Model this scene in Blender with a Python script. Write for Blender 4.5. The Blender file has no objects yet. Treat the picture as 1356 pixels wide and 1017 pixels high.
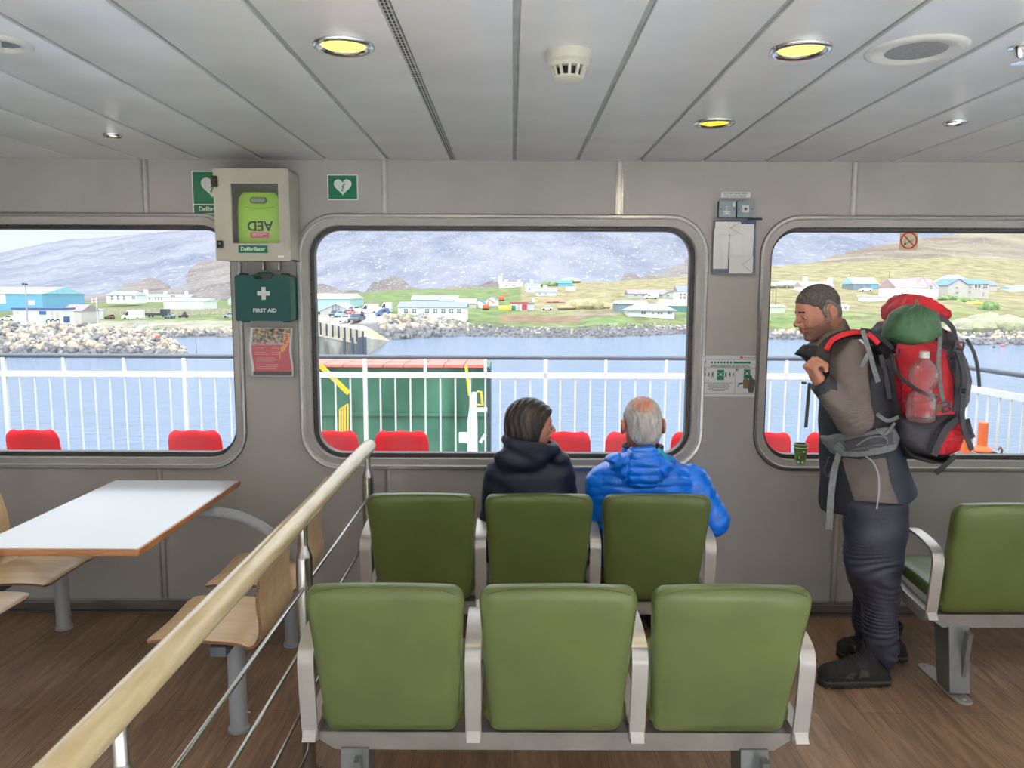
import bpy, bmesh, math, random
import numpy as np
from mathutils import Vector, Matrix, Euler
random.seed(7); rng = np.random.default_rng(11)
PI = math.pi; R = math.radians
SC = bpy.context.scene; COL = SC.collection
SC.view_settings.view_transform = 'Standard'; SC.view_settings.look = 'None'
SC.view_settings.gamma = 1; SC.view_settings.use_curve_mapping = False
SC.view_settings.exposure = 0.3
# ------------------------------------------------------------ camera
F = 1020.0; CX, CY = 678.0, 508.5; CAMZ = 1.7
PITCH = math.atan(116.5/F)
cam = bpy.data.cameras.new('camera'); cam.lens = F/1356*36; cam.sensor_width = 36; cam.clip_end = 9000; cam.clip_start = .05
camo = bpy.data.objects.new('camera', cam); COL.objects.link(camo)
CM = Euler((PI/2-PITCH, 0, 0)).to_matrix() @ Matrix.Rotation(R(0.22), 3, 'Z')
camo.matrix_world = Matrix.Translation((0, 0, CAMZ)) @ CM.to_4x4()
SC.camera = camo
def at(px, py, Y=None, Z=None):
    d = CM @ Vector(((px-CX)/F, -(py-CY)/F, -1))
    t = Y/d.y if Y is not None else (Z-CAMZ)/d.z
    return Vector((d.x*t, d.y*t, CAMZ+d.z*t))
V = Vector
# ------------------------------------------------------------ materials
def lin(c):
    return tuple(((v/255)/12.92 if v/255 <= .04045 else ((v/255+.055)/1.055)**2.4) for v in c)
MATS = {}
def N(nt, t, **k):
    n = nt.nodes.new(t)
    for a, b in k.items():
        if a == 'ins':
            for i, v in b.items(): n.inputs[i].default_value = v
        else: setattr(n, a, b)
    return n
def mat(name, rgb, rough=.5, metal=0., amp=.06, scale=8., bump=0., bscale=60., stretch=(1,1,1), rgb2=None, coat=0., spec=.5, trans=0., alpha=1., sheen=0., detail=4., contrast=None, emit=None, estr=0., bdist=.002):
    if name in MATS: return MATS[name]
    m = bpy.data.materials.new(name); m.use_nodes = True; nt = m.node_tree; nt.nodes.clear()
    out = N(nt, 'ShaderNodeOutputMaterial'); b = N(nt, 'ShaderNodeBsdfPrincipled')
    nt.links.new(b.outputs[0], out.inputs[0])
    c = lin(rgb)
    tc = N(nt, 'ShaderNodeTexCoord'); mp = N(nt, 'ShaderNodeMapping'); mp.inputs['Scale'].default_value = stretch
    nt.links.new(tc.outputs['Object'], mp.inputs[0])
    nz = N(nt, 'ShaderNodeTexNoise', ins={'Scale': scale, 'Detail': detail}); nt.links.new(mp.outputs[0], nz.inputs['Vector'])
    rp = N(nt, 'ShaderNodeValToRGB')
    if rgb2 is None:
        a = tuple(max(0, v*(1-amp*2.2)) for v in c); d = tuple(min(1, v*(1+amp*2.2)) for v in c)
    else: a, d = c, lin(rgb2)
    lo, hi = contrast or (.3, .7)
    rp.color_ramp.elements[0].position = lo; rp.color_ramp.elements[1].position = hi
    rp.color_ramp.elements[0].color = (*a, 1); rp.color_ramp.elements[1].color = (*d, 1)
    nt.links.new(nz.outputs[0], rp.inputs[0]); nt.links.new(rp.outputs[0], b.inputs['Base Color'])
    b.inputs['Roughness'].default_value = rough; b.inputs['Metallic'].default_value = metal
    b.inputs['Specular IOR Level'].default_value = spec
    b.inputs['Coat Weight'].default_value = coat; b.inputs['Coat Roughness'].default_value = .15
    b.inputs['Transmission Weight'].default_value = trans; b.inputs['Alpha'].default_value = alpha
    b.inputs['Sheen Weight'].default_value = sheen
    if emit: b.inputs['Emission Color'].default_value = (*lin(emit), 1); b.inputs['Emission Strength'].default_value = estr
    if bump:
        n2 = N(nt, 'ShaderNodeTexNoise', ins={'Scale': bscale, 'Detail': 5.}); nt.links.new(mp.outputs[0], n2.inputs['Vector'])
        bp = N(nt, 'ShaderNodeBump', ins={'Strength': bump, 'Distance': bdist}); nt.links.new(n2.outputs[0], bp.inputs['Height'])
        nt.links.new(bp.outputs[0], b.inputs['Normal'])
    MATS[name] = m; return m
def emis(name, rgb, s):
    if name in MATS: return MATS[name]
    m = bpy.data.materials.new(name); m.use_nodes = True; nt = m.node_tree; nt.nodes.clear()
    out = N(nt, 'ShaderNodeOutputMaterial'); e = N(nt, 'ShaderNodeEmission'); e.inputs[0].default_value = (*lin(rgb), 1); e.inputs[1].default_value = s
    nt.links.new(e.outputs[0], out.inputs[0]); MATS[name] = m; return m
# ------------------------------------------------------------ objects
def wloc(o):
    v = Vector((0, 0, 0))
    while o is not None: v = v + o.location; o = o.parent
    return v
def tag(o, label=None, cat=None, group=None, kind=None):
    if label: o['label'] = label
    if cat: o['category'] = cat
    if group: o['group'] = group
    if kind: o['kind'] = kind
    return o
def thing(name, label, cat, loc, group=None):
    o = bpy.data.objects.new(name, None); COL.objects.link(o); o.location = loc; o.empty_display_size = .1
    return tag(o, label, cat, group)
def link_mesh(name, me, mats, parent=None, smooth=True, angle=38, origin=None):
    for m in (mats if isinstance(mats, (list, tuple)) else [mats]): me.materials.append(m)
    if smooth and len(me.polygons):
        me.polygons.foreach_set('use_smooth', [True]*len(me.polygons)); 
        if angle: me.set_sharp_from_angle(angle=R(angle))
    o = bpy.data.objects.new(name, me); COL.objects.link(o)
    if parent is not None:
        o.parent = parent; off = wloc(parent)
    else:
        if origin is None:
            n = len(me.vertices); co = np.empty(n*3, np.float32); me.vertices.foreach_get('co', co); co = co.reshape(-1, 3)
            origin = Vector(((co[:,0].min()+co[:,0].max())/2, (co[:,1].min()+co[:,1].max())/2, co[:,2].min())) if n else Vector()
        o.location = origin; off = Vector(origin)
    me.transform(Matrix.Translation(-off))
    return o
def copy_tree(o, parent=None):
    c = o.copy(); COL.objects.link(c); c.parent = parent
    for ch in list(o.children): copy_tree(ch, c)
    return c
def rrect(x0, x1, z0, z1, r, n=8):
    pts = []
    for cx, cz, a0 in ((x1-r, z1-r, 0), (x0+r, z1-r, 90), (x0+r, z0+r, 180), (x1-r, z0+r, 270)):
        for i in range(n+1):
            a = R(a0+90*i/n); pts.append((cx+r*math.cos(a), cz+r*math.sin(a)))
    return pts
class MB:
    def __init__(s): s.bm = bmesh.new()
    def box(s, c, d, rot=None, bev=0., seg=2, mi=0):
        r = bmesh.ops.create_cube(s.bm, size=1); vs = r['verts']
        m = Matrix.Translation(Vector(c)) @ ((rot.to_4x4()) if rot is not None else Matrix()) @ Matrix.Diagonal((*d, 1))
        bmesh.ops.transform(s.bm, matrix=m, verts=vs)
        fs = set(f for v in vs for f in v.link_faces)
        for f in fs: f.material_index = mi
        if bev:
            es = list(set(e for v in vs for e in v.link_edges))
            bmesh.ops.bevel(s.bm, geom=es, offset=bev, segments=seg, profile=.5, affect='EDGES', material=mi)
        return s
    def ring(s, pts): return [s.bm.verts.new(p) for p in pts]
    def bridge(s, a, b, closed=True, mi=0):
        n = len(a)
        for i in range(n if closed else n-1):
            j = (i+1) % n
            try: f = s.bm.faces.new((a[i], a[j], b[j], b[i])); f.material_index = mi
            except ValueError: pass
    def loft(s, rings, caps=True, closed=True, mi=0):
        rs = [s.ring(r) for r in rings]
        for a, b in zip(rs, rs[1:]): s.bridge(a, b, closed, mi)
        if caps:
            for r in (rs[0][::-1], rs[-1]):
                try: f = s.bm.faces.new(r); f.material_index = mi
                except ValueError: pass
        return s
    def cyl(s, p0, p1, r0, r1=None, n=16, caps=True, mi=0):
        r1 = r0 if r1 is None else r1
        return s.tube([p0, p1], [r0, r1], n, caps, mi)
    def frames(s, pts, up=None):
        pts = [Vector(p) for p in pts]; T = []
        for i in range(len(pts)):
            a = pts[max(i-1, 0)]; b = pts[min(i+1, len(pts)-1)]; T.append((b-a).normalized())
        u = Vector(up) if up is not None else (Vector((0,0,1)) if abs(T[0].z) < .9 else Vector((1,0,0)))
        out = []
        n = (u - T[0]*u.dot(T[0])).normalized()
        for i, t in enumerate(T):
            if up is not None: n2 = u - t*u.dot(t)
            else: n2 = n - t*n.dot(t)
            if n2.length > 1e-5: n = n2.normalized()
            out.append((pts[i], t, n, t.cross(n)))
        return out
    def tube(s, pts, r, n=12, caps=True, mi=0, closed=False):
        fr = s.frames(pts); rr = r if isinstance(r, (list, tuple)) else [r]*len(pts)
        rings = [[p + (a*math.cos(2*PI*k/n) + b*math.sin(2*PI*k/n))*q for k in range(n)] for (p, t, a, b), q in zip(fr, rr)]
        if closed: rings.append(rings[0]); 
        return s.loft(rings, caps and not closed, mi=mi)
    def band(s, pts, w, t, up, mi=0, rnd=0):
        # flat strip: width w along cross(tangent, up), thickness t along up
        fr = s.frames(pts, up); ww = w if isinstance(w, (list, tuple)) else [w]*len(pts)
        rings = [[p + b*q/2 + a*t/2, p - b*q/2 + a*t/2, p - b*q/2 - a*t/2, p + b*q/2 - a*t/2] for (p, _, a, b), q in zip(fr, ww)]
        return s.loft(rings, True, mi=mi)
    def lathe(s, prof, o=(0,0,0), axis=(0,0,1), n=24, mi=0):
        ax = Vector(axis).normalized(); q = ax.to_track_quat('Z', 'X'); o = Vector(o)
        rings = [[o + q @ Vector((r*math.cos(2*PI*k/n), r*math.sin(2*PI*k/n), z)) for k in range(n)] for r, z in prof]
        return s.loft(rings, True, mi=mi)
    def prism(s, pts, fn, t, mi=0):
        # pts 2D; fn(u,v,w) -> world; thickness along w from 0 to t
        a = s.ring([fn(u, v, 0) for u, v in pts]); b = s.ring([fn(u, v, t) for u, v in pts])
        s.bridge(a, b, mi=mi)
        for r in (a[::-1], b):
            f = s.bm.faces.new(r); f.material_index = mi
        return s
    def ell(s, c, r, rot=None, n=20, mi=0):
        res = bmesh.ops.create_uvsphere(s.bm, u_segments=n, v_segments=max(6, n//2), radius=1)
        m = Matrix.Translation(Vector(c)) @ ((rot.to_4x4()) if rot is not None else Matrix()) @ Matrix.Diagonal((*(r if hasattr(r, '__len__') else (r,r,r)), 1))
        bmesh.ops.transform(s.bm, matrix=m, verts=res['verts'])
        for f in set(f for v in res['verts'] for f in v.link_faces): f.material_index = mi
        return s
    def grid(s, fn, nu, nv, mi=0):
        vs = [[s.bm.verts.new(fn(i/nu, j/nv)) for j in range(nv+1)] for i in range(nu+1)]
        for i in range(nu):
            for j in range(nv):
                f = s.bm.faces.new((vs[i][j], vs[i+1][j], vs[i+1][j+1], vs[i][j+1])); f.material_index = mi
        return s
    def quad(s, pts, mi=0):
        f = s.bm.faces.new([s.bm.verts.new(p) for p in pts]); f.material_index = mi; return s
    def out(s, name, m, parent=None, angle=38, smooth=True, recalc=True, origin=None):
        if recalc: bmesh.ops.recalc_face_normals(s.bm, faces=s.bm.faces)
        me = bpy.data.meshes.new(name); s.bm.to_mesh(me); s.bm.free()
        return link_mesh(name, me, m, parent, smooth, angle, origin)
def spline(pts, n=6):
    # Catmull-Rom through points
    P = [Vector(p) for p in pts]; Q = [P[0]*2-P[1]] + P + [P[-1]*2-P[-2]]; out = []
    for i in range(1, len(Q)-2):
        for k in range(n):
            t = k/n; a, b, c, d = Q[i-1:i+3]
            out.append(.5*((2*b)+(c-a)*t+(2*a-5*b+4*c-d)*t*t+(3*b-a-3*c+d)*t**3))
    out.append(P[-1]); return out
def text(name, body, size, loc, m, parent, rot=(PI/2, 0, 0), ext=.0006, align='CENTER', sx=1., bold=.0):
    c = bpy.data.curves.new(name, 'FONT'); c.body = body; c.size = size; c.align_x = align; c.align_y = 'CENTER'; c.extrude = ext; c.offset = bold*size; c.resolution_u = 3
    t = bpy.data.objects.new(name, c); COL.objects.link(t); bpy.context.view_layer.update()
    me = bpy.data.meshes.new_from_object(t.evaluated_get(bpy.context.evaluated_depsgraph_get()))
    bpy.data.objects.remove(t); bpy.data.curves.remove(c)
    mm = Matrix.Translation(Vector(loc)) @ Euler(rot).to_matrix().to_4x4() @ Matrix.Diagonal((sx, 1, 1, 1))
    me.transform(mm); me.name = name
    return link_mesh(name, me, m, parent, smooth=False)
# ------------------------------------------------------------ implicit modelling
def A(*v): return np.array(v, np.float32)
def cap(P, a, b, ra, rb=None):
    rb = ra if rb is None else rb; a = np.asarray(a, np.float32); b = np.asarray(b, np.float32); ba = b-a
    t = np.clip(((P-a)@ba)/max(float(ba@ba), 1e-9), 0, 1)
    return np.linalg.norm(P-a-t[:,None]*ba, axis=1)-(ra+(rb-ra)*t)
def ell(P, c, r, Rm=None):
    p = P-np.asarray(c, np.float32)
    if Rm is not None: p = p@np.asarray(Rm, np.float32)
    r = np.asarray(r, np.float32); k0 = np.linalg.norm(p/r, axis=1)
    k1 = np.linalg.norm(p/(r*r), axis=1)+1e-9
    return k0*(k0-1)/k1
def rbox(P, c, h, rad, Rm=None):
    p = P-np.asarray(c, np.float32)
    if Rm is not None: p = p@np.asarray(Rm, np.float32)
    q = np.abs(p)-(np.asarray(h, np.float32)-rad)
    return np.linalg.norm(np.maximum(q, 0), axis=1)+np.minimum(q.max(axis=1), 0)-rad
def smin(a, b, k):
    h = np.maximum(k-np.abs(a-b), 0)/k
    return np.minimum(a, b)-h*h*k*.25
def smax(a, b, k): return -smin(-a, -b, k)
def uni(k, *ds):
    r = ds[0]
    for d in ds[1:]: r = smin(r, d, k)
    return r
def chain(P, pts, rs, k=.02):
    return uni(k, *[cap(P, pts[i], pts[i+1], rs[i], rs[i+1]) for i in range(len(pts)-1)])
def wob(P, f, ph=0.):
    return (np.sin(P[:,0]*f+ph+1.7*np.sin(P[:,2]*f*.7+ph))*np.sin(P[:,2]*f*1.1+ph*2+1.3*np.sin(P[:,1]*f*.8))*np.sin(P[:,1]*f*.9+.5+ph)+
            .5*np.sin(P[:,2]*f*2.3+P[:,0]*f*1.2+ph+2*np.sin(P[:,1]*f*1.3)))
def sdf_mesh(name, fn, lo, hi, h, mats, parent=None, fmat=None, smooth_it=0, origin=None):
    lo = np.asarray(lo, np.float32); hi = np.asarray(hi, np.float32); B = 8
    n = np.ceil((hi-lo)/h).astype(int)+1; nb = -(-n//B); n = nb*B
    Vv = np.full(tuple(n), 1., np.float32)
    bi = np.stack(np.meshgrid(*[np.arange(k) for k in nb], indexing='ij'), -1).reshape(-1, 3)
    cen = (lo+(bi*B+(B-1)/2)*h).astype(np.float32); d = fn(cen)
    rad = B*h*.9
    act = np.abs(d) < rad*1.5+.012
    for b, s in zip(bi[~act], d[~act]):
        if s < 0: Vv[b[0]*B:(b[0]+1)*B, b[1]*B:(b[1]+1)*B, b[2]*B:(b[2]+1)*B] = -1
    off = np.stack(np.meshgrid(*[np.arange(B)]*3, indexing='ij'), -1).reshape(-1, 3)
    ab = bi[act]
    for c0 in range(0, len(ab), 400):
        blk = ab[c0:c0+400]; pts = (blk[:,None,:]*B+off[None]).reshape(-1, 3)
        v = fn((lo+pts*h).astype(np.float32)); Vv[pts[:,0], pts[:,1], pts[:,2]] = v
    S = Vv < 0
    S[0] = S[-1] = False; S[:,0] = S[:,-1] = False; S[:,:,0] = S[:,:,-1] = False
    cnt = np.zeros(tuple(n-1), np.uint8)
    for a in (0,1):
        for b in (0,1):
            for c in (0,1): cnt += S[a:n[0]-1+a, b:n[1]-1+b, c:n[2]-1+c]
    idx = np.argwhere((cnt > 0) & (cnt < 8)); del cnt
    cid = np.full(tuple(n-1), -1, np.int32); cid[idx[:,0], idx[:,1], idx[:,2]] = np.arange(len(idx))
    pos = np.zeros((len(idx), 3), np.float32); num = np.zeros(len(idx), np.float32)
    cor = [(a,b,c) for a in (0,1) for b in (0,1) for c in (0,1)]
    for p in cor:
        for ax in range(3):
            if p[ax]: continue
            q = list(p); q[ax] = 1
            i0 = idx+np.array(p); i1 = idx+np.array(q)
            v0 = Vv[i0[:,0], i0[:,1], i0[:,2]]; v1 = Vv[i1[:,0], i1[:,1], i1[:,2]]
            s0 = S[i0[:,0], i0[:,1], i0[:,2]]; s1 = S[i1[:,0], i1[:,1], i1[:,2]]
            m = s0 != s1; t = np.clip(v0/np.where(np.abs(v0-v1) < 1e-9, 1, v0-v1), 0, 1)
            pt = np.array(p, np.float32)[None]+np.zeros((len(idx), 3), np.float32); pt[:,ax] += t
            pos += pt*m[:,None]; num += m
    pos = lo+(idx+pos/np.maximum(num, 1)[:,None])*h
    faces = []
    for ax in range(3):
        sl0 = [slice(1, -1)]*3; sl1 = [slice(1, -1)]*3; sl0[ax] = slice(0, -1); sl1[ax] = slice(1, None)
        e0 = S[tuple(sl0)]; e1 = S[tuple(sl1)]; I = np.argwhere(e0 != e1); 
        ins = e0[I[:,0], I[:,1], I[:,2]]
        base = I+1; base[:,ax] -= 1
        u, w = [(1,2),(2,0),(0,1)][ax]
        qs = []
        for du, dw in ((-1,-1),(0,-1),(0,0),(-1,0)):
            c = base.copy(); c[:,u] += du; c[:,w] += dw; qs.append(cid[c[:,0], c[:,1], c[:,2]])
        Q = np.stack(qs, 1); Q[~ins] = Q[~ins][:, ::-1]; faces.append(Q)
    Fc = np.concatenate(faces); Fc = Fc[(Fc >= 0).all(1)]
    for _ in range(smooth_it):
        acc = np.zeros_like(pos); c = np.zeros(len(pos), np.float32)
        for a, b in ((0,1),(1,2),(2,3),(3,0)):
            for x, y in ((a,b),(b,a)):
                for k in range(3): acc[:,k] += np.bincount(Fc[:,x], weights=pos[Fc[:,y],k], minlength=len(pos)).astype(np.float32)
                c += np.bincount(Fc[:,x], minlength=len(pos))
        pos = .5*pos+.5*acc/np.maximum(c, 1)[:,None]
    me = bpy.data.meshes.new(name)
    me.vertices.add(len(pos)); me.vertices.foreach_set('co', pos.astype(np.float32).ravel())
    me.loops.add(len(Fc)*4); me.loops.foreach_set('vertex_index', Fc.astype(np.int32).ravel())
    me.polygons.add(len(Fc)); me.polygons.foreach_set('loop_start', np.arange(0, len(Fc)*4, 4, dtype=np.int32))
    me.update(calc_edges=True); me.validate()
    if fmat is not None:
        fc = pos[Fc].mean(1); k = fmat(fc).astype(np.int32)
        if len(me.polygons) == len(k): me.polygons.foreach_set('material_index', k)
    return link_mesh(name, me, mats, parent, True, None, origin)
# ============================================================ ROOM
D = 4.0; H = 2.38; XL, XR, YB = -6.2, 6.2, -4.6
GY = 4.058  # glass plane
m_wall = mat('wall_laminate', (173,169,165), .62, amp=.03, scale=3, bump=.12, bscale=420)
m_ceil = mat('ceiling_panel', (246,247,248), .42, amp=.03, scale=1.6, stretch=(1,2.2,1), coat=.45)
m_gap = mat('ceiling_gap', (168,172,170), .6)
m_steel = mat('brushed_steel', (168,166,162), .3, 1., amp=.06, scale=30, stretch=(1,1,12))
m_bright = mat('polished_steel', (205,208,210), .16, 1., amp=.04, scale=6)
m_dsteel = mat('dull_gasket_metal', (78,74,72), .45, .35, amp=.12, scale=9)
m_screw = mat('screw_dark', (40,38,36), .5, .6)
m_base = mat('skirting_metal', (120,112,106), .45, .6, amp=.1, scale=5)
m_grey = mat('grey_plastic', (120,126,130), .5)
m_white = mat('white_plastic', (222,222,218), .42, amp=.02)
m_black = mat('black_plastic', (22,22,24), .4)
m_chrome = mat('chrome', (225,225,225), .09, 1.)
# floor: long vinyl wood planks
def floor_mat():
    m = bpy.data.materials.new('vinyl_wood_planks'); m.use_nodes = True; nt = m.node_tree; b = nt.nodes['Principled BSDF']
    tc = N(nt, 'ShaderNodeTexCoord'); sw = N(nt, 'ShaderNodeMapping'); sw.inputs['Rotation'].default_value = (0, 0, R(90))
    nt.links.new(tc.outputs['Object'], sw.inputs[0])
    br = N(nt, 'ShaderNodeTexBrick', ins={'Scale': 1., 'Mortar Size': .0012, 'Brick Width': 1.2, 'Row Height': .18, 'Bias': -.1, 'Color1': (*lin((160,130,104)), 1), 'Color2': (*lin((136,108,84)), 1), 'Mortar': (*lin((96,76,60)), 1)})
    nt.links.new(sw.outputs[0], br.inputs['Vector'])
    mp = N(nt, 'ShaderNodeMapping'); mp.inputs['Scale'].default_value = (13, 1.3, 1); nt.links.new(tc.outputs['Object'], mp.inputs[0])
    nz = N(nt, 'ShaderNodeTexNoise', ins={'Scale': 2.6, 'Detail': 8., 'Roughness': .62, 'Distortion': .8}); nt.links.new(mp.outputs[0], nz.inputs['Vector'])
    rp = N(nt, 'ShaderNodeValToRGB'); rp.color_ramp.elements[0].color = (.5,.49,.48,1); rp.color_ramp.elements[1].color = (1.2,1.15,1.1,1)
    rp.color_ramp.elements[0].position = .36; rp.color_ramp.elements[1].position = .66
    nt.links.new(nz.outputs[0], rp.inputs[0])
    mx = N(nt, 'ShaderNodeMix', data_type='RGBA', blend_type='MULTIPLY'); mx.inputs[0].default_value = .8
    nt.links.new(br.outputs[0], mx.inputs[6]); nt.links.new(rp.outputs[0], mx.inputs[7]); nt.links.new(mx.outputs[2], b.inputs['Base Color'])
    b.inputs['Roughness'].default_value = .42
    return m
mb = MB(); mb.box(((XL+XR)/2, (YB+D)/2, -.04), (XR-XL+.4, D-YB+.4, .08)); tag(mb.out('floor', floor_mat(), origin=(0,0,0)), 'brown wood plank vinyl floor', kind='structure')
mb = MB(); mb.box((0, -1.18, .002), (12.2, 6.76, .004)); tag(mb.out('trim_20', mat('pale_bounce_floor', (222,224,224), .6, amp=.03)), 'added pale grey floor strip out of view, bounces light to the ceiling', kind='structure')  # added out of view as a reflector, sends lamp light up to the ceiling
# ceiling: backing + planks running away from the camera
mb = MB(); mb.box(((XL+XR)/2, (YB+D)/2, H+.055), (XR-XL+.3, D-YB+.3, .09), mi=1)
PX0, PP = .008, .3165
k0 = int((XL-PX0)//PP)
for k in range(k0, int((XR-PX0)//PP)+1):
    a = PX0+PP*k+.009; b = PX0+PP*(k+1)-.009
    if k == -1: a += .012
    if a < XL: continue
    mb.box(((a+b)/2, (YB+D)/2, H+.006), (b-a, D-YB, .012), bev=.003, seg=2)
tag(mb.out('ceiling', [m_ceil, m_gap], origin=(0,0,H)), 'white metal plank ceiling', kind='structure')
# perforated strip in one wide gap
mb = MB(); xs = PX0-PP+.004
mb.box((xs, (YB+D)/2, H+.007), (.026, D-YB, .008))
for i in range(150):
    for j in (-1, 1): mb.box((xs+j*.005, 3.97-i*.024, H+.0028), (.0048, .014, .002), mi=1)
tag(mb.out('trim_1', [mat('perforated_strip', (176,178,176), .5), m_screw]), 'perforated ventilation strip in ceiling joint', kind='structure')
# walls
WIN = [(-3.55, -1.47, .864, 2.035), (-1.03, .925, .864, 2.035), (1.347, 3.45, .864, 2.035)]
def holed_wall(name, x0, x1, z0, z1, holes, fn, t, m, r=.13):
    bm = bmesh.new(); es = []
    def loop(pts):
        vs = [bm.verts.new(fn(u, v, 0)) for u, v in pts]
        for i in range(len(vs)): es.append(bm.edges.new((vs[i], vs[(i+1) % len(vs)])))
    loop([(x0,z0),(x1,z0),(x1,z1),(x0,z1)])
    for h in holes: loop(rrect(*h, r))
    bmesh.ops.triangle_fill(bm, edges=es, use_beauty=True)
    g = bmesh.ops.extrude_face_region(bm, geom=list(bm.faces))
    dv = fn(0, 0, t)-fn(0, 0, 0)
    bmesh.ops.translate(bm, vec=dv, verts=[e for e in g['geom'] if isinstance(e, bmesh.types.BMVert)])
    bmesh.ops.recalc_face_normals(bm, faces=bm.faces)
    me = bpy.data.meshes.new(name); bm.to_mesh(me); bm.free()
    return tag(link_mesh(name, me, m, None, False), 'light grey laminate panel wall', kind='structure')
FR = .022 # how far the wall hole is outside the glass
holed_wall('wall_front', XL, XR, 0, H+.02, [(a-FR, b+FR, c-FR, d+FR) for a,b,c,d in WIN], lambda u,v,w: V((u, D+w, v)), .10, m_wall, .155)
BW = [(-5.6,-3.3,.45,2.1), (-2.8,-.5,.45,2.1), (0,2.3,.45,2.1), (2.8,5.1,.45,2.1)]
holed_wall('wall_back', XL, XR, 0, H+.02, BW, lambda u,v,w: V((u, YB-w, v)), .10, m_wall, .15)
SW = [(-3.9,-1.8,.7,2.1), (-1.4,1.0,.7,2.1), (1.3,3.6,.7,2.1)]
holed_wall('wall_left', YB, D, 0, H+.02, SW[:1], lambda u,v,w: V((XL-w, u, v)), .10, m_wall, .15)
holed_wall('wall_right', YB, D, 0, H+.02, SW, lambda u,v,w: V((XR+w, u, v)), .10, m_wall, .15)
# glass
def glass_mat():
    m = bpy.data.materials.new('window_glass'); m.use_nodes = True; nt = m.node_tree; nt.nodes.clear()
    out = N(nt, 'ShaderNodeOutputMaterial'); tr = N(nt, 'ShaderNodeBsdfTransparent'); gl = N(nt, 'ShaderNodeBsdfGlossy', ins={'Roughness': .0})
    tr.inputs[0].default_value = (.97,.985,.99,1); df = N(nt, 'ShaderNodeBsdfTranslucent'); df.inputs[0].default_value = (.9,.92,.95,1)
    mx = N(nt, 'ShaderNodeMixShader'); fr = N(nt, 'ShaderNodeFresnel', ins={'IOR': 1.14}); mx2 = N(nt, 'ShaderNodeMixShader')
    nz = N(nt, 'ShaderNodeTexNoise', ins={'Scale': 2.5, 'Detail': 6.}); tc = N(nt, 'ShaderNodeTexCoord'); nt.links.new(tc.outputs['Object'], nz.inputs[0])
    mr = N(nt, 'ShaderNodeMapRange', ins={'From Min': .4, 'From Max': .8, 'To Min': .015, 'To Max': .05}); nt.links.new(nz.outputs[0], mr.inputs[0])
    nt.links.new(fr.outputs[0], mx.inputs[0]); nt.links.new(tr.outputs[0], mx.inputs[1]); nt.links.new(gl.outputs[0], mx.inputs[2])
    nt.links.new(mr.outputs[0], mx2.inputs[0]); nt.links.new(mx.outputs[0], mx2.inputs[1]); nt.links.new(df.outputs[0], mx2.inputs[2])
    nt.links.new(mx2.outputs[0], out.inputs[0]); return m
m_glass = glass_mat()
def window(name, w, screws=True):
    x0, x1, z0, z1 = w
    wd = tag(thing(name, None, None, ((x0+x1)/2, GY, z0)), 'rounded steel framed ferry window', kind='structure'); del_keys = [k for k in ('label',) if False]
    def rr(o, y, r): return [V((p[0], y, p[1])) for p in rrect(x0-o, x1+o, z0-o, z1+o, r, 10)]
    # room side flange + reveal
    mb = MB(); prof = [(.078, D-.001, .20), (.078, D-.010, .20), (.074, D-.014, .197), (.061, D-.014, .186), (.058, D-.012, .183)]
    mb.loft([rr(*p) for p in prof], caps=False)
    mb.out('window_frame', m_steel, wd, angle=30)
    mb = MB(); mb.loft([rr(*p) for p in [(.058, D-.012, .183), (.034, D+.049, .16), (.034, D+.056, .16)]], caps=False); mb.out('window_reveal', mat('reveal_steel', (232,233,234), .38, .2, amp=.03), wd, angle=30)
    mb = MB(); prof = [(.037, D+.053, .16), (.034, D+.046, .158), (.004, D+.046, .132), (.0, D+.050, .13), (.0, D+.10, .13)]
    mb.loft([rr(*p) for p in prof], caps=False)
    pts = rrect(x0-.019, x1+.019, z0-.019, z1+.019, .145, 10)
    if screws:
        L = []; 
        for i in range(len(pts)):
            a = V(pts[i]); b = V(pts[(i+1) % len(pts)]); L.append((a, b, (b-a).length))
        tot = sum(l[2] for l in L); n = int(tot/.075); step = tot/n; acc = 0; nxt = step/2
        for a, b, l in L:
            while nxt <= acc+l:
                p = a+(b-a)*((nxt-acc)/l); mb.lathe([(.0045,0),(.0045,-.002),(.002,-.0035)], (p.x, D+.047, p.y), (0,1,0), n=8, mi=1); nxt += step
            acc += l
    mb.out('gasket_frame', [m_dsteel, m_screw], wd, angle=30)
    mb = MB(); mb.prism(rrect(x0-.01, x1+.01, z0-.01, z1+.01, .13, 10), lambda u,v,w: V((u, GY+w, v)), .001)
    mb.out('glass_pane', m_glass, wd, smooth=False)
for i, w in enumerate(WIN): window('window_%d' % (i+1), w)
# vertical joint strips
for i, x in enumerate((-3.065, -1.868, -.652, .543, 1.737, 2.93)):
    mb = MB()
    for z0, z1 in ((2.035+.078, H), (.075, .864-.078)):
        for dx, w, y in ((-.014, .010, .004), (.014, .010, .004), (0, .016, .002)):
            mb.box((x+dx, D-y/2, (z0+z1)/2), (w, y, z1-z0), mi=0 if y > .003 else 1)
    tag(mb.out('trim_%d' % (i+2), [m_steel, mat('joint_recess', (196,192,186), .3, .8)]), 'metal joint strip between wall panels', kind='structure')
mb = MB()
mb.box(((XL+XR)/2, D-.02, .030), (XR-XL, .04, .060)); mb.box(((XL+XR)/2, D-.014, .0655), (XR-XL, .028, .012), mi=1); mb.box(((XL+XR)/2, D-.025, .022), (XR-XL, .05, .006), mi=2)
tag(mb.out('baseboard_front', [m_base, m_bright, m_dsteel]), 'grooved metal skirting', kind='structure')
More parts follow.
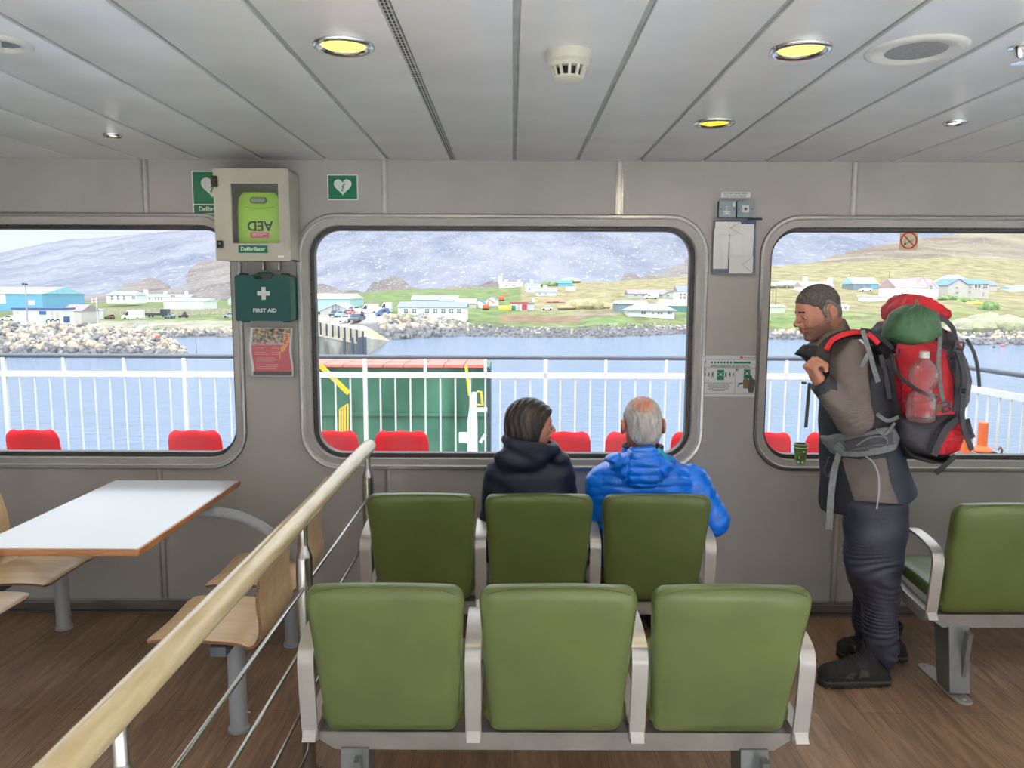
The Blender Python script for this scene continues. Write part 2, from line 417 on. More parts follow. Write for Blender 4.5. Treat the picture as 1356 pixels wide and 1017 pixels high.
# ---- ceiling lamps, speaker, detector
def hitc(px, py): return at(px, py, Z=H)
def downlight(px, py, r, label, warm=(255,226,120), s=5., grp='round recessed ceiling lamps'):
    p = hitc(px, py); t = thing('ceiling_lamp', label, 'lamp', p, grp)
    mb = MB(); mb.lathe([(r*.74,.0),(r*.78,-.006),(r*.9,-.011),(r,-.008),(r*1.02,-.001),(r*1.02,.001)], p, n=40); mb.out('trim_ring', m_chrome, t, angle=60)
    mb = MB(); mb.lathe([(r*.76,-.001),(r*.5,-.004),(.001,-.0055)], p, n=32); mb.out('lens', emis('lamp_%d_%d' % (warm[2], int(s*10)), warm, s), t, angle=None)
    l = bpy.data.lights.new('lamp_glow', 'AREA'); l.shape = 'DISK'; l.size = r*1.5; l.energy = 2.2*(r/.08); l.color = lin(warm) if False else (1,.86,.6)
    lo = bpy.data.objects.new('lamp_glow', l); COL.objects.link(lo); lo.parent = t; lo.location = (0,0,-.02)
downlight(455, 60, .082, 'glowing yellow recessed ceiling lamp above left of centre window', s=1.5)
downlight(1060, 65, .082, 'glowing yellow recessed ceiling lamp beside the oval speaker grille', s=1.5)
downlight(946, 162, .078, 'glowing yellow ceiling lamp nearest the wall, over the man in blue', warm=(255,224,70), s=1.05)
downlight(149, 178, .038, 'small ceiling spotlight over the white table', warm=(255,236,214), s=2., grp='small ceiling spotlights')
downlight(1265, 161, .042, 'small ceiling spotlight above the red backpack', warm=(255,236,200), s=2., grp='small ceiling spotlights')
def ceil_thing(): pass
p = hitc(753, 70); t = thing('smoke_detector', 'cream smoke detector on the ceiling in front of centre window', 'smoke detector', p)
m_cream = mat('cream_plastic', (206,204,190), .45, amp=.03)
mb = MB(); mb.lathe([(.066,.001),(.066,-.012),(.062,-.02),(.058,-.024)], p, n=32); mb.out('mounting_base', m_cream, t)
mb = MB(); mb.lathe([(.058,-.024),(.06,-.034),(.052,-.042),(.030,-.044)], p, n=32); mb.lathe([(.040,-.066),(.040,-.072),(.030,-.078),(.001,-.079)], p, n=32)
for k in range(12):
    a = 2*PI*k/12; d = V((math.cos(a), math.sin(a), 0)); mb.band([p+d*.05+V((0,0,-.038)), p+d*.044+V((0,0,-.056)), p+d*.038+V((0,0,-.070))], .008, .006, d)
mb.out('sensor_head', m_cream, t)
mb = MB(); mb.lathe([(.033,-.04),(.033,-.07)], p, n=24); mb.out('sensor_mesh', m_black, t)
p = hitc(1213, 66); t = thing('ceiling_speaker', 'round white ceiling speaker with grey grille, right of yellow lamp', 'speaker', p)
mb = MB(); mb.lathe([(.098,-.004),(.102,-.008),(.122,-.009),(.132,-.004),(.133,.001)], p, n=48); mb.out('bezel', m_white, t, angle=60)
mb = MB(); mb.lathe([(.1,-.003),(.06,-.005),(.001,-.006)], p, n=40); mb.out('grille', mat('grille', (150,152,152), .6, .3, amp=.2, scale=420, detail=1), t)
p = hitc(2, 57); t = thing('ceiling_vent', 'round white ceiling vent cut by the left picture edge', 'vent', p)
mb = MB(); mb.lathe([(.045,.001),(.05,-.008),(.07,-.010),(.078,-.004),(.079,.001)], p, n=40); mb.out('bezel', m_white, t, angle=60)
mb = MB(); mb.lathe([(.05,.0),(.03,-.002),(.001,-.002)], p, n=24); mb.out('vent_core', m_grey, t)
mb = MB(); mb.lathe([(.02,-.002),(.02,-.02),(.028,-.022),(.028,-.026),(.001,-.027)], p+V((-.005,-.03,0)), n=24); mb.out('vent_cone', m_white, t)
p = hitc(1351, 62); t = thing('sprinkler', 'small chrome sprinkler head at the right picture edge', 'sprinkler', p)
mb = MB(); mb.lathe([(.03,.001),(.03,-.004),(.016,-.006),(.012,-.02),(.008,-.03)], p, n=24); mb.out('escutcheon', m_chrome, t)
mb = MB(); mb.lathe([(.004,-.03),(.004,-.04),(.02,-.042),(.02,-.044),(.001,-.045)], p, n=16); mb.out('deflector', m_chrome, t)
# added fill lamps, unseen, on the ceiling behind the viewer
for i, (x, y) in enumerate([(-3.8,-.9),(-1.3,-.9),(1.2,-.9),(3.7,-.9),(-1.3,-3.1),(1.2,-3.1),(3.7,-3.1)]):
    t = thing('fill_panel_lamp', 'added square fill lamp on the ceiling behind the viewer, out of view', 'lamp', (x, y, H), 'added fill lamps behind the viewer')
    mb = MB(); mb.box((x, y, H-.012), (.62, .62, .024), bev=.004); mb.out('housing', m_white, t)
    mb = MB(); mb.box((x, y, H-.0255), (.56, .56, .003)); mb.out('diffuser', emis('panel_fill_glow', (255,246,232), 2.), t)
    l = bpy.data.lights.new('panel_fill_light', 'AREA'); l.shape = 'SQUARE'; l.size = .55; l.energy = 15+10.4*(x+3.8); l.spread = R(70); l.color = (1,.93+.006*(x+3.8),.86+.016*(x+3.8))
    lo = bpy.data.objects.new('panel_fill_light', l); COL.objects.link(lo); lo.parent = t; lo.location = (0,0,-.04)
# ============================================================ WORLD + SUN
w = bpy.data.worlds.new('sky'); SC.world = w; w.use_nodes = True; nt = w.node_tree; nt.nodes.clear()
out = N(nt, 'ShaderNodeOutputWorld'); bg = N(nt, 'ShaderNodeBackground'); nt.links.new(bg.outputs[0], out.inputs[0])
tc = N(nt, 'ShaderNodeTexCoord'); mp = N(nt, 'ShaderNodeMapping'); mp.inputs['Scale'].default_value = (1,1,3.2); nt.links.new(tc.outputs['Generated'], mp.inputs[0])
nz = N(nt, 'ShaderNodeTexNoise', ins={'Scale': 1.8, 'Detail': 6., 'Roughness': .55}); nt.links.new(mp.outputs[0], nz.inputs[0])
rp = N(nt, 'ShaderNodeValToRGB'); rp.color_ramp.elements[0].position = .3; rp.color_ramp.elements[1].position = .66
rp.color_ramp.elements[0].color = (.78,.88,.96,1); rp.color_ramp.elements[1].color = (.96,.985,1.0,1)
nt.links.new(nz.outputs[0], rp.inputs[0]); nt.links.new(rp.outputs[0], bg.inputs[0]); 
sp = N(nt, 'ShaderNodeSeparateXYZ'); nt.links.new(tc.outputs['Generated'], sp.inputs[0])
mr = N(nt, 'ShaderNodeMapRange', ins={'From Min': .08, 'From Max': .9, 'To Min': .92, 'To Max': 2.8}); nt.links.new(sp.outputs[2], mr.inputs[0]); nt.links.new(mr.outputs[0], bg.inputs[1])
sun = bpy.data.lights.new('sun', 'SUN'); sun.energy = 1.9; sun.angle = R(35); sun.color = (1,.97,.93)
so = bpy.data.objects.new('sun', sun); COL.objects.link(so); so.rotation_euler = Euler((R(36), 0, R(-24)))
def portal(c, sx, sz, rot):
    l = bpy.data.lights.new('daylight_portal', 'AREA'); l.shape = 'RECTANGLE'; l.size = sx; l.size_y = sz; l.cycles.is_portal = True
    o = bpy.data.objects.new('daylight_portal', l); COL.objects.link(o); o.location = c; o.rotation_euler = rot
portal((-.05, D+.16, 1.45), 7.1, 1.3, (R(-90), 0, 0))
portal((-.2, YB-.16, 1.27), 10.9, 1.75, (R(90), 0, 0))
portal((XL-.16, -2.85, 1.45), 2.3, 1.3, (R(90), 0, R(-90)))
portal((XR+.16, -.3, 1.4), 7.6, 1.5, (R(90), 0, R(90)))
# ============================================================ FURNITURE
m_green = mat('olive_vinyl', (94,106,54), .36, amp=.05, scale=5, bump=.25, bscale=900, coat=.08, bdist=.0006)
m_seam = mat('vinyl_seam', (70,84,36), .6)
m_alu = mat('satin_aluminium', (196,190,184), .36, .55, amp=.03)
m_frame = mat('bench_frame_grey', (150,144,138), .42, .45)
m_foot = mat('bench_leg_grey', (132,134,134), .42, .5)
def cushion_back(o, s):
    # o = seat centre at floor (world); padded back seen from behind, leaning towards the viewer
    def P(u, v, w):
        # u across -1..1, v up 0..1, w thickness 0..1
        hw = .196+.026*v**.8 if v < .86 else None
        hw = .197+.025*min(v, 1)**.8
        lean = .125*(1-v)
        x = u*hw; z = .362+.503*v
        return x, lean, z
    mb = MB(); rings = []; n = 48
    # rounded outline in (x,z), lofted through thickness with padding bulge
    def outline(shrink, y0):
        pts = []
        for (x, z) in rrect(-1, 1, 0, 1, .14, 7):
            pass
        ro = []
        for k in range(4):
            # corners: top right, top left, bottom left, bottom right
            rx, rz = (.034, .046) if k < 2 else (.03, .03)
            sx = (1,-1,-1,1)[k]; tz = (1,1,0,0)[k]
            for i in range(8):
                a = R(90*k+90*i/7); hw = (.2295 if tz else .2035)-shrink
                cx = sx*(hw-rx); cz = ((.865-shrink)-rz) if tz else ((.362+shrink)+rz)
                ro.append((cx+rx*math.cos(a), cz+rz*math.sin(a)))
        # subdivide edges
        out = []
        for i in range(len(ro)):
            a = ro[i]; b = ro[(i+1) % len(ro)]; d = math.hypot(a[0]-b[0], a[1]-b[1]); m = max(1, int(d/.05))
            for j in range(m): out.append((a[0]+(b[0]-a[0])*j/m, a[1]+(b[1]-a[1])*j/m))
        R0 = []
        for x, z in out:
            v = (z-.362)/.503; crown = .006*(1-(x/.22)**2) if z > .8 else 0
            R0.append(V((o[0]+x, o[1]+.125*(1-v)+y0, z+crown)))
        return R0
    # front padded face grid handled by nested insets
    prof = [(.15,-.006),(.11,-.007),(.07,-.006),(.035,-.003),(.014,.002),(.004,.011),(.0,.022),(.0,.05),(.004,.062),(.016,.072),(.04,.078),(.10,.082),(.15,.084)]
    # need equal vertex counts: use param outline at shrink 0 scaled toward centre
    base = outline(0, 0); c = V((o[0], o[1]+.0625, .615))
    for sh, y in prof:
        rg = []
        for p in base:
            dx = p.x-c.x; dz = p.z-c.z; fx = 1-sh/.21; fz = 1-sh/.25
            z = c.z+dz*fz; v = (z-.362)/.503
            rg.append(V((c.x+dx*fx, o[1]+.125*(1-v)+y, z)))
        rings.append(rg)
    mb.loft(rings, caps=True)
    return mb
def seat_pad(o):
    mb = MB(); rings = []
    for sh, z in [(.05,.452),(.02,.450),(.006,.443),(0,.430),(0,.405),(.006,.395),(.03,.392)]:
        rings.append([V((o[0]+x, o[1]+y, z-.10*(y-.12)*0+ (.03*(y-.12)/.42))) for x, y in rrect(-.222+sh, .222-sh, .12+sh, .56-sh, .04, 6)])
    mb.loft(rings); return mb
def arm(x, oy):
    # flat aluminium strap: up behind the back, forward over the arm, down in a curve to the seat front
    pts = [V((x, oy+.130, .345)), V((x, oy+.112, .46)), V((x, oy+.098, .585)), V((x, oy+.102, .622)), V((x, oy+.125, .648)), V((x, oy+.20, .668)), V((x, oy+.30, .676)), V((x, oy+.375, .655)), V((x, oy+.44, .60)), V((x, oy+.48, .53)), V((x, oy+.50, .44)), V((x, oy+.50, .40))]
    pts = spline(pts, 4)
    mb = MB(); fr = []; n = len(pts)
    rings = []
    for i, p in enumerate(pts):
        t = (pts[min(i+1, n-1)]-pts[max(i-1, 0)]).normalized(); nn = V((1,0,0)).cross(t).normalized(); hw = .024; th = .006
        rings.append([p+V((hw,0,0))+nn*th, p-V((hw,0,0))+nn*th, p-V((hw,0,0))-nn*th, p+V((hw,0,0))-nn*th])
    mb.loft(rings)
    return mb
def make_bench(label, cx, y0, n=3, pitch=.497, grp='olive green beam seating benches', armset=None):
    t = thing('seating_bench', label, 'bench', (cx, y0+.25, 0), grp)
    xs = [(i-(n-1)/2)*pitch for i in range(n)]
    for x in xs:
        b = cushion_back((cx+x, y0), 0).out('backrest', m_green, t, angle=None)
        # top seam piping
        mb = MB(); pts = [V((cx+x+u*.205, y0+.006, .868-.018*abs(u)**6+.004*(1-u*u))) for u in [i/12-1 for i in range(25)]]
        mb.tube(pts, .0013, 6); mb.out('seam', m_seam, b)
        seat_pad((cx+x, y0)).out('seat', m_green, t, angle=None)
    for i in range(n+1):
        arm(cx+(i-n/2)*pitch, y0).out('armrest', m_alu, t, angle=25)
        a = cx+(i-n/2)*pitch
        # side plate under the seat
        mb = MB(); mb.prism([(.10,.345),(.16,.32),(.30,.335),(.545,.395),(.545,.425),(.28,.385),(.12,.372)], lambda u,v,w: V((a-.02+w, y0+u, v)), .04); mb.out('side_bracket', m_alu, t)
    W = n*pitch
    mb = MB(); z = .318
    mb.prism([(-W/2+.0,.350),(W/2,.350),(W/2+.0,.34),(W/2-.07,.292),(-W/2+.07,.292),(-W/2,.34)], lambda u,v,w: V((cx+u, y0+.15+w, v)), .07)
    mb.out('beam', m_frame, t)
    for s in (-1, 1):
        x = cx+s*(W/2-.133)
        mb = MB(); w = .043
        mb.loft([[V((x-w, y0+.14, .30)), V((x+w, y0+.14, .30)), V((x+w, y0+.26, .30)), V((x-w, y0+.26, .30))], [V((x-w, y0+.10, .02)), V((x+w, y0+.10, .02)), V((x+w, y0+.20, .02)), V((x-w, y0+.20, .02))]])
        mb.box((x+.018, y0+.115, .16), (.02, .03, .27), rot=Matrix.Rotation(R(8), 3, 'X'))
        leg = mb.out('leg', m_foot, t)
        mb = MB(); mb.prism([(u, v) for u, v in rrect(-.035, .035, .04, .40, .034, 6)], lambda u,v,w: V((x+u, y0+v, w)), .008)
        for yy in (.07, .37): mb.cyl((x, y0+yy, .008), (x, y0+yy, .018), .010, n=6)
        mb.out('foot_plate', m_alu, leg)
    return t
make_bench('olive green three-seat bench nearest the viewer, seen from behind', .137, 2.11, pitch=.503)
make_bench('olive green three-seat bench carrying the two seated people', .116, 3.145, pitch=.50)
make_bench('olive green bench at the right edge, behind the standing man', 2.535, 3.02, pitch=.50)
# ---------------- handrail
RX = -.716; RZ = .95
m_hwood = mat('handrail_wood', (214,188,140), .24, amp=.10, scale=7, stretch=(9,.9,9), rgb2=(232,214,176), coat=.7, bump=.06, bscale=30)
m_post = mat('handrail_steel', (186,182,176), .22, 1., amp=.05, scale=20, stretch=(6,6,1))
t = thing('handrail', 'round pale wooden handrail on steel posts running beside the green benches', 'handrail', (RX, 2.2, 0))
mb = MB(); rr_ = .034; pts = [V((RX, y, RZ)) for y in [-.35+.2*i for i in range(21)]]; pts = [p for p in pts if p.y < 3.80] + [V((RX,3.80,RZ)), V((RX,3.82,RZ)), V((RX,3.832,RZ)), V((RX,3.838,RZ))]
mb.tube(pts, [rr_]*(len(pts)-3)+[.031,.024,.012], 28); mb.out('rail', m_hwood, t, angle=50)
mb = MB(); mb.box((RX, 1.6, RZ-.033), (.022, 4.2, .006)); mb.out('rail_underside_strip', m_post, t)
for y in (3.76, 2.575, 1.33, .09):
    p = V((RX, y, 0)); mb = MB()
    mb.lathe([(.0145,RZ-.03),(.0145,.845),(.0155,.842),(.0275,.806),(.0285,.80),(.0285,.58),(.0285,.20),(.026,.198),(.0235,.19),(.0235,.012)], p, n=28); po = mb.out('post', m_post, t, angle=25)
    mb = MB(); mb.lathe([(.047,.0),(.047,.008),(.043,.011),(.025,.011)], p, n=32)
    for k in range(3):
        a = R(40+120*k); mb.lathe([(.006,.011),(.006,.015),(.002,.017)], p+V((math.cos(a)*.036, math.sin(a)*.036, 0)), n=8)
    mb.out('floor_flange', m_post, po)
for z in (.696, .50, .286, .10):
    mb = MB(); mb.cyl((RX+.0, -.35, z), (RX, 3.76, z), .0068, n=14); mb.out('rod', m_post, t)
# ---------------- table with white top
m_tabletop = mat('white_laminate', (232,234,242), .14, amp=.012, scale=3, coat=.7)
m_lip = mat('brown_wood_edging', (176,116,62), .3, amp=.08, scale=6, coat=.4)
m_ggrey = mat('grey_painted_tube', (160,164,168), .36, amp=.02)
TX0, TX1, TY0, TY1, TZ = -2.03, -1.385, 2.775, 3.86, .757
t = thing('dining_table', 'white topped cafe table with brown wooden edge below left window', 'table', ((TX0+TX1)/2, 3.3, 0))
mb = MB(); mb.box(((TX0+TX1)/2, (TY0+TY1)/2, TZ-.010), (TX1-TX0-.02, TY1-TY0-.02, .022)); mb.out('tabletop', m_tabletop, t)
mb = MB()
prof = [(0,.0),(.008,-.002),(.011,-.012),(.008,-.026),(0,-.030),(-.012,-.030),(-.012,-.001)]
loops = []
for o, z in prof: loops.append([V((x, y, TZ+z+.001)) for x, y in rrect(TX0+.01-o, TX1-.01+o, TY0+.01-o, TY1-.01+o, .012, 4)])
loops.append(loops[0]); mb.loft(loops, caps=False); mb.out('edge_trim', m_lip, t, angle=50)
# curved arms under table running out to the floor columns
mb = MB(); mb.box((-1.70, 3.30, TZ-.05), (.34, .5, .04)); mb.out('under_plate', m_ggrey, t)
CL, CR = V((-2.48, 3.55, 0)), V((-.985, 3.5, 0))
for s, c in ((1, CR), (-1, CL)):
    mb = MB(); mx = -1.70
    P0 = V((mx+s*.16, 3.5, TZ-.07)); ex = c.x+ (-.02*s)
    pts = spline([V((mx+s*.10, 3.5, TZ-.062)), V((mx+s*.36, 3.5, TZ-.070)), V((mx+s*.50, 3.5, TZ-.115)), V((mx+s*.60, 3.5, TZ-.19)), V((ex, 3.5, .47)), V((ex+.03*s, 3.5, .40))], 6)
    mb.tube(pts, .026, 16); mb.out('support_arm', m_ggrey, t)
# column legs and beam of the attached seats are one welded unit each side
m_ply = mat('plywood', (208,172,128), .38, amp=.10, scale=3.2, stretch=(1,9,9), rgb2=(224,194,152), coat=.15, detail=6)
m_plyedge = mat('plywood_edge', (128,92,62), .6, amp=.2, scale=3, stretch=(1,1,60))
def ply_shell(prof, ycen, sgn, name, parent, W=.40):
    # prof: list of (u,z,half width); u = distance from the table towards the back; sgn +1 => back on the right
    pts = prof; mb = MB(); th = .011; K = 14; top = []; bot = []
    n = len(pts)
    for i, (x, z, hw) in enumerate(pts):
        a = pts[max(i-1,0)]; b = pts[min(i+1,n-1)]; t_ = V((b[0]-a[0], 0, b[1]-a[1])).normalized(); nn = V((-t_.z, 0, t_.x))
        r1 = []; r2 = []
        for k in range(K+1):
            u = -1+2*k/K; p = V((x, ycen+u*hw, z)); dish = -.006*(1-u*u)
            r1.append(p+nn*(th/2+dish)); r2.append(p+nn*(-th/2+dish))
        top.append(r1); bot.append(r2)
    T = [mb.ring(r) for r in top]; Bm = [mb.ring(r) for r in bot]
    for i in range(n-1):
        mb.bridge(T[i], T[i+1], False, 0); mb.bridge(Bm[i], Bm[i+1], False, 0)
        for k in (0, K):
            f = mb.bm.faces.new((T[i][k], T[i+1][k], Bm[i+1][k], Bm[i][k])); f.material_index = 1
    for i in (0, n-1): mb.bridge(T[i], Bm[i], False, 1)
    return mb.out(name, [m_ply, m_plyedge], parent, angle=40)
def seat_profile(x0, s):
    # pan front at x0, going in +s direction
    P = [(x0, .460), (x0+s*.03, .470), (x0+s*.12, .474), (x0+s*.24, .468), (x0+s*.33, .460), (x0+s*.375, .446), (x0+s*.405, .470), (x0+s*.415, .52), (x0+s*.405, .60), (x0+s*.41, .68), (x0+s*.43, .77), (x0+s*.455, .865)]
    Q = spline([V((a, 0, b)) for a, b in P], 4); n = len(Q); out = []
    for i, q in enumerate(Q):
        f = i/(n-1); w = .205
        if f < .06: w = .205-.045*(1-f/.06)**2
        if f > .55: w = .205-.03*((f-.55)/.45)
        if f > .9: w -= .05*((f-.9)/.1)**2
        out.append((q.x, q.z, w))
    return out
def ply_bench(label, cx, s, x_front, ys, leg_at, lo=.24):
    t = thing('cafe_seat_pair', label, 'bench', (cx, 3.2, 0), 'plywood cafe seats on grey columns')
    for y in ys:
        sh = ply_shell(seat_profile(x_front, s), y, s, 'plywood_shell', t)
        for dx, dy in ((.17,-.06),(.30,-.06),(.17,.06),(.30,.06)): MB().lathe([(.009,.0),(.009,.003),(.004,.005)], (x_front+s*dx, y+dy, .450), n=10).out('bolt', m_screw, sh)
    mb = MB(); xb = x_front+s*lo; mb.box((xb, sum(ys)/len(ys), .405), (.06, ys[-1]-ys[0]+.30, .04), bev=.004)
    for y in ys: mb.box((xb, y, .436), (.22, .14, .016))
    mb.out('seat_beam', mat('dark_grey_beam', (92,98,104), .45), t)
    for y in leg_at:
        mb = MB(); mb.lathe([(.041,.0),(.041,.012),(.036,.016),(.034,.02),(.034,.39)], (xb, y, 0), n=28)
        mb.lathe([(.004,.0),(.004,.012),(.002,.014)], (xb+.034, y-.005, .075), axis=(1,0,0), n=8)
        mb.out('column_leg', m_ggrey, t)
    return t
ply_bench('pair of plywood seats between the white table and the handrail, backs to the rail', -1.1, 1, -1.31, (2.83, 3.36), (2.86, 3.6))
ply_bench('pair of plywood seats at the left picture edge, facing the white table', -2.6, -1, -1.98, (2.86, 3.36), (2.6, 3.78), lo=.31)
# ============================================================ THINGS ON THE FRONT WALL
m_signgreen = mat('sign_green', (0,112,72), .4, amp=.02); m_signwhite = mat('sign_white', (226,230,228), .4, amp=.02)
m_cab = mat('cabinet_beige', (186,182,168), .42, amp=.02); m_ink = mat('ink_black', (18,20,20), .5)
def wp(px, py, y): return at(px, py, Y=y)
def plate(mb, x0, x1, z0, z1, y, t=.002, r=.004, mi=0): mb.prism(rrect(x0, x1, z0, z1, r, 3), lambda u,v,w: V((u, y-w, v)), t, mi)
def heart_pts(cx, cz, s):
    P = []
    for i in range(40):
        a = 2*PI*i/40; P.append((cx+s*16*math.sin(a)**3/17, cz+s*(13*math.cos(a)-5*math.cos(2*a)-2*math.cos(3*a)-math.cos(4*a)+2)/17))
    return P
BOLT = [(.25,.62),(-.28,-.02),(.02,-.02),(-.18,-.5),(-.3,-.42),(-.22,-.72),(.08,-.55),(-.04,-.5),(.34,.12),(.06,.12),(.5,.6)]
def heart_sign(name, label, x0, x1, z0, z1, cz, s, y=D, word=False):
    t = thing(name, label, 'sign', ((x0+x1)/2, y-.001, z0), 'green defibrillator heart signs')
    mb = MB(); plate(mb, x0, x1, z0, z1, y, .002); mb.out('backing', m_signwhite, t)
    mb = MB(); g = .006; zb = z0+g if not word else z0+.052
    plate(mb, x0+g, x1-g, zb, z1-g, y-.002, .0008, .001)
    if word: plate(mb, x0+g, x1-g, z0+g, z0+.046, y-.002, .0008, .001)
    mb.out('green_field', m_signgreen, t)
    cx = (x0+x1)/2; mb = MB(); mb.prism(heart_pts(cx, cz, s), lambda u,v,w: V((u, y-.0028-w, v)), .0008); mb.out('heart', m_signwhite, t)
    mb = MB(); mb.prism([(cx+u*s*.62, cz+v*s*.62) for u, v in BOLT], lambda u,v,w: V((u, y-.0036-w, v)), .0008); mb.out('lightning_bolt', m_signgreen, t)
    if word: text('lettering', 'Defibrillator', .034, (cx, y-.0032, z0+.026), m_signwhite, t, sx=.86, bold=.01)
a = wp(434, 265, D); b = wp(474, 231, D)
heart_sign('defibrillator_sign', 'small square green heart sign above the top left corner of the centre window', a.x, b.x, a.z, b.z, (a.z+b.z)/2, .048)
a = wp(256, 284, D); b = wp(256, 226, D)
heart_sign('defibrillator_sign', 'green heart sign half hidden behind the defibrillator cabinet', a.x, a.x+.205, a.z, b.z, (a.z+b.z)/2+.026, .06, word=True)
# ---- defibrillator cabinet (hollow box with windowed door)
YF = 3.815
a = at(287, 344, Y=YF); b = at(381, 224, Y=YF); x0, x1, z0, z1 = a.x, b.x, a.z, b.z
t = thing('defibrillator_cabinet', 'beige wall cabinet with a see-through door holding the green defibrillator', 'cabinet', ((x0+x1)/2, D-.09, z0))
mb = MB(); th = .004
for c, d in ((((x0+x1)/2, D-.002, (z0+z1)/2), (x1-x0, .004, z1-z0)), (((x0+x1)/2, (YF+.02+D)/2, z0+th/2), (x1-x0, D-YF-.02, th)), (((x0+x1)/2, (YF+.02+D)/2, z1-th/2), (x1-x0, D-YF-.02, th)),
             ((x0+th/2, (YF+.02+D)/2, (z0+z1)/2), (th, D-YF-.02, z1-z0)), ((x1-th/2, (YF+.02+D)/2, (z0+z1)/2), (th, D-YF-.02, z1-z0))): mb.box(c, d)
mb.out('body', m_cab, t)
w0 = at(308, 322, Y=YF); w1 = at(368, 243, Y=YF); dx0, dx1, dz0, dz1 = w0.x, w1.x, w0.z, w1.z
bm = bmesh.new(); es = []
for pts in (rrect(x0-.003, x1+.003, z0-.003, z1+.003, .006, 3), rrect(dx0, dx1, dz0, dz1, .004, 3)):
    vs = [bm.verts.new((p[0], YF, p[1])) for p in pts]
    es += [bm.edges.new((vs[i], vs[(i+1) % len(vs)])) for i in range(len(vs))]
bmesh.ops.triangle_fill(bm, edges=es, use_beauty=True); g = bmesh.ops.extrude_face_region(bm, geom=list(bm.faces))
bmesh.ops.translate(bm, vec=(0, .018, 0), verts=[e for e in g['geom'] if isinstance(e, bmesh.types.BMVert)]); bmesh.ops.recalc_face_normals(bm, faces=bm.faces)
me = bpy.data.meshes.new('door'); bm.to_mesh(me); bm.free(); door = link_mesh('door', me, m_cab, t, False)
mb = MB(); mb.box(((dx0+dx1)/2, YF+.012, (dz0+dz1)/2), (dx1-dx0+.01, .003, dz1-dz0+.01))
mcl = bpy.data.materials.new('clear_plastic'); mcl.use_nodes = True; nt_ = mcl.node_tree; nt_.nodes.clear(); o_ = N(nt_, 'ShaderNodeOutputMaterial'); mx_ = N(nt_, 'ShaderNodeMixShader'); mx_.inputs[0].default_value = .05
tr_ = N(nt_, 'ShaderNodeBsdfTransparent'); gl_ = N(nt_, 'ShaderNodeBsdfGlossy', ins={'Roughness': .06}); nt_.links.new(tr_.outputs[0], mx_.inputs[1]); nt_.links.new(gl_.outputs[0], mx_.inputs[2]); nt_.links.new(mx_.outputs[0], o_.inputs[0])
mb.out('door_pane', mcl, door)
for zz in (z1-.055, z0+.075):
    mb = MB(); mb.box((x1-.014, YF-.001, zz), (.026, .004, .042), bev=.002); mb.out('hinge', m_cab, door)
mb = MB(); mb.box((x0+.008, YF-.008, z1-.06), (.026, .018, .052), bev=.004); mb.box((x0-.006, YF+.012, z1-.06), (.014, .03, .03), bev=.003); mb.out('latch', m_black, door)
mb = MB(); mb.box((x0+.022, YF-.006, z0+.075), (.028, .012, .036), bev=.003); mb.lathe([(.007,0),(.007,-.003),(.001,-.003)], (x0+.022, YF-.012, z0+.078), (0,1,0), n=12, mi=1); mb.out('lock', [m_black, m_grey], door)
a = at(316, 335, Y=YF); b = at(354, 325, Y=YF); mb = MB(); plate(mb, a.x, b.x, a.z, b.z, YF, .001, .001); lp = mb.out('name_label', m_signgreen, door)
text('lettering', 'Defibrillator', .027, ((a.x+b.x)/2, YF-.0016, (a.z+b.z)/2), m_signwhite, lp, sx=.88, bold=.012)
mb = MB(); plate(mb, x1-.06, x1-.03, z0+.012, z0+.022, YF, .001, .001); mb.out('small_sticker', m_signwhite, door)
for dx in (-.03, .05):
    mb = MB(); mb.box(((x0+x1)/2+dx+.03, D-.03, z0-.022), (.012, .04, .044), bev=.002); mb.out('hanger_bracket', m_steel, t)
# the defibrillator itself
m_lime = mat('lime_plastic', (162,212,58), .38, amp=.02)
yc = YF+.055; cx = (dx0+dx1)/2+.002; hw = (dx1-dx0)/2-.006; zb, zt = dz0-.008, dz1-.028
t2 = thing('defibrillator', 'lime green defibrillator standing upside down inside the wall cabinet', 'defibrillator', (cx, yc+.04, z0+.004))
mb = MB(); P = [(-hw, zb+.0), (hw, zb+.0), (hw+.001, zt-.075), (hw-.006, zt-.03), (hw-.03, zt-.004), (-hw+.03, zt-.004), (-hw+.006, zt-.03), (-hw-.001, zt-.075)]
rings = []
for sh, y in ((.012,-.004),(.004,.0),(0,.008),(0,.07),(.006,.08)):
    cz = (zb+zt)/2; rings.append([V((cx+u*(1-sh/.1), yc+y, cz+(v-cz)*(1-sh/.12))) for u, v in P])
mb.loft(rings); bd = mb.out('case', m_lime, t2, angle=35)
mb = MB(); mb.box((cx, yc+.035, (z0+.004+zb)/2), (hw*1.6, .07, zb-z0-.004)); mb.out('shelf_block', m_black, t2)
mb = MB(); plate(mb, cx-.042, cx+.042, zt-.062, zt-.030, yc-.004, .004, .014); mb.out('handle_recess', mat('lime_dark', (96,120,62), .5), bd)
mb = MB(); plate(mb, cx-.034, cx+.034, zt-.054, zt-.037, yc-.008, .003, .008); mb.out('display', mat('lcd_grey', (150,166,150), .2), bd)
mb = MB(); mb.tube([V((cx-.075, yc-.004, zt-.075)), V((cx-.03, yc-.007, zt-.083)), V((cx+.03, yc-.007, zt-.083)), V((cx+.075, yc-.004, zt-.075))], .004, 8); mb.out('moulding', m_lime, bd)
text('lettering', 'AED', .066, (cx+.003, yc-.005, zb+.098), m_ink, bd, rot=(PI/2, PI, 0), bold=.02)
mb = MB(); plate(mb, cx-.046, cx+.046, zb+.038, zb+.064, yc-.004, .001, .001); mb.out('pink_label', mat('label_pink', (206,86,112), .5, amp=.02), bd)
for k in range(2):
    mb = MB(); plate(mb, cx-.038, cx+.034-k*.02, zb+.055-k*.008, zb+.0575-k*.008, yc-.005, .0006, .0005); mb.out('label_line', m_signwhite, bd)
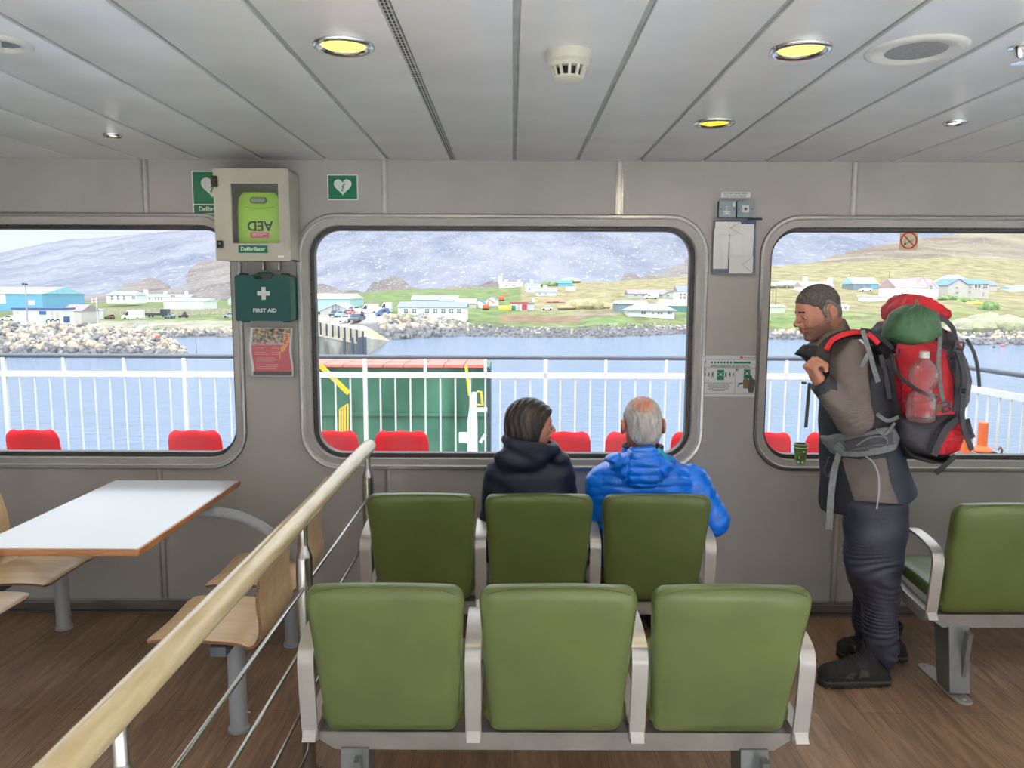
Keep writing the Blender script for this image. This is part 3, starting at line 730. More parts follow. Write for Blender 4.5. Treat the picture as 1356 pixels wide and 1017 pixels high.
# ---- first aid box
YA = 3.88; a = at(312, 425, Y=YA); b = at(384, 364, Y=YA); x0, x1, z0, z1 = a.x, b.x, a.z, b.z
m_teal = mat('teal_plastic', (0,74,68), .36, amp=.02); m_teal2 = mat('teal_plastic_back', (14,118,104), .36, amp=.02)
t = thing('first_aid_box', 'dark green plastic first aid box with white cross, hung below the defibrillator cabinet', 'first aid box', ((x0+x1)/2, D-.06, z0))
hx = (x0+x1)/2+.005
P = [(x0+.006,z0),(x1-.006,z0),(x1,z0+.006),(x1-.002,z1-.012),(x1-.014,z1),(hx+.055,z1),(hx+.040,z1-.022),(hx-.040,z1-.022),(hx-.055,z1),(x0+.014,z1),(x0+.002,z1-.012),(x0,z0+.006)]
mb = MB(); mb.prism(P, lambda u,v,w: V((u, YA+w, v)), .052); mb.out('front_shell', m_teal, t)
mb = MB(); mb.prism([(u, v) for u, v in P], lambda u,v,w: V((u, YA+.053+w, v)), .062); mb.out('back_shell', m_teal2, t)
mb = MB(); mb.tube([V((hx-.048, YA+.03, z1-.004)), V((hx-.03, YA+.03, z1+.008)), V((hx+.03, YA+.03, z1+.008)), V((hx+.048, YA+.03, z1-.004))], .006, 10); mb.out('handle', m_teal, t)
for s in (-1, 1):
    mb = MB(); mb.box((hx+s*.105, YA+.03, z1+.002), (.034, .05, .012), bev=.003); mb.out('latch', m_black, t)
    mb = MB(); mb.box((hx+s*.105, YA+.04, z0-.003), (.034, .05, .010), bev=.003); mb.out('hinge', m_teal, t)
cz = z0+.6*(z1-z0); mb = MB(); q = .0105; L = .0315
mb.prism([(-q,-L),(q,-L),(q,-q),(L,-q),(L,q),(q,q),(q,L),(-q,L),(-q,q),(-L,q),(-L,-q),(-q,-q)], lambda u,v,w: V((hx+u, YA-w, cz+v)), .0012); mb.out('white_cross', m_signwhite, t)
text('lettering', 'FIRST AID', .026, (hx+.004, YA-.0006, z0+.052), m_signwhite, t, sx=1.06, bold=.03)
# ---- leaflet holder
YL = 3.962; a = at(329, 500, Y=YL); b = at(387, 434, Y=YL); x0, x1, z0, z1 = a.x, b.x, a.z, b.z
t = thing('leaflet_holder', 'clear acrylic leaflet holder below the first aid box', 'leaflet holder', ((x0+x1)/2, D-.02, z0))
mb = MB()
mb.box(((x0+x1)/2, D-.001, (z0+z1)/2), (x1-x0, .003, z1-z0)); mb.box(((x0+x1)/2, (YL+D)/2, z0+.0015), (x1-x0, D-YL, .003))
mb.box(((x0+x1)/2, YL, (z0+z1)/2-.01), (x1-x0, .002, z1-z0-.02))
for x in (x0, x1): mb.box((x, (YL+D)/2, (z0+z1)/2-.01), (.003, D-YL, z1-z0-.02))
mb.out('pocket', mcl, t)
LX0, LX1, LZ0, LZ1 = x0+.012, x1-.010, z0+.006, z1-.002
yl = YL+.010
tl = thing('leaflet', 'red firefighter recruitment leaflet standing in the clear holder', 'leaflet', ((LX0+LX1)/2, yl, LZ0))
def wavy(mb, u0, u1, v0, v1, y, mi=0, nu=10, nv=16, wv=.006):
    def f(a, b):
        v = v0+(v1-v0)*b; u = u0+(u1-u0)*a
        return V((LX0+(LX1-LX0)*u+wv*math.sin(v*7.2+.6), y-.004*math.sin(v*7), LZ0+(LZ1-LZ0)*v))
    mb.grid(f, nu, nv, mi)
m_paper = mat('paper_white', (232,232,230), .5, amp=.015)
mb = MB(); 
for k in range(4): wavy(mb, -.02*(k > 1), 1, 0, 1, yl+.003*k+.002)
mb.out('paper_sheets', m_paper, tl, recalc=False)
m_red = mat('leaflet_red', (190,28,34), .35, amp=.04, scale=20)
mb = MB(); wavy(mb, .05, .97, .03, .985, yl); mb.out('red_page', m_red, tl, recalc=False)
mb = MB(); wavy(mb, .05, .97, .70, .985, yl-.0008); mb.out('photo_strip', mat('photo_mottle', (40,34,34), .4, scale=60, rgb2=(214,186,130), contrast=(.42,.62), detail=3), tl, recalc=False)
mb = MB(); wavy(mb, .80, .97, .69, .90, yl-.0012, nv=4); mb.out('chequer_panel', mat('chequer_orange', (222,160,54), .4, scale=50, rgb2=(180,40,40), contrast=(.48,.52), detail=0), tl, recalc=False)
mb = MB(); wavy(mb, .03, .97, .02, .10, yl-.0012, nv=4); mb.out('grey_footer', mat('leaflet_grey', (74,66,66), .5), tl, recalc=False)
cxl = (LX0+LX1)/2
text('lettering', 'ON CALL FIREFIGHTERS', .0165, (cxl-.012, yl-.0055, LZ0+.675*(LZ1-LZ0)), m_paper, tl, sx=.92, bold=.02)
for k, (u, v, w_) in enumerate([(.1,.585,.2),(.1,.545,.3),(.1,.5,.26),(.1,.455,.34),(.5,.585,.2),(.5,.545,.18),(.5,.5,.2),(.5,.455,.19),(.14,.38,.45),(.12,.34,.5),(.12,.305,.42),(.1,.24,.55),(.1,.205,.56),(.1,.17,.5)]):
    mb = MB(); xx = LX0+u*(LX1-LX0)+.004; zz = LZ0+v*(LZ1-LZ0); mb.box((xx+w_*.5*(LX1-LX0), yl-.0054, zz), (w_*(LX1-LX0), .0006, .0022)); mb.out('text_line', mat('line_pink', (226,160,156), .5), tl)
mb = MB(); mb.prism([(.74,.62),(.80,.66),(.9,.7),(.94,.69),(.88,.62),(.87,.57),(.80,.53),(.75,.53),(.73,.48),(.74,.43),(.71,.36),(.70,.36),(.715,.45),(.69,.5),(.72,.53),(.76,.56)], lambda u,v,w: V((LX0+u*(LX1-LX0), yl-.0052-w, LZ0+(v-.02)*(LZ1-LZ0))), .0006); mb.out('island_map', mat('map_orange', (232,150,40), .5), tl)
# ---- sockets, label strip
m_sock = mat('socket_metal_grey', (128,142,148), .38, .35, amp=.03)
YS = D-.038
def sock(px0, px1, label, kind):
    a = at(px0, 288, Y=YS); b = at(px1, 265.5, Y=YS); x0, x1, z0, z1 = a.x, b.x, a.z, b.z; cx, cz = (x0+x1)/2, (z0+z1)/2
    t = thing('wall_socket', label, 'socket', (cx, D-.02, z0), 'grey metal socket boxes')
    mb = MB(); mb.box((cx, (YS+.006+D)/2, cz), (x1-x0, D-YS-.006, z1-z0), bev=.004); mb.out('back_box', mat('socket_box_dark', (86,96,102), .4, .4), t)
    mb = MB(); mb.prism(rrect(x0, x1, z0, z1, .008, 4), lambda u,v,w: V((u, YS+w, v)), .006); fp = mb.out('face_plate', m_sock, t)
    for s in (-1, 1):
        MB().lathe([(.0035,0),(.0035,-.0012),(.001,-.0015)], (cx+s*.033, YS, cz), (0,1,0), n=10).out('screw', m_dsteel, fp)
    if kind == 0:
        mb = MB(); plate(mb, cx-.022, cx+.014, cz-.028, cz-.010, YS, .0015, .002); plate(mb, cx-.009, cx+.001, cz-.006, cz+.014, YS, .0015, .002); so_ = mb.out('outlet_face', m_white, fp)
        for dx, dz, w_, h_ in ((-.015,-.019,.007,.0045),(.007,-.019,.007,.0045),(-.004,.004,.0045,.008)): MB().box((cx+dx, YS-.0018, cz+dz), (w_, .001, h_)).out('pin_slot', m_ink, so_)
        MB().box((cx+.028, YS-.004, cz+.022), (.012, .008, .026), bev=.002).out('rocker_switch', m_white, fp)
        MB().box((cx+.028, YS-.0085, cz+.032), (.006, .001, .004)).out('red_mark', m_red, fp)
    else:
        mb = MB(); plate(mb, cx-.017, cx+.017, cz-.017, cz+.017, YS, .0015, .002); so_ = mb.out('aerial_plate', m_white, fp)
        MB().lathe([(.007,0),(.007,-.005),(.0045,-.005),(.0045,-.001),(.001,-.001)], (cx, YS-.0015, cz), (0,1,0), n=16).out('aerial_connector', m_dsteel, so_)
sock(952, 975, 'grey metal power socket with white switch, left of the pair above the paper pocket', 0)
sock(976, 998.5, 'grey metal aerial socket, right of the pair above the paper pocket', 1)
a = at(955, 261.5, Y=D); b = at(994, 254.5, Y=D)
t = thing('label_strip', 'small white two-line label stuck above the grey sockets', 'label', ((a.x+b.x)/2, D, a.z))
mb = MB(); plate(mb, a.x, b.x, a.z, b.z, D, .0008, .001); mb.out('sticker', m_signwhite, t)
text('lettering', 'ELECTRIC SHAVER SUPPLY', .0115, ((a.x+b.x)/2, D-.0012, b.z-.008), m_ink, t, sx=.9)
text('lettering', 'TO BE CLEANED OPERATIVE', .0100, ((a.x+b.x)/2-.004, D-.0012, a.z+.007), m_ink, t, sx=.9)
# ---- paper pocket
YP = 3.962; a = at(944, 363, Y=YP); b = at(1004, 291, Y=YP); x0, x1, z0, z1 = a.x, b.x, a.z, b.z; W_ = x1-x0; Hh = z1-z0
t = thing('wall_pocket', 'clear plastic wall pocket stuffed with papers under the grey sockets', 'document pocket', ((x0+x1)/2, D-.02, z0))
mb = MB(); mb.box(((x0+x1)/2, YP, (z0+z1)/2-.02), (W_, .002, Hh-.04)); mb.box(((x0+x1)/2, D-.002, (z0+z1)/2), (W_, .003, Hh)); mb.box(((x0+x1)/2, (YP+D)/2, z0+.001), (W_, D-YP, .003))
for x in (x0, x1): mb.box((x, (YP+D)/2, (z0+z1)/2-.02), (.003, D-YP, Hh-.04))
mb.out('pocket', mcl, t)
t2 = thing('booklet', 'dark blue booklet poking out of the top of the clear wall pocket', 'booklet', ((x0+x1)/2, D-.012, z0+.01))
mb = MB(); mb.box(((x0+x1)/2+.004, D-.012, z0+Hh/2+.004), (W_-.008, .006, Hh-.004), rot=Matrix.Rotation(R(-1.5), 3, 'Y')); mb.out('cover', mat('booklet_navy', (40,62,120), .35, scale=14, rgb2=(92,96,120)), t2)
mb = MB(); mb.box((x1-.012, D-.022, z1+.004), (.075, .008, .010), rot=Matrix.Rotation(R(-2), 3, 'Y'), bev=.003); mb.out('spine_roll', mat('navy_roll', (22,26,60), .4), t2)
text('lettering', 'ferry', .02, (x0+.075, D-.0165, z1-.014), m_paper, t2, bold=.02)
def sheet(label, u0, u1, v0, v1, y, fold=.003, flap=0, ph=0.):
    xa, xb, za, zb = x0+u0*W_, x0+u1*W_, z0+v0*Hh, z0+v1*Hh
    t = thing('folded_paper', label, 'paper', ((xa+xb)/2, y, za), 'white papers in the wall pocket')
    mb = MB()
    for off in (0, .0022): mb.grid(lambda a, b: V((xa+(xb-xa)*a, y+off+fold*math.sin(a*9+ph+b*2)*.8, za+(zb-za)*b)), 24, 6)
    mb.out('sheet', m_paper, t, recalc=False, angle=None)
    if flap:
        c = (xb if flap > 0 else xa); k = -1 if flap > 0 else 1
        mb = MB()
        for p, q in (((c, zb), (c+k*.055, (za+zb)/2)), ((c+k*.055, (za+zb)/2), (c, za))): mb.tube([V((p[0], y-.0042, p[1])), V((q[0], y-.0042, q[1]))], .0008, 5)
        mb.out('flap_line', mat('fold_grey', (120,120,126), .6), t)
sheet('long white paper sheet at the back left of the wall pocket', .02, .36, .10, .84, D-.020, .004, 0, 1.)
sheet('crumpled white paper sheets filling the right of the wall pocket', .38, .93, .30, .93, D-.022, .005, 0, 0.)
sheet('white envelope across the top of the wall pocket', .03, .62, .74, .965, D-.029, .0008, 1)
sheet('white envelope at the bottom right of the wall pocket', .38, .93, .02, .335, D-.031, .0006, 1)
# ---- safety notice
YN = D; a = at(929, 525, Y=YN); b = at(1003, 471, Y=YN); x0, x1, z0, z1 = a.x, b.x, a.z, b.z; W_ = x1-x0; Hh = z1-z0
m_line = mat('print_grey', (70,72,74), .5); m_pict = mat('pictogram_green', (0,122,92), .45); m_notice = mat('notice_white', (216,218,222), .4, amp=.01)
t = thing('safety_notice', 'white safety instruction notice with green squares, left of the right window', 'notice', ((x0+x1)/2, YN, z0))
def U(u, v): return x0+u*W_, z0+v*Hh
mb = MB(); plate(mb, x0, x1, z0, z1, YN, .002, .001); mb.out('board', m_notice, t)
def nb(name, u0, u1, v0, v1, m=m_line, y=.002, par=None):
    (a0, c0), (a1, c1) = U(u0, v0), U(u1, v1); mb = MB(); mb.box(((a0+a1)/2, YN-y-.0003, (c0+c1)/2), (abs(a1-a0), .0006, abs(c1-c0))); return mb.out(name, m, par or t, smooth=False)
for v in (.905, .70, .07): nb('rule_line', .01, .99, v, v+.006)
nb('rule_line', .605, .61, .07, .70)
for i in range(7): nb('green_square', .15+.058*i, .15+.058*i+.036, .805, .855, m_pict)
nb('green_bar', .565, .88, .805, .855, m_pict)
for u, v, d in ((.035,.85,'1'),(.035,.66,'2'),(.635,.66,'3')):
    q = nb('number_box', u-.022, u+.022, v-.03, v+.03, m_line); text('number', d, .016, (*[U(u, v)[0]], YN-.003, U(u, v)[1]), m_notice, q)
nb('orange_logo', .68, .735, .93, .975, mat('logo_orange', (232,92,56), .5)); text('lettering', 'lifejacket instruction', .0085, (U(.87,.955)[0], YN-.0026, U(.87,.955)[1]), m_line, t)
text('lettering', 'The general emergency signal is seven or more short blasts', .0082, (U(.5,.765)[0], YN-.0026, U(.5,.765)[1]), m_line, t, bold=.01)
text('lettering', 'followed by one long blast on the ship\'s whistle and alarm bells', .0082, (U(.5,.73)[0], YN-.0026, U(.5,.73)[1]), m_line, t, bold=.01)
for k, s_ in enumerate(['If there is an emergency you will hear the alarm', 'and should go to your assembly station', 'following the signs. Crew will direct you', 'and help you. Please stay calm and', 'listen for announcements at all times', 'and await instructions']):
    text('lettering', s_, .0072, (U(.305, .335-.038*k)[0], YN-.0026, U(.305, .335-.038*k)[1]), m_line, t, bold=.01)
def pict(u, v, w, h):
    q = nb('assembly_sign', u-w/2, u+w/2, v-h/2, v+h/2, m_pict)
    mb = MB(); cx, cz = U(u, v+.02); 
    for sx_ in (-1, 1):
        for sz_ in (-1, 1):
            mb.prism([(cx+sx_*.010, cz+sz_*.012), (cx+sx_*.014, cz+sz_*.009), (cx+sx_*.0095, cz+sz_*.006)][::sx_*sz_], lambda a,b,w: V((a, YN-.0026-w, b)), .0005)
    for dx in (-.0045, 0, .0045): mb.ell((cx+dx, YN-.0028, cz+.003), (.0016,.0006,.0018), n=8); mb.box((cx+dx, YN-.0028, cz-.003), (.003,.0006,.007))
    mb.out('people_symbol', m_notice, q)
pict(.335, .53, .13, .25); pict(.82, .555, .12, .22)
def walker(u, v, s, d):
    mb = MB(); cx, cz = U(u, v)
    mb.ell((cx+d*.001*s, YN-.0024, cz+.0125*s), (.0022*s,.0006,.0024*s), n=8)
    for p, q, r in (((0,.010),(0,.001),.0028),((0,.001),(.0035,-.010),.0014),((0,.001),(-.004,-.010),.0014),((0,.009),(.004,.003),.0011),((0,.009),(-.0035,.003),.0011)):
        mb.prism([(cx+s*(p[0]-r), cz+s*p[1]), (cx+s*(p[0]+r), cz+s*p[1]), (cx+s*(q[0]+r), cz+s*q[1]), (cx+s*(q[0]-r), cz+s*q[1])], lambda a,b,w: V((a, YN-.002-w, b)), .0006)
    mb.out('walking_figure', m_line, t)
for u, s_ in ((.05,.85),(.115,.95),(.19,1.2),(.43,1.2),(.505,1.),(.57,.85)): walker(u, .53, s_, 1)
m_khaki = mat('print_khaki', (120,104,70), .5); m_olive2 = mat('print_olive', (78,84,74), .5)
for nm, pts, m in (('helper_figure', [(.86,.05+.05),(.95,.10),(.985,.40),(.93,.44),(.90,.53),(.875,.53),(.86,.42),(.80,.36),(.84,.22)], m_olive2), ('lifejacket_figure', [(.76,.20),(.85,.20),(.86,.40),(.82,.46),(.78,.46),(.75,.40)], m_khaki), ('arm_strap', [(.67,.33),(.75,.35),(.75,.31),(.68,.29),(.665,.24),(.655,.24)], m_line)):
    mb = MB(); mb.prism([U(*p) for p in pts], lambda a,b,w: V((a, YN-.002-w, b)), .0006 if nm != 'lifejacket_figure' else .001); mb.out(nm, m, t, smooth=False)
# ---- no smoking sticker on the glass
YG = GY; a = at(1190.5, 331, Y=YG); b = at(1216, 307, Y=YG); x0, x1, z0, z1 = a.x, b.x, a.z, b.z; cx, cz = (x0+x1)/2, (z0+z1)/2+.002
t = thing('no_smoking_sticker', 'square cream no smoking sticker on the right window glass', 'sticker', (cx, YG-.001, z0))
mb = MB(); plate(mb, x0, x1, z0, z1, YG-.0005, .0008, .002); mb.out('backing', mat('sticker_cream', (214,208,170), .5, amp=.02), t)
mb = MB(); ro, ri = .044, .036
mb.loft([[V((cx+r*math.cos(2*PI*k/40), YG-y, cz+r*math.sin(2*PI*k/40))) for k in range(40)] for r, y in ((ri,.0013),(ri,.0020),(ro,.0020),(ro,.0013),(ri,.0013))], caps=False)
q = .0032; c45 = math.cos(R(45)); d1 = V((c45, 0, -c45)); d2 = V((c45, 0, c45)); o = V((cx, YG-.0016, cz))
mb.loft([[o+d1*s*.037+d2*a_*q+V((0,b_*.0003,0)) for a_, b_ in ((-1,-1),(1,-1),(1,1),(-1,1))] for s in (-1, 1)]); mb.out('red_prohibition_ring', mat('sign_red', (206,34,38), .4), t)
mb = MB(); 
def rotbox(mb, ux, uz, w_, h_, ang): mb.box((cx+ux, YG-.00145, cz+uz), (w_, .0003, h_), rot=Matrix.Rotation(R(-ang), 3, 'Y'))
rotbox(mb, .004, -.004, .048, .0016, 27); rotbox(mb, .002, -.011, .046, .0016, 27); rotbox(mb, -.018, -.018, .010, .010, 27)
mb.tube([V((cx-.018, YG-.0014, cz-.004)), V((cx-.016, YG-.0014, cz+.008)), V((cx-.008, YG-.0014, cz+.010)), V((cx-.006, YG-.0014, cz+.02))], .0008, 5); mb.out('cigarette_symbol', m_ink, t)
# ---- paper cups on the sill
SZ = WIN[2][2]-.0415; a = at(1059.5, 611, Y=4.013); cxp = a.x
m_cupg = mat('cup_green', (84,126,44), .5, scale=30, rgb2=(118,158,66), contrast=(.45,.6)); m_cupw = mat('cup_white', (232,232,224), .5, amp=.02)
def cup(label, z, inner):
    t = thing('paper_cup', label, 'cup', (cxp, 4.013, z), 'stacked green paper cups')
    mb = MB(); mb.lathe([(.0255,0),(.0265,0),(.0345,.088),(.0338,.088),(.026,.002),(.001,.002)], (cxp, 4.013, z), n=40); b_ = mb.out('cup_wall', m_cupg, t, angle=40)
    mb = MB(); mb.lathe([(.0345,.086),(.0368,.087),(.0372,.0895),(.0355,.0915),(.0336,.0895),(.0338,.086),(.0345,.086)], (cxp, 4.013, z), n=40); mb.out('rolled_rim', m_cupw, t)
    if not inner:
        for k, (an, zz, w_, h_, m) in enumerate(((-78,.045,.007,.012,mat('print_red', (206,60,70), .5)), (-60,.045,.006,.012,mat('print_blue', (70,130,200), .5)), (-120,.040,.004,.016,m_cupw), (-80,.070,.008,.008,m_cupw), (-128,.012,.010,.012,m_cupw), (-86,.012,.014,.008,m_cupw))):
            r = .0263+.0092*zz/.088+.0012; an = R(an); mb = MB(); mb.box((cxp+r*math.cos(an), 4.013+r*math.sin(an), z+zz), (.0012, w_, h_), rot=Matrix.Rotation(an, 3, 'Z')); mb.out('print_mark', m, b_)
cup('green paper cup with a white rim standing on the right window sill, lower of two', SZ, False)
cup('green paper cup nested in the top of another on the right window sill', SZ+.018, True)
# ============================================================ OUTSIDE DECK
m_wpaint = mat('white_ship_paint', (232,232,234), .4, amp=.02)
m_deck = mat('deck_green', (70,110,88), .6, amp=.08, scale=6)
m_railtop = mat('rail_grey', (92,98,112), .4)
mb = MB(); mb.box((0, 5.6, -.05), (14, 3.0, .08)); tag(mb.out('deck_floor', m_deck, origin=(0,5.6,-.05)), 'green painted outside deck', kind='structure')
RYY, RZT, RZM = 6.94, 1.148, .985; RXC = 3.60
t = thing('deck_railing', 'long white deck railing with a dark top tube outside the windows', 'railing', (0, RYY, -.01))
path = [V((-6.2, RYY, 0)), V((RXC-.25, RYY, 0)), V((RXC-.07, RYY-.07, 0)), V((RXC, RYY-.25, 0)), V((RXC+.14, 4.35, 0))]
mb = MB(); mb.tube([p+V((0,0,RZT)) for p in path], .021, 12); mb.out('top_rail', m_railtop, t)
mb = MB(); mb.band([p+V((0,0,RZM)) for p in path], .03, .05, (0,0,1)); mb.out('middle_rail', m_wpaint, t)
mb = MB(); mb.band([p+V((0,0,.12)) for p in path], .03, .03, (0,0,1)); mb.out('bottom_rail', m_wpaint, t)
x483 = at(484.5, 550, Y=RYY).x; stp = .5445; k = 0
pos = []
for i in range(-10, 9):
    x = x483+i*stp
    if x > RXC-.3: break
    thick = (i % 3 == 0); w_ = .036 if thick else .022
    z0 = -.01 if thick else RZM
    mb = MB(); mb.box((x, RYY, (z0+RZT)/2), (w_*(1.25 if not thick else 1), .03, RZT-z0)); mb.out('post', m_wpaint, t)
    for j in range(3 if (i+1) % 3 else 3):
        xx = x+(j+1)*stp/4.
        if xx < RXC-.2: MB().cyl((xx, RYY, .12), (xx, RYY, RZM), .0085, n=8, caps=False).out('baluster', m_wpaint, t)
    if not thick: MB().cyl((x, RYY, .12), (x, RYY, RZM), .0085, n=8, caps=False).out('baluster', m_wpaint, t)
for i in range(19):
    y = RYY-.34-i*.125; x = RXC+.14*(RYY-.25-y)/(RYY-.25-4.35)
    if i % 8 == 3:
        MB().box((x, y, .57), (.03, .045, 1.14)).out('post', m_wpaint, t)
    else:
        MB().cyl((x, y, .12), (x, y, RZM), .0085, n=8, caps=False).out('baluster', m_wpaint, t)
# red plastic deck seats
m_redp = mat('red_seat_plastic', (255,0,30), .45, amp=.04, scale=9, spec=.15)
ZT = .742
def deck_seat(xc, label, first=None, Y=5.40, zt=ZT):
    t = thing('deck_chair', label, 'chair', (xc, Y, -.01), 'red plastic deck seats outside')
    # shell: profile in (y,z) swept across with rounded corners; back faces the window
    prof = [(0.0,1.0,.68),(-.006,.985,.82),(-.008,.955,.92),(.0,.90,.98),(.012,.78,1.0),(.028,.62,1.02),(.045,.50,1.04),(.07,.43,1.05),(.12,.39,1.05),(.22,.385,1.05),(.34,.40,1.03),(.41,.40,.97),(.43,.37,.9)]
    mb = MB(); W_ = .195; K = 14; A1 = []; A2 = []
    for y, f, w_ in prof:
        z = f*zt if f > .5 else f
        z = zt*f if f > .45 else f*.95
        r1 = []; r2 = []
        for k in range(K+1):
            u = -1+2*k/K; x = xc+u*W_*w_; cur = .028*(abs(u)**3)
            dz = (-.004+.004*math.cos(u*5)) if f > .95 else 0
            r1.append(V((x, Y+y+cur*(1 if f > .45 else 0), z+dz+(cur*.5 if f < .45 else 0)))); r2.append(r1[-1]+V((0, .006, .003)))
        A1.append(mb.ring(r1)); A2.append(mb.ring(r2))
    for R_ in (A1, A2):
        for a, b in zip(R_, R_[1:]): mb.bridge(a, b, False)
    for k in (0, K):
        for i in range(len(prof)-1): mb.bm.faces.new((A1[i][k], A1[i+1][k], A2[i+1][k], A2[i][k]))
    mb.bridge(A1[0], A2[0], False); mb.bridge(A1[-1], A2[-1], False)
    mb.out('seat_shell', m_redp, t, angle=60)
    mb = MB(); mb.box((xc, Y+.22, .33), (.50, .06, .05)); mb.box((xc, Y+.22, .16), (.06, .06, .34)); mb.box((xc, Y+.22, -.004), (.22, .18, .012)); mb.out('pedestal', m_ggrey, t)
    return t
for pxc, lab in ((40,'red deck seat at the left picture edge, outside the left window'), (256,'red deck seat alone near the right side of the left window'), (346,'red deck seat hidden mostly by the pillar right of the left window'),
                 (438,'red deck seat in the bottom left corner of the centre window'), (531,'red deck seat just behind the end of the wooden handrail'),
                 (747,'red deck seat between the two seated heads'), (838,'red deck seat directly behind the white-haired man'), (925,'red deck seat cut by the bottom right corner of the centre window'),
                 (1014,'red deck seat in the bottom left corner of the right window'), (1104,'red deck seat just right of the green paper cup')):
    deck_seat(at(pxc, 590, Y=5.4).x, lab)
# orange deck marker on a grey locker
p = at(1302, 598, Y=5.7); t = thing('deck_locker', 'grey deck locker outside, right of the red backpack', 'locker', (p.x, 5.7, -.01))
mb = MB(); mb.box((p.x+.0, 5.75, (p.z-.01)/2), (.17, .3, p.z+.01-.0), bev=.01); mb.out('locker_body', m_grey, t); mb = MB(); mb.box((p.x, 5.75, p.z-.008), (.18, .32, .016), bev=.004); mb.out('locker_lid', m_grey, t)
mb = MB(); mb.tube([V((p.x+.085, 5.62, p.z)), V((p.x+.09, 5.62, p.z+.03)), V((p.x+.075, 5.62, p.z+.05)), V((p.x+.06, 5.62, p.z+.03))], .008, 8); mb.out('shackle', mat('rust_brown', (120,84,66), .6), t)
m_orange = mat('orange_plastic', (244,112,44), .5, amp=.03)
t = thing('deck_marker', 'orange cylinder with a flared foot on the grey locker outside the right window', 'marker', (p.x, 5.7, p.z))
mb = MB(); mb.lathe([(.072,.0),(.072,.012),(.055,.03),(.036,.045),(.034,.06)], (p.x, 5.72, p.z), n=28); mb.out('flared_foot', m_orange, t)
mb = MB(); mb.lathe([(.034,.05),(.034,.215),(.03,.22),(.001,.22)], (p.x, 5.72, p.z), n=28); mb.out('tube', m_orange, t, angle=30)
p = at(1279, 600, Y=5.6); t = thing('deck_marker', 'orange deck marker mostly hidden behind the red backpack', 'marker', (p.x, 5.6, -.01))
mb = MB(); mb.lathe([(.11,0),(.11,.02),(.05,.06),(.04,.10),(.036,.70),(.001,.71)], (p.x, 5.6, -.01), n=24); mb.out('marker_body', m_orange, t, angle=40)
# green bow bulwark with red top
m_hull = mat('hull_green', (24,84,62), .42, scale=2.6, rgb2=(88,146,118), contrast=(.35,.8), stretch=(1,1,.35), detail=8); m_redtop = mat('ledge_red', (232,116,104), .55, amp=.05)
gx0 = -3.05; e = at(641, 483, Y=9.42); gx1 = at(648, 540, Y=9.42).x; gz = e.z
t = thing('bow_bulwark', 'green painted steel bulwark with a red top ledge, beyond the railing', 'bulwark', ((gx0+gx1)/2, 9.9, -6.4))
mb = MB(); mb.box(((gx0+gx1)/2, 9.92, (-6.4+gz-.03)/2), (gx1-gx0, .96, gz-.03+6.4)); mb.box(((gx0+gx1)/2, 9.42, gz-.62), (gx1-gx0, .02, .04)); mb.out('green_plating', m_hull, t)
n_ = 11; wl = (e.x-gx0)/n_
for i in range(n_):
    mb = MB(); a = gx0+wl*i+.006; b = gx0+wl*(i+1)-.006
    mb.loft([[V((a, 9.36, z)), V((b, 9.36, z)), V((b-.0, 10.36, z)), V((a-.0, 10.36, z))] for z in (gz-.03, gz)]); mb.out('ledge_panel', m_redtop, t, smooth=False)
mb = MB(); mb.box((gx1-.0, 9.44, gz-1.6), (.035, .06, 3.1)); mb.out('corner_edge', mat('edge_dark', (58,66,76), .5), t)
m_yel = mat('yellow_paint', (238,196,30), .45, amp=.03)
a, b = at(424, 484, Y=9.2), at(462, 521, Y=9.2); mb = MB(); mb.band([a, b], .055, .03, (0,-1,0)); mb.out('yellow_brace', m_yel, t)
for k in range(4):
    a, b = at(450+k*3.6, 542-k*2, Y=9.2), at(449+k*3.4, 575, Y=9.2); mb = MB(); mb.band([a, b+V((0,0,-.6))], .018, .02, (0,-1,0)); mb.out('ladder_bar', m_yel, t)
mb = MB(); mb.band([at(450, 542, Y=9.2), at(461, 535, Y=9.2)], .018, .02, (0,-1,0)); mb.out('ladder_top', m_yel, t)
t = thing('davit', 'white davit arm with a yellow bracket at the right end of the green bulwark', 'davit', (at(627,600,Y=9.0).x, 9.0, -1.2))
P = [(621,600),(619,560),(623,530),(625,520),(631,520),(632,560),(633,600)]
q = [at(a, b, Y=9.0) for a, b in P]; mb = MB(); mb.prism([(v.x, v.z) for v in q[1:-1]] + [(q[-1].x, -1.2), (q[0].x, -1.2)], lambda u,v,w: V((u, 8.95+w, v)), .12); mb.out('arm', m_wpaint, t)
for (x0, y0, x1, y1) in ((608,573,620,586),(630,540,645,545)):
    a, b = at(x0, y1, Y=9.0), at(x1, y0, Y=9.0); mb = MB(); mb.box(((a.x+b.x)/2, 9.0, (a.z+b.z)/2), (b.x-a.x, .08, b.z-a.z), bev=.005); mb.out('bracket', m_wpaint, t)
mb = MB(); mb.tube([at(617,484,Y=9.1), at(619,500,Y=9.05), at(622,524,Y=9.0)], .018, 8); mb.out('yellow_strut', m_yel, t)
mb = MB(); mb.tube([at(632,519,Y=9.0), at(637,519,Y=9.0), at(639,536,Y=9.0), at(632,536,Y=9.0)], .016, 8); mb.out('yellow_bracket', m_yel, t)
mb = MB(); mb.tube([at(636,586,Y=9.0), at(643,575,Y=9.0)], .02, 8); mb.out('cleat', m_wpaint, t)
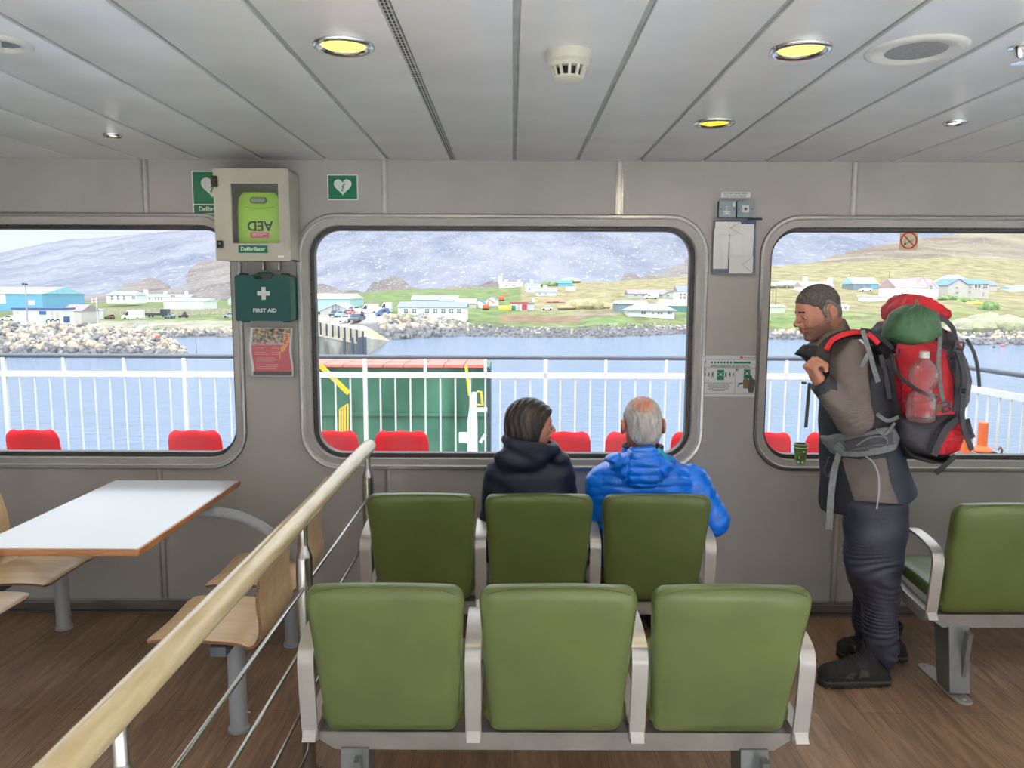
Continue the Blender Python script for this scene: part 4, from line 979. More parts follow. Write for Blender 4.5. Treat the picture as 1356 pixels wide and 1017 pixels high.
# ============================================================ SEA
ZS = -6.3
m = bpy.data.materials.new('sea_water'); m.use_nodes = True; nt = m.node_tree; b = nt.nodes['Principled BSDF']
b.inputs['Roughness'].default_value = .12; b.inputs['IOR'].default_value = 1.33
tc = N(nt, 'ShaderNodeTexCoord'); mp = N(nt, 'ShaderNodeMapping'); mp.inputs['Scale'].default_value = (.55, 1., 1); nt.links.new(tc.outputs['Object'], mp.inputs[0])
n1 = N(nt, 'ShaderNodeTexNoise', ins={'Scale': 1.3, 'Detail': 7., 'Roughness': .62, 'Distortion': .4}); nt.links.new(mp.outputs[0], n1.inputs[0])
bp = N(nt, 'ShaderNodeBump', ins={'Strength': 1., 'Distance': .34}); nt.links.new(n1.outputs[0], bp.inputs['Height']); nt.links.new(bp.outputs[0], b.inputs['Normal'])
n2 = N(nt, 'ShaderNodeTexNoise', ins={'Scale': .35, 'Detail': 5.}); nt.links.new(mp.outputs[0], n2.inputs[0]); rp = N(nt, 'ShaderNodeValToRGB')
rp.color_ramp.elements[0].color = (*lin((98,120,150)), 1); rp.color_ramp.elements[1].color = (*lin((118,140,170)), 1); nt.links.new(n2.outputs[0], rp.inputs[0]); nt.links.new(rp.outputs[0], b.inputs['Base Color'])
mb = MB(); mb.grid(lambda u, v: V((-700+1400*u, 4.5+500*v, ZS)), 4, 4); tag(mb.out('sea', m, origin=(0,0,ZS)), 'calm pale blue sea', kind='structure')
# ============================================================ LAND
def zof(px, py, Y): return at(px, py, Y=Y).z
def ip(tab, x):
    return float(np.interp(x, [a for a, _ in tab], [b for _, b in tab]))
shore = [(-400,447),(300,447),(420,449),(480,450),(520,450),(600,445.5),(690,447),(790,448),(860,445),(915,442),(1010,449),(1180,452),(1300,457),(1800,462)]
rtop = [(-400,437),(300,436.5),(420,432),(500,421),(560,420),(600,425),(640,430),(700,434),(760,434),(800,430),(915,428),(1010,438),(1180,439),(1260,436),(1300,440),(1800,440)]
crest = [(-400,403),(60,401),(130,399),(300,398),(410,392),(440,389),(520,384),(600,382),(650,381),(700,376),(760,373),(800,373),(850,369),(915,364),(1010,352),(1050,349),(1150,345),(1250,340),(1360,345),(1800,350)]
def land_profile(px):
    s, r, c = ip(shore, px), ip(rtop, px), ip(crest, px)
    Ys = at(px, s, Z=ZS).y; pts = [(Ys-3, None, ZS-.8), (Ys, None, ZS+.02)]
    Yr = Ys+14; pts += [(Ys+14, None, zof(px, r, Yr))]
    # ground between rock top and crest
    Yc = 420.
    cliff = 0
    pts.append((Ys+22, None, zof(px, r-1.5, Ys+22)))
    for f in (.12,.25,.4,.55,.7,.85,1.):
        Y = Ys+22+(Yc-Ys-22)*f; py = (r-1.5)+(c-(r-1.5))*(f**.62 if px < 700 else f**.7); pts.append((Y, None, zof(px, py, Y)))
    pts.append((520, None, zof(px, c, 420)-4)); return pts
def lf(px, r):
    P = land_profile(px); Ys = [p[0] for p in P]; Zs = [p[2] for p in P]
    return float(np.interp(r, Ys, Zs))
def col_mat(name, rough=.9, nscale=.25, namp=.5, fine=2.5):
    m = bpy.data.materials.new(name); m.use_nodes = True; nt = m.node_tree; b = nt.nodes['Principled BSDF']; b.inputs['Roughness'].default_value = rough; b.inputs['Specular IOR Level'].default_value = .1
    at_ = N(nt, 'ShaderNodeAttribute', attribute_name='gc'); tc = N(nt, 'ShaderNodeTexCoord'); mp = N(nt, 'ShaderNodeMapping'); mp.inputs['Scale'].default_value = (.6,.35,1.4); nt.links.new(tc.outputs['Object'], mp.inputs[0])
    n = N(nt, 'ShaderNodeTexNoise', ins={'Scale': nscale, 'Detail': 9., 'Roughness': .7}); nt.links.new(mp.outputs[0], n.inputs[0])
    mr = N(nt, 'ShaderNodeMapRange', ins={'From Min': .3, 'From Max': .7, 'To Min': 1-namp, 'To Max': 1+namp*.7}); nt.links.new(n.outputs[0], mr.inputs[0])
    mx = N(nt, 'ShaderNodeVectorMath', operation='MULTIPLY'); nt.links.new(at_.outputs['Color'], mx.inputs[0]); cb = N(nt, 'ShaderNodeCombineXYZ')
    for i in range(3): nt.links.new(mr.outputs[0], cb.inputs[i])
    nt.links.new(cb.outputs[0], mx.inputs[1]); nt.links.new(mx.outputs[0], b.inputs['Base Color']); return m
def noise2(x, y, s=1.):
    x = x*s; y = y*s; return (math.sin(x*1.3+2.1*math.sin(y*.7+.3))+math.sin(y*1.7+1.9*math.sin(x*.9+1.))+math.sin((x+y)*.8+math.sin(x*2.3)*1.2))/3
def mixc(a, b, f): f = max(0, min(1, f)); return tuple(a[i]*(1-f)+b[i]*f for i in range(3))
def colgrid(name, cols, rows, fpos, fcol, m, kind='structure', label=None):
    verts = []; cl = []
    for i in cols:
        for j in rows: verts.append(fpos(i, j)); cl.append((*fcol(i, j, verts[-1]), 1))
    nr = len(rows); faces = [(a*nr+b, (a+1)*nr+b, (a+1)*nr+b+1, a*nr+b+1) for a in range(len(cols)-1) for b in range(nr-1)]
    me = bpy.data.meshes.new(name); me.from_pydata([tuple(v) for v in verts], [], faces); ca = me.color_attributes.new('gc', 'FLOAT_COLOR', 'POINT'); ca.data.foreach_set('color', np.array(cl, np.float32).ravel())
    o = link_mesh(name, me, m, None, True, None, origin=(0,0,0)); tag(o, label, kind=kind); return o
GRN = lin((112,134,80)); STR = lin((148,138,104)); OLV = lin((114,116,82)); MUD = lin((140,108,92)); SAND = lin((168,160,150)); ROCK = lin((112,112,118)); HEA = lin((136,120,114))
YR = [0,.5,1,2,4,6,8,10,12,14,16,19,22,26,30,35,41,48,56,65,75,86,98,112,126,142,160,180,200,222,246,272,300,340,380]
def lpos(px, r):
    Ys = at(px, ip(shore, px), Z=ZS).y; Y = Ys-2+r if r < 22 else Ys-2+22+(r-22)*(498-(Ys+20))/358
    z = lf(px, Y); z += .25*noise2(px*.07, Y*.4)*min(1, max(0, r-3)/20)
    x = at(px, 400, Y=1.).x*Y; return V((x, Y, z))
def lcol(px, r, p):
    n = noise2(p.x, p.y, .11)+.5*noise2(p.x, p.y, .37)
    if r < 13.5: c = ROCK
    else:
        c = mixc(GRN, OLV, .35+.5*n)
        if px > 690: c = mixc(c, STR, (r-35)/70+.4*n)
        if px > 1000: c = mixc(c, STR, (r-30)/60+.55*n-.1)
        if 660 < px < 770 and 32 < r < 60: c = mixc(c, MUD, .8)
        if 690 < px < 820 and 20 < r < 25: c = mixc(c, SAND, .55)
        if 760 < px < 820 and 45 < r < 70: c = mixc(c, HEA, .6)
        if px < 310 and 20 < r < 60: c = mixc(c, SAND, .7) if px < 130 or r > 25 and r < 60 else c
        if px < 310 and r > 66: c = mixc(c, OLV, .4)
        if 405 < px < 520 and r < 70: c = SAND
    return c
m_land = col_mat('shore_grass', nscale=.35, namp=.55)
colgrid('shore_land', [-420+4*i for i in range(530)], YR, lpos, lcol, m_land, label='green and straw coloured shore land')
# mountains
def ridge_obj(name, tab, tabb, Y0, Y1, cA, cB, label, rough=9., white=.5, seed=0.):
    m = bpy.data.materials.new(name+'_rock'); m.use_nodes = True; nt = m.node_tree; b = nt.nodes['Principled BSDF']; b.inputs['Roughness'].default_value = .95; b.inputs['Specular IOR Level'].default_value = .05
    tc = N(nt, 'ShaderNodeTexCoord'); mp = N(nt, 'ShaderNodeMapping'); k = 1000/Y1; mp.inputs['Scale'].default_value = (.016*k, .0022*k, .018*k); mp.inputs['Location'].default_value = (seed, 0, 0); nt.links.new(tc.outputs['Object'], mp.inputs[0])
    n = N(nt, 'ShaderNodeTexNoise', ins={'Scale': 1.6, 'Detail': 10., 'Roughness': .72}); nt.links.new(mp.outputs[0], n.inputs[0]); rp = N(nt, 'ShaderNodeValToRGB'); nt.links.new(n.outputs[0], rp.inputs[0])
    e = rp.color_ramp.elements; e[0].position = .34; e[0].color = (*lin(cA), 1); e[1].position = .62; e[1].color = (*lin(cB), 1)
    n2 = N(nt, 'ShaderNodeTexNoise', ins={'Scale': 30., 'Detail': 4., 'Roughness': .8}); nt.links.new(mp.outputs[0], n2.inputs[0]); r2 = N(nt, 'ShaderNodeValToRGB'); nt.links.new(n2.outputs[0], r2.inputs[0])
    r2.color_ramp.elements[0].position = .60; r2.color_ramp.elements[1].position = .66; r2.color_ramp.elements[0].color = (0,0,0,1); r2.color_ramp.elements[1].color = (white,white,white,1)
    mx = N(nt, 'ShaderNodeMix', data_type='RGBA'); nt.links.new(r2.outputs[0], mx.inputs[0]); nt.links.new(rp.outputs[0], mx.inputs[6]); mx.inputs[7].default_value = (*lin((226,228,230)), 1); nt.links.new(mx.outputs[2], b.inputs['Base Color'])
    cols = [-500+6*i for i in range(400)]; rows = [i/26 for i in range(28)]
    def fp(px, v):
        if v > 1.02: Y = Y1*1.1; base = zof(px, ip(tab, px), Y1)-60; return V((at(px,400,Y=1.).x*Y, Y, base))
        Y = Y0+(Y1-Y0)*v; zb = zof(px, ip(tabb, px), Y0); zt = zof(px, ip(tab, px), Y1)
        s = v**1.25; z = zb+(zt-zb)*s + (noise2(px*.05+seed, v*5+px*.02)*.03+noise2(px*.16, v*17+seed)*.012)*(zt-zb)*math.sin(PI*min(1, v))
        return V((at(px,400,Y=1.).x*Y, Y, z))
    verts = [tuple(fp(a, b_)) for a in cols for b_ in rows]; nr = len(rows)
    me = bpy.data.meshes.new(name); me.from_pydata(verts, [], [(a*nr+c, (a+1)*nr+c, (a+1)*nr+c+1, a*nr+c+1) for a in range(len(cols)-1) for c in range(nr-1)])
    tag(link_mesh(name, me, m, None, True, None, origin=(0,0,0)), label, kind='structure')
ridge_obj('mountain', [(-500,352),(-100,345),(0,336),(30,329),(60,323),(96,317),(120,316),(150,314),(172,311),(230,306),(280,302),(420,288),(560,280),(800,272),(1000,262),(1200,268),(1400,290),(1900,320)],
          [(-500,404),(60,404),(300,402),(420,394),(640,386),(800,378),(915,370),(1010,358),(1900,350)], 600, 2600, (104,108,126), (140,141,152), 'rocky mountain across the bay, distance haze put into its blue grey colour', white=.75)  # distance haze is mixed into these blue grey rock colours
ridge_obj('foothill', [(-500,384),(0,379),(60,373),(110,367),(150,363),(200,356),(250,348),(300,342),(340,346),(420,352),(520,347),(600,344),(700,347),(800,340),(860,330),(915,322),(1000,340),(1060,368),(1900,372)],
          [(-500,405),(60,405),(300,403),(420,396),(640,388),(800,380),(915,372),(1010,360),(1900,360)], 540, 1300, (96,86,88), (138,130,126), 'mauve heather foothill below the mountain', white=.8, seed=3.3)
ridge_obj('moor_hill', [(-500,420),(900,400),(1000,366),(1040,352),(1060,347),(1100,337),(1160,325),(1200,318),(1260,310),(1300,303),(1360,298),(1900,270)],
          [(-500,425),(900,405),(1010,356),(1100,352),(1900,352)], 500, 900, (108,94,88), (150,140,120), 'brown moorland hill behind the houses in the right window', white=.6, seed=7.1)
# ============================================================ ROCKS
m_rock = mat('boulder_rock', (122,118,118), .85, scale=1.1, rgb2=(196,186,174), contrast=(.35,.65), detail=3)
m_rock2 = mat('boulder_dark', (84,86,92), .85, scale=1.4, rgb2=(140,138,138), contrast=(.35,.65))
m_rock3 = mat('boulder_warm', (176,148,126), .85, scale=1.2, rgb2=(204,190,170), contrast=(.35,.65))
def rock_mesh(seed):
    r = random.Random(seed); bm = bmesh.new(); bmesh.ops.create_icosphere(bm, subdivisions=2, radius=1)
    pl = [(V((r.uniform(-1,1), r.uniform(-1,1), r.uniform(-1,1))).normalized(), r.uniform(.55,.85)) for _ in range(9)]
    for v in bm.verts:
        for n, d in pl:
            k = v.co.dot(n)
            if k > d: v.co -= n*(k-d)
    me = bpy.data.meshes.new('boulder'); bm.to_mesh(me); bm.free(); return me
RM = [rock_mesh(i) for i in range(6)]
for i, me in enumerate(RM): me.materials.append((m_rock, m_rock3, m_rock, m_rock2, m_rock, m_rock3)[i])
bt = [(-400,430),(40,430),(100,431),(150,437),(180,441),(210,446),(228,455),(243,467)]
bf = [(-400,474),(0,472),(150,471),(243,470)]
def bw(px, v):
    f = at(px, ip(bf, px), Z=ZS); Yf = f.y; Yt = Yf+13
    zt = zof(px, ip(bt, px), Yt); Y = Yf+13*min(v, 1)+ (60*(v-1) if v > 1 else 0); z = ZS-.3+(zt-ZS+.3)*min(v, 1)**.8
    if v > 1: z = zt-14*(v-1)
    return V((at(px,400,Y=1.).x*Y, Y, z))
mb = MB(); mb.grid(lambda u, v: bw(-300+u*543, v*1.15), 60, 12); tag(mb.out('breakwater', m_rock2, origin=(0,0,0)), 'rocky breakwater mound', kind='structure')
r = random.Random(5); P = []
for i in range(900):
    px = r.uniform(-40, 243); v = r.uniform(0, 1.02); P.append((px, v))
cells = {}
for px, v in P:
    k = (int(px/7.2), int(v*11.5));
    if k not in cells: cells[k] = (px, v)
P = sorted(cells.values(), key=lambda q: q[1]); ind = [q for q in P if 0 <= q[0]][:300]; rest = [q for q in P if q not in ind]
def rock_mat4(px, v, s):
    p = bw(px, v); return Matrix.Translation(p+V((0,0,.1*s))) @ Euler((r.uniform(0,6), r.uniform(0,6), r.uniform(0,6))).to_matrix().to_4x4() @ Matrix.Diagonal((s*r.uniform(.8,1.25), s*r.uniform(.7,1.1), s*r.uniform(.6,.9), 1))
for px, v in ind:
    o = bpy.data.objects.new('boulder', RM[r.randrange(6) if v > .18 else 3]); COL.objects.link(o); M4 = rock_mat4(px, v, r.uniform(.5,.8)); o.matrix_world = M4
    tag(o, 'pale boulder in the near rock breakwater beyond the left window', 'boulder', 'boulders of the near breakwater')
def stuff_rocks(name, mats4, label, parentmats=(m_rock, m_rock3, m_rock2)):
    bm = bmesh.new(); 
    for M4, mi in mats4:
        n0 = len(bm.verts); f0 = len(bm.faces); bm.from_mesh(RM[mi % 6]); bm.verts.ensure_lookup_table(); bm.faces.ensure_lookup_table()
        for v in bm.verts[n0:]: v.co = M4 @ v.co
        k = {0:0,1:1,2:0,3:2,4:0,5:1}[mi % 6]
        for f in bm.faces[f0:]: f.material_index = k
    me = bpy.data.meshes.new(name); bm.to_mesh(me); bm.free(); o = link_mesh(name, me, list(parentmats), None, False, origin=(0,0,0)); tag(o, label, 'rocks', kind='stuff')
stuff_rocks('breakwater_rubble', [(rock_mat4(px, v, r.uniform(.45,.75)), r.randrange(6)) for px, v in rest], 'small rubble between the boulders of the near breakwater')
L = []
for i in range(2300):
    px = r.uniform(90, 1400)
    if 405 < px < 505 or 318 < px < 400 or 940 < px < 1004: continue
    s_, t_ = ip(shore, px), ip(rtop, px); Ys = at(px, s_, Z=ZS).y; f = r.random(); Y = Ys+14*f; z = lf(px, Y); big = 500 < px < 600
    s = r.uniform(.35,.75)*(1.5 if big else 1)*(.62 if 620 < px < 930 else 1)
    p = V((at(px,400,Y=1.).x*Y, Y, z)); mi = 3 if f < .35 or (620 < px < 860 and r.random() < .8) else r.randrange(6)
    L.append((Matrix.Translation(p) @ Euler((r.uniform(0,6), r.uniform(0,6), r.uniform(0,6))).to_matrix().to_4x4() @ Matrix.Diagonal((s*1.3, s, s*.8, 1)), mi))
stuff_rocks('shore_rocks', L, 'grey rock armour along the far shoreline')

def gy(px, py, Yd):
    # distance at which the view ray through (px, py) meets the land
    Y = at(px, ip(shore, px), Z=ZS).y+6
    while Y < 500:
        if lf(px, Y) >= zof(px, py, Y): return Y
        Y += 1.5
    return Yd
# ============================================================ VILLAGE
WALLS = {'white': (232,234,236), 'cyan': (178,214,222), 'blue': (112,176,214), 'grey': (186,190,192), 'stone': (196,192,186), 'bluegrey': (126,144,160), 'deepblue': (44,104,176), 'pinkish': (204,180,176), 'cream': (226,220,190), 'teal': (90,140,136), 'red': (176,60,74), 'yellow': (230,196,96), 'green': (40,130,100), 'lilac': (204,206,218), 'palegreen': (200,226,196)}
ROOFS = {'slate': (132,138,150), 'slateblue': (150,164,190), 'pale': (206,220,226), 'lightblue': (150,206,226), 'brown': (150,136,140), 'mauve': (176,146,150), 'teal': (88,166,190), 'darkblue': (70,90,150), 'sky': (40,160,206), 'white': (236,238,240), 'red': (190,70,84), 'blue': (96,136,184), 'rust': (196,164,158)}
def wm(k): return mat('wall_'+k, WALLS[k], .7, amp=.02, scale=.4)
def rm(k): return mat('roof_'+k, ROOFS[k], .6, amp=.04, scale=.8)
m_pane = mat('dark_window_pane', (92,104,118), .2); m_sash = mat('sash_white', (236,236,236), .5)
def house(label, px0, px1, pyb, pye, pyr, Y, wall='white', roof='slate', kind='side', depth=None, wins=(), chim=(), over=.25, cat='house', name='house', base_drop=1.2, doors=(), hip=0., extra=None):
    Y = gy((px0+px1)/2, pyb, Y) if px0 > 90 or pyb < 415 else Y
    a = at(px0, pyb, Y=Y); b = at(px1, pyb, Y=Y); x0, x1 = a.x, b.x; zb = (a.z+b.z)/2; ze = at((px0+px1)/2, pye, Y=Y).z; W_ = x1-x0
    D_ = depth or max(5, min(9, W_*.7))
    zr = at((px0+px1)/2, pyr, Y=Y+(D_/2 if kind == 'side' else 0)).z
    t = thing(name, label, cat, ((x0+x1)/2, Y+D_/2, zb))
    mb = MB(); mb.box(((x0+x1)/2, Y+D_/2, (zb-base_drop+ze)/2), (W_, D_, ze-zb+base_drop)); cx = (x0+x1)/2
    if kind == 'side' and not hip:
        for x in (x0+.01, x1-.21): mb.prism([(Y, ze), (Y+D_, ze), (Y+D_/2, zr-.05)], lambda u,v,w: V((x+w, u, v)), .2)
    if kind == 'front':
        for y in (Y+.01, Y+D_-.21): mb.prism([(x0, ze), (x1, ze), (cx, zr-.05)], lambda u,v,w: V((u, y+w, v)), .2)
    mb.out('walls', wm(wall), t, smooth=False)
    mb = MB(); o = over; th = .18
    if kind == 'flat': mb.box((cx, Y+D_/2, (ze+zr)/2), (W_+2*o, D_+2*o, max(.2, zr-ze)))
    elif kind == 'barrel': mb.prism([(cx+(W_/2+.1)*math.cos(q*PI/14), ze+(zr-ze)*math.sin(q*PI/14)) for q in range(15)], lambda u,v,w: V((u, Y-.1+w, v)), D_+.2)
    elif kind == 'side':
        h = hip*W_
        r0 = mb.ring([V((x0-o, Y-o, ze)), V((x1+o, Y-o, ze)), V((x1+o, Y+D_+o, ze)), V((x0-o, Y+D_+o, ze))]); r1 = mb.ring([V((x0-o*(not hip)+h, Y+D_/2, zr)), V((x1+o*(not hip)-h, Y+D_/2, zr))])
        f = mb.bm.faces.new; f((r0[0], r0[1], r1[1], r1[0])); f((r0[2], r0[3], r1[0], r1[1])); f((r0[1], r0[2], r1[1])); f((r0[3], r0[0], r1[0])); f(r0[::-1])
    else:
        r0 = mb.ring([V((x0-o, Y-o, ze)), V((x1+o, Y-o, ze)), V((x1+o, Y+D_+o, ze)), V((x0-o, Y+D_+o, ze))]); u0 = mb.ring([V((cx, Y-o, zr)), V((cx, Y+D_+o, zr))])
        f = mb.bm.faces.new
        # slabs
        mb.bm.faces.new((r0[1], r0[2], u0[1], u0[0])); f((r0[3], r0[0], u0[0], u0[1]))
        v0 = mb.ring([V((x0-o, Y-o, ze-th)), V((x1+o, Y-o, ze-th)), V((x1+o, Y+D_+o, ze-th)), V((x0-o, Y+D_+o, ze-th)), V((cx, Y-o, zr-th)), V((cx, Y+D_+o, zr-th))])
        f((v0[2], v0[1], v0[4], v0[5])); f((v0[0], v0[3], v0[5], v0[4])); f((r0[0], u0[0], v0[4], v0[0])); f((u0[0], r0[1], v0[1], v0[4])); f((r0[3], v0[3], v0[5], u0[1])); f((r0[2], u0[1], v0[5], v0[2])); f((r0[0], v0[0], v0[3], r0[3])); f((r0[1], r0[2], v0[2], v0[1]))
    mb.out('roof', rm(roof), t, smooth=False, recalc=(kind != 'front'))
    for (wx0, wx1, wy0, wy1, *k) in wins:
        p, q = at(wx0, wy1, Y=Y), at(wx1, wy0, Y=Y); mb = MB(); mb.box(((p.x+q.x)/2, Y-.03, (p.z+q.z)/2), (q.x-p.x, .1, q.z-p.z))
        wn = mb.out('window', m_sash if not k else wm(k[0]), t, smooth=False)
        if not k:
            mb = MB(); ww, hh = (q.x-p.x), (q.z-p.z)
            nx = 2; ny = 2 if hh > .9*ww else 1
            for i in range(nx):
                for j in range(ny): mb.box((p.x+ww*(i+.5)/nx, Y-.075, p.z+hh*(j+.5)/ny), (ww/nx*.78, .05, hh/ny*.78))
            mb.out('pane', m_pane, wn, smooth=False)
    for (c_, w_, h_) in chim:
        x = at(c_, pye, Y=Y+D_/2).x; mb = MB(); mb.box((x, Y+D_/2, zr+h_/2-.4), (w_, .8, h_+.8)); mb.out('chimney', wm('white' if wall != 'stone' else 'stone'), t, smooth=False)
    return t
H_ = house
# --- left window
H_('large light blue industrial shed at the left edge of the left window', -60, 57, 412, 389, 380, 235, 'blue', 'lightblue', depth=30, wins=((-6,7,388,402,'white'),(38,46,398,404,'white')), cat='shed', name='shed', over=.4)
H_('long white cabin with a flat blue roof in front of the blue shed', 18, 84, 427, 410, 407.6, 160, 'white', 'darkblue', 'flat', depth=4, wins=((52,61,412,416.5,'deepblue'),(22,25,413,415,'grey'),(54,60,417,426,'lilac'),(68,70,413,426,'grey'),(74,78,413,424,'stone')), cat='cabin', name='cabin')
H_('small shed with a grey brown roof right of the white cabin', 83, 108, 425, 412, 403, 185, 'stone', 'brown', 'side', depth=8, cat='shed', name='shed')
H_('pale yellow container in front of the brown roofed shed', 96, 108, 425, 416.5, 415.8, 168, 'cream', 'white', 'flat', depth=3, cat='container', name='container')
H_('white container with an open dark front beside the flagpole', 108, 122, 424, 412.5, 411, 170, 'white', 'white', 'flat', depth=3, wins=((110,118,412.5,415,'bluegrey'),), cat='container', name='container')
H_('tall white store box touching the flagpole', 121.5, 129, 424, 410.5, 409.8, 172, 'white', 'white', 'flat', depth=3, cat='container', name='container')
H_('long white house with a mauve roof below the mountain, far left of the village', 141, 181, 398, 391, 385.5, 350, 'white', 'slateblue', 'side', hip=.12, wins=((147,150,391,397),(155,158,391,397),(163,165,391,397),(175,179,392,396)))
H_('pale house with a small cream roof turret, middle of the left window', 183, 203, 400, 393.5, 389.5, 345, 'white', 'slateblue', 'side', wins=((191,193,394,397),(197,199,394,397)), chim=((193.5,2.2,2.3),))
H_('long low white school wing beside the turret house', 203, 218, 400, 393, 389.5, 340, 'white', 'slateblue', 'side', wins=((205,207,394,397),(209,211,394,397),(213,215,394,397)))
H_('white building with stepped gables above the white van', 217, 252, 400, 393.5, 389.8, 320, 'white', 'slateblue', 'side', wins=((226,232,391,393),), chim=((219.5,1.6,1.6),(247,1.6,1.6)))
H_('large pale green white warehouse below the gabled building', 217, 270, 410, 399, 395, 290, 'white', 'pale', 'side', depth=14, cat='warehouse', name='warehouse')
H_('low white bungalow at the right end of the left window', 270, 284, 400, 396.5, 395, 340, 'white', 'slate', 'side')
H_('small green roofed hut partly behind the first aid box', 302, 314, 404, 396, 389, 300, 'palegreen', 'teal', 'front', cat='hut', name='hut')
# --- centre window
H_('big pale cyan warehouse at the left of the centre window', 400, 464, 413, 395.5, 389, 262, 'cyan', 'white', 'side', depth=20, cat='warehouse', name='warehouse')
H_('grey gabled ferry office with tall narrow windows in front of the cyan warehouse', 424, 465, 415.5, 411, 401.5, 212, 'grey', 'white', 'front', depth=12, wins=((440,442,404,412,'brown') if False else (440,442,404,412,'bluegrey'),(444,446,403,412,'bluegrey'),(447.5,449.5,403,412,'bluegrey'),(460,463,408,413,'yellow')), cat='office', name='office')
H_('long white single-storey building with a row of square windows and slate roof', 527, 617, 419.5, 406.8, 399.5, 196, 'white', 'slate', 'side', depth=9, wins=tuple((x-3, x+3, 408.8, 414.8) for x in (537.5,548.5,565.5,576.5,587,597.5,608)), cat='building', name='building')
H_('pale blue roofed shed behind the left half of the long white building', 545, 582, 400, 397, 391, 260, 'lilac', 'slateblue', 'side', cat='shed', name='shed')
H_('pale blue roofed shed behind the right half of the long white building', 582, 606, 402, 398, 391, 258, 'lilac', 'slateblue', 'side', cat='shed', name='shed')
H_('shed with a faded red roof right of the long white building', 603, 630, 408, 402, 395, 245, 'stone', 'rust', 'side', cat='shed', name='shed')
H_('small white hut with a bright blue gable', 626, 643, 408, 402, 396, 228, 'white', 'sky', 'front', cat='hut', name='hut')
H_('white gabled barn behind the bright blue gable hut', 642, 660, 405, 398, 391, 265, 'white', 'slateblue', 'front', cat='barn', name='barn')
H_('white crofthouse with a tall left chimney on the skyline above the diggers', 661, 692, 381, 375, 373.5, 420, 'white', 'white', 'side', wins=((669,672,377,379),(679,682,377,379)), chim=((662.5,2.0,3.2),(670.5,1.6,1.2),(687.5,1.6,1.2)))
H_('low red and white workshop beside the green skip', 676, 698, 411, 402, 399.8, 230, 'white', 'red', 'flat', wins=((691,698,403,410.5,'red'),(685,689,403,410.5,'stone')), cat='workshop', name='workshop')
H_('pale blue store at the right end of the red workshop', 698.5, 707, 411, 402, 401, 232, 'lilac', 'slate', 'flat', cat='shed', name='shed')
H_('white house with a slate roof above the workshop', 696, 715, 387, 381, 376, 380, 'white', 'slateblue', 'side', chim=((704,1.4,1.6),), wins=((700,702,382,384.5),))
H_('pale grey cottage right of the slate roofed white house', 710, 737, 392, 386.5, 382, 360, 'lilac', 'slateblue', 'side', wins=((714,716,388,390),(722,724,388,390)), chim=((722,1.6,1.4),))
H_('teal roofed barn in the bushes on the skyline', 739, 757, 379, 375, 371, 400, 'blue', 'teal', 'side', cat='barn', name='barn')
H_('small white caravan below the teal roofed barn', 750, 762, 385, 380.5, 379.8, 380, 'white', 'white', 'flat', depth=3, cat='caravan', name='caravan')
H_('yellow and white site hut above the red workshop', 704, 712, 400, 394.8, 394, 300, 'yellow', 'white', 'flat', depth=3, wins=((704,708,395,400,'white'),), cat='hut', name='hut')
H_('blue grey steel shed left of the white bungalow', 819, 858, 414, 402.5, 398, 236, 'bluegrey', 'pale', 'side', depth=12, cat='shed', name='shed', wins=((833,841,405,408.5,'slate') if False else (833,841,405,408.5),))
H_('white bungalow with a hipped slate roof near the shore', 833, 893, 421, 411.2, 402, 205, 'white', 'slateblue', 'side', depth=9, hip=.22, over=.6, wins=((849,855,412,416.5),(863,866,413,416),(870,878,413,416),(884,890,412,416.5)))
H_('long low house with a brown grey roof above the white bungalow', 832, 884, 394, 389, 383.5, 300, 'grey', 'brown', 'side', depth=10, wins=((840,844,390,392.5),(850,854,390,392.5),(870,873,390,392.5)))
H_('pale gable end at the right of the long low brown roofed house', 878, 898, 394.5, 390, 385, 292, 'grey', 'slate', 'front', depth=8, wins=((882,886,390,393),(892,896,390,393)))
H_('teal barrel roofed shed at the right edge of the centre window', 877, 925, 413, 405, 397, 250, 'teal', 'pale', 'side', depth=10, cat='shed', name='shed')
H_('tall white house cut by the right edge of the centre window', 897, 916, 397.5, 386, 378, 285, 'white', 'slate', 'side', wins=((900,903,388,396),(905,908,388,396)), depth=7)
# --- right window
H_('white house with a red roof directly behind the standing man\'s hair', 1062, 1104, 386, 379, 373, 330, 'white', 'rust', 'side', chim=((1066,1.6,1.8),(1099,1.6,1.4)))
H_('grey barn with a pale blue roof right of the standing man\'s head', 1130, 1163, 384, 376, 367.5, 320, 'bluegrey', 'lightblue', 'side', depth=10, cat='barn', name='barn', wins=((1153,1162,377,382,'blue'),(1144,1146,378,380)))
H_('tiny white cottage left of the mauve roofed house', 1176, 1191, 380, 374, 369.5, 330, 'white', 'slate', 'front', wins=((1181,1183,376,378.5),))
H_('large white house with a mauve roof above the red backpack', 1186, 1242, 398, 381, 369, 290, 'white', 'mauve', 'side', depth=11, wins=((1193,1195,387,391),(1238,1240,387,391)))
H_('white front gable of the mauve roofed house', 1213, 1227, 397, 376, 367, 287, 'white', 'mauve', 'front', depth=7, wins=((1217,1222,375,381),(1217,1222,386,391)), over=.1, cat='gable')
H_('small white dormer gable right of the big white gable', 1228, 1239, 397, 380, 374, 287.5, 'white', 'mauve', 'front', depth=6, wins=((1231,1235,378,383),), over=.1, cat='gable')
H_('bright blue timber house between the white and the stone house', 1242, 1263, 391, 383, 378, 300, 'deepblue', 'sky', 'front', depth=9, wins=((1254,1259,386,390,'white'),))
H_('stone house front with blue grey gable, right of the blue house', 1255, 1281, 394, 377.5, 368.5, 292, 'stone', 'blue', 'front', depth=10, wins=((1265,1269,380,382),(1265,1269,386,389)))
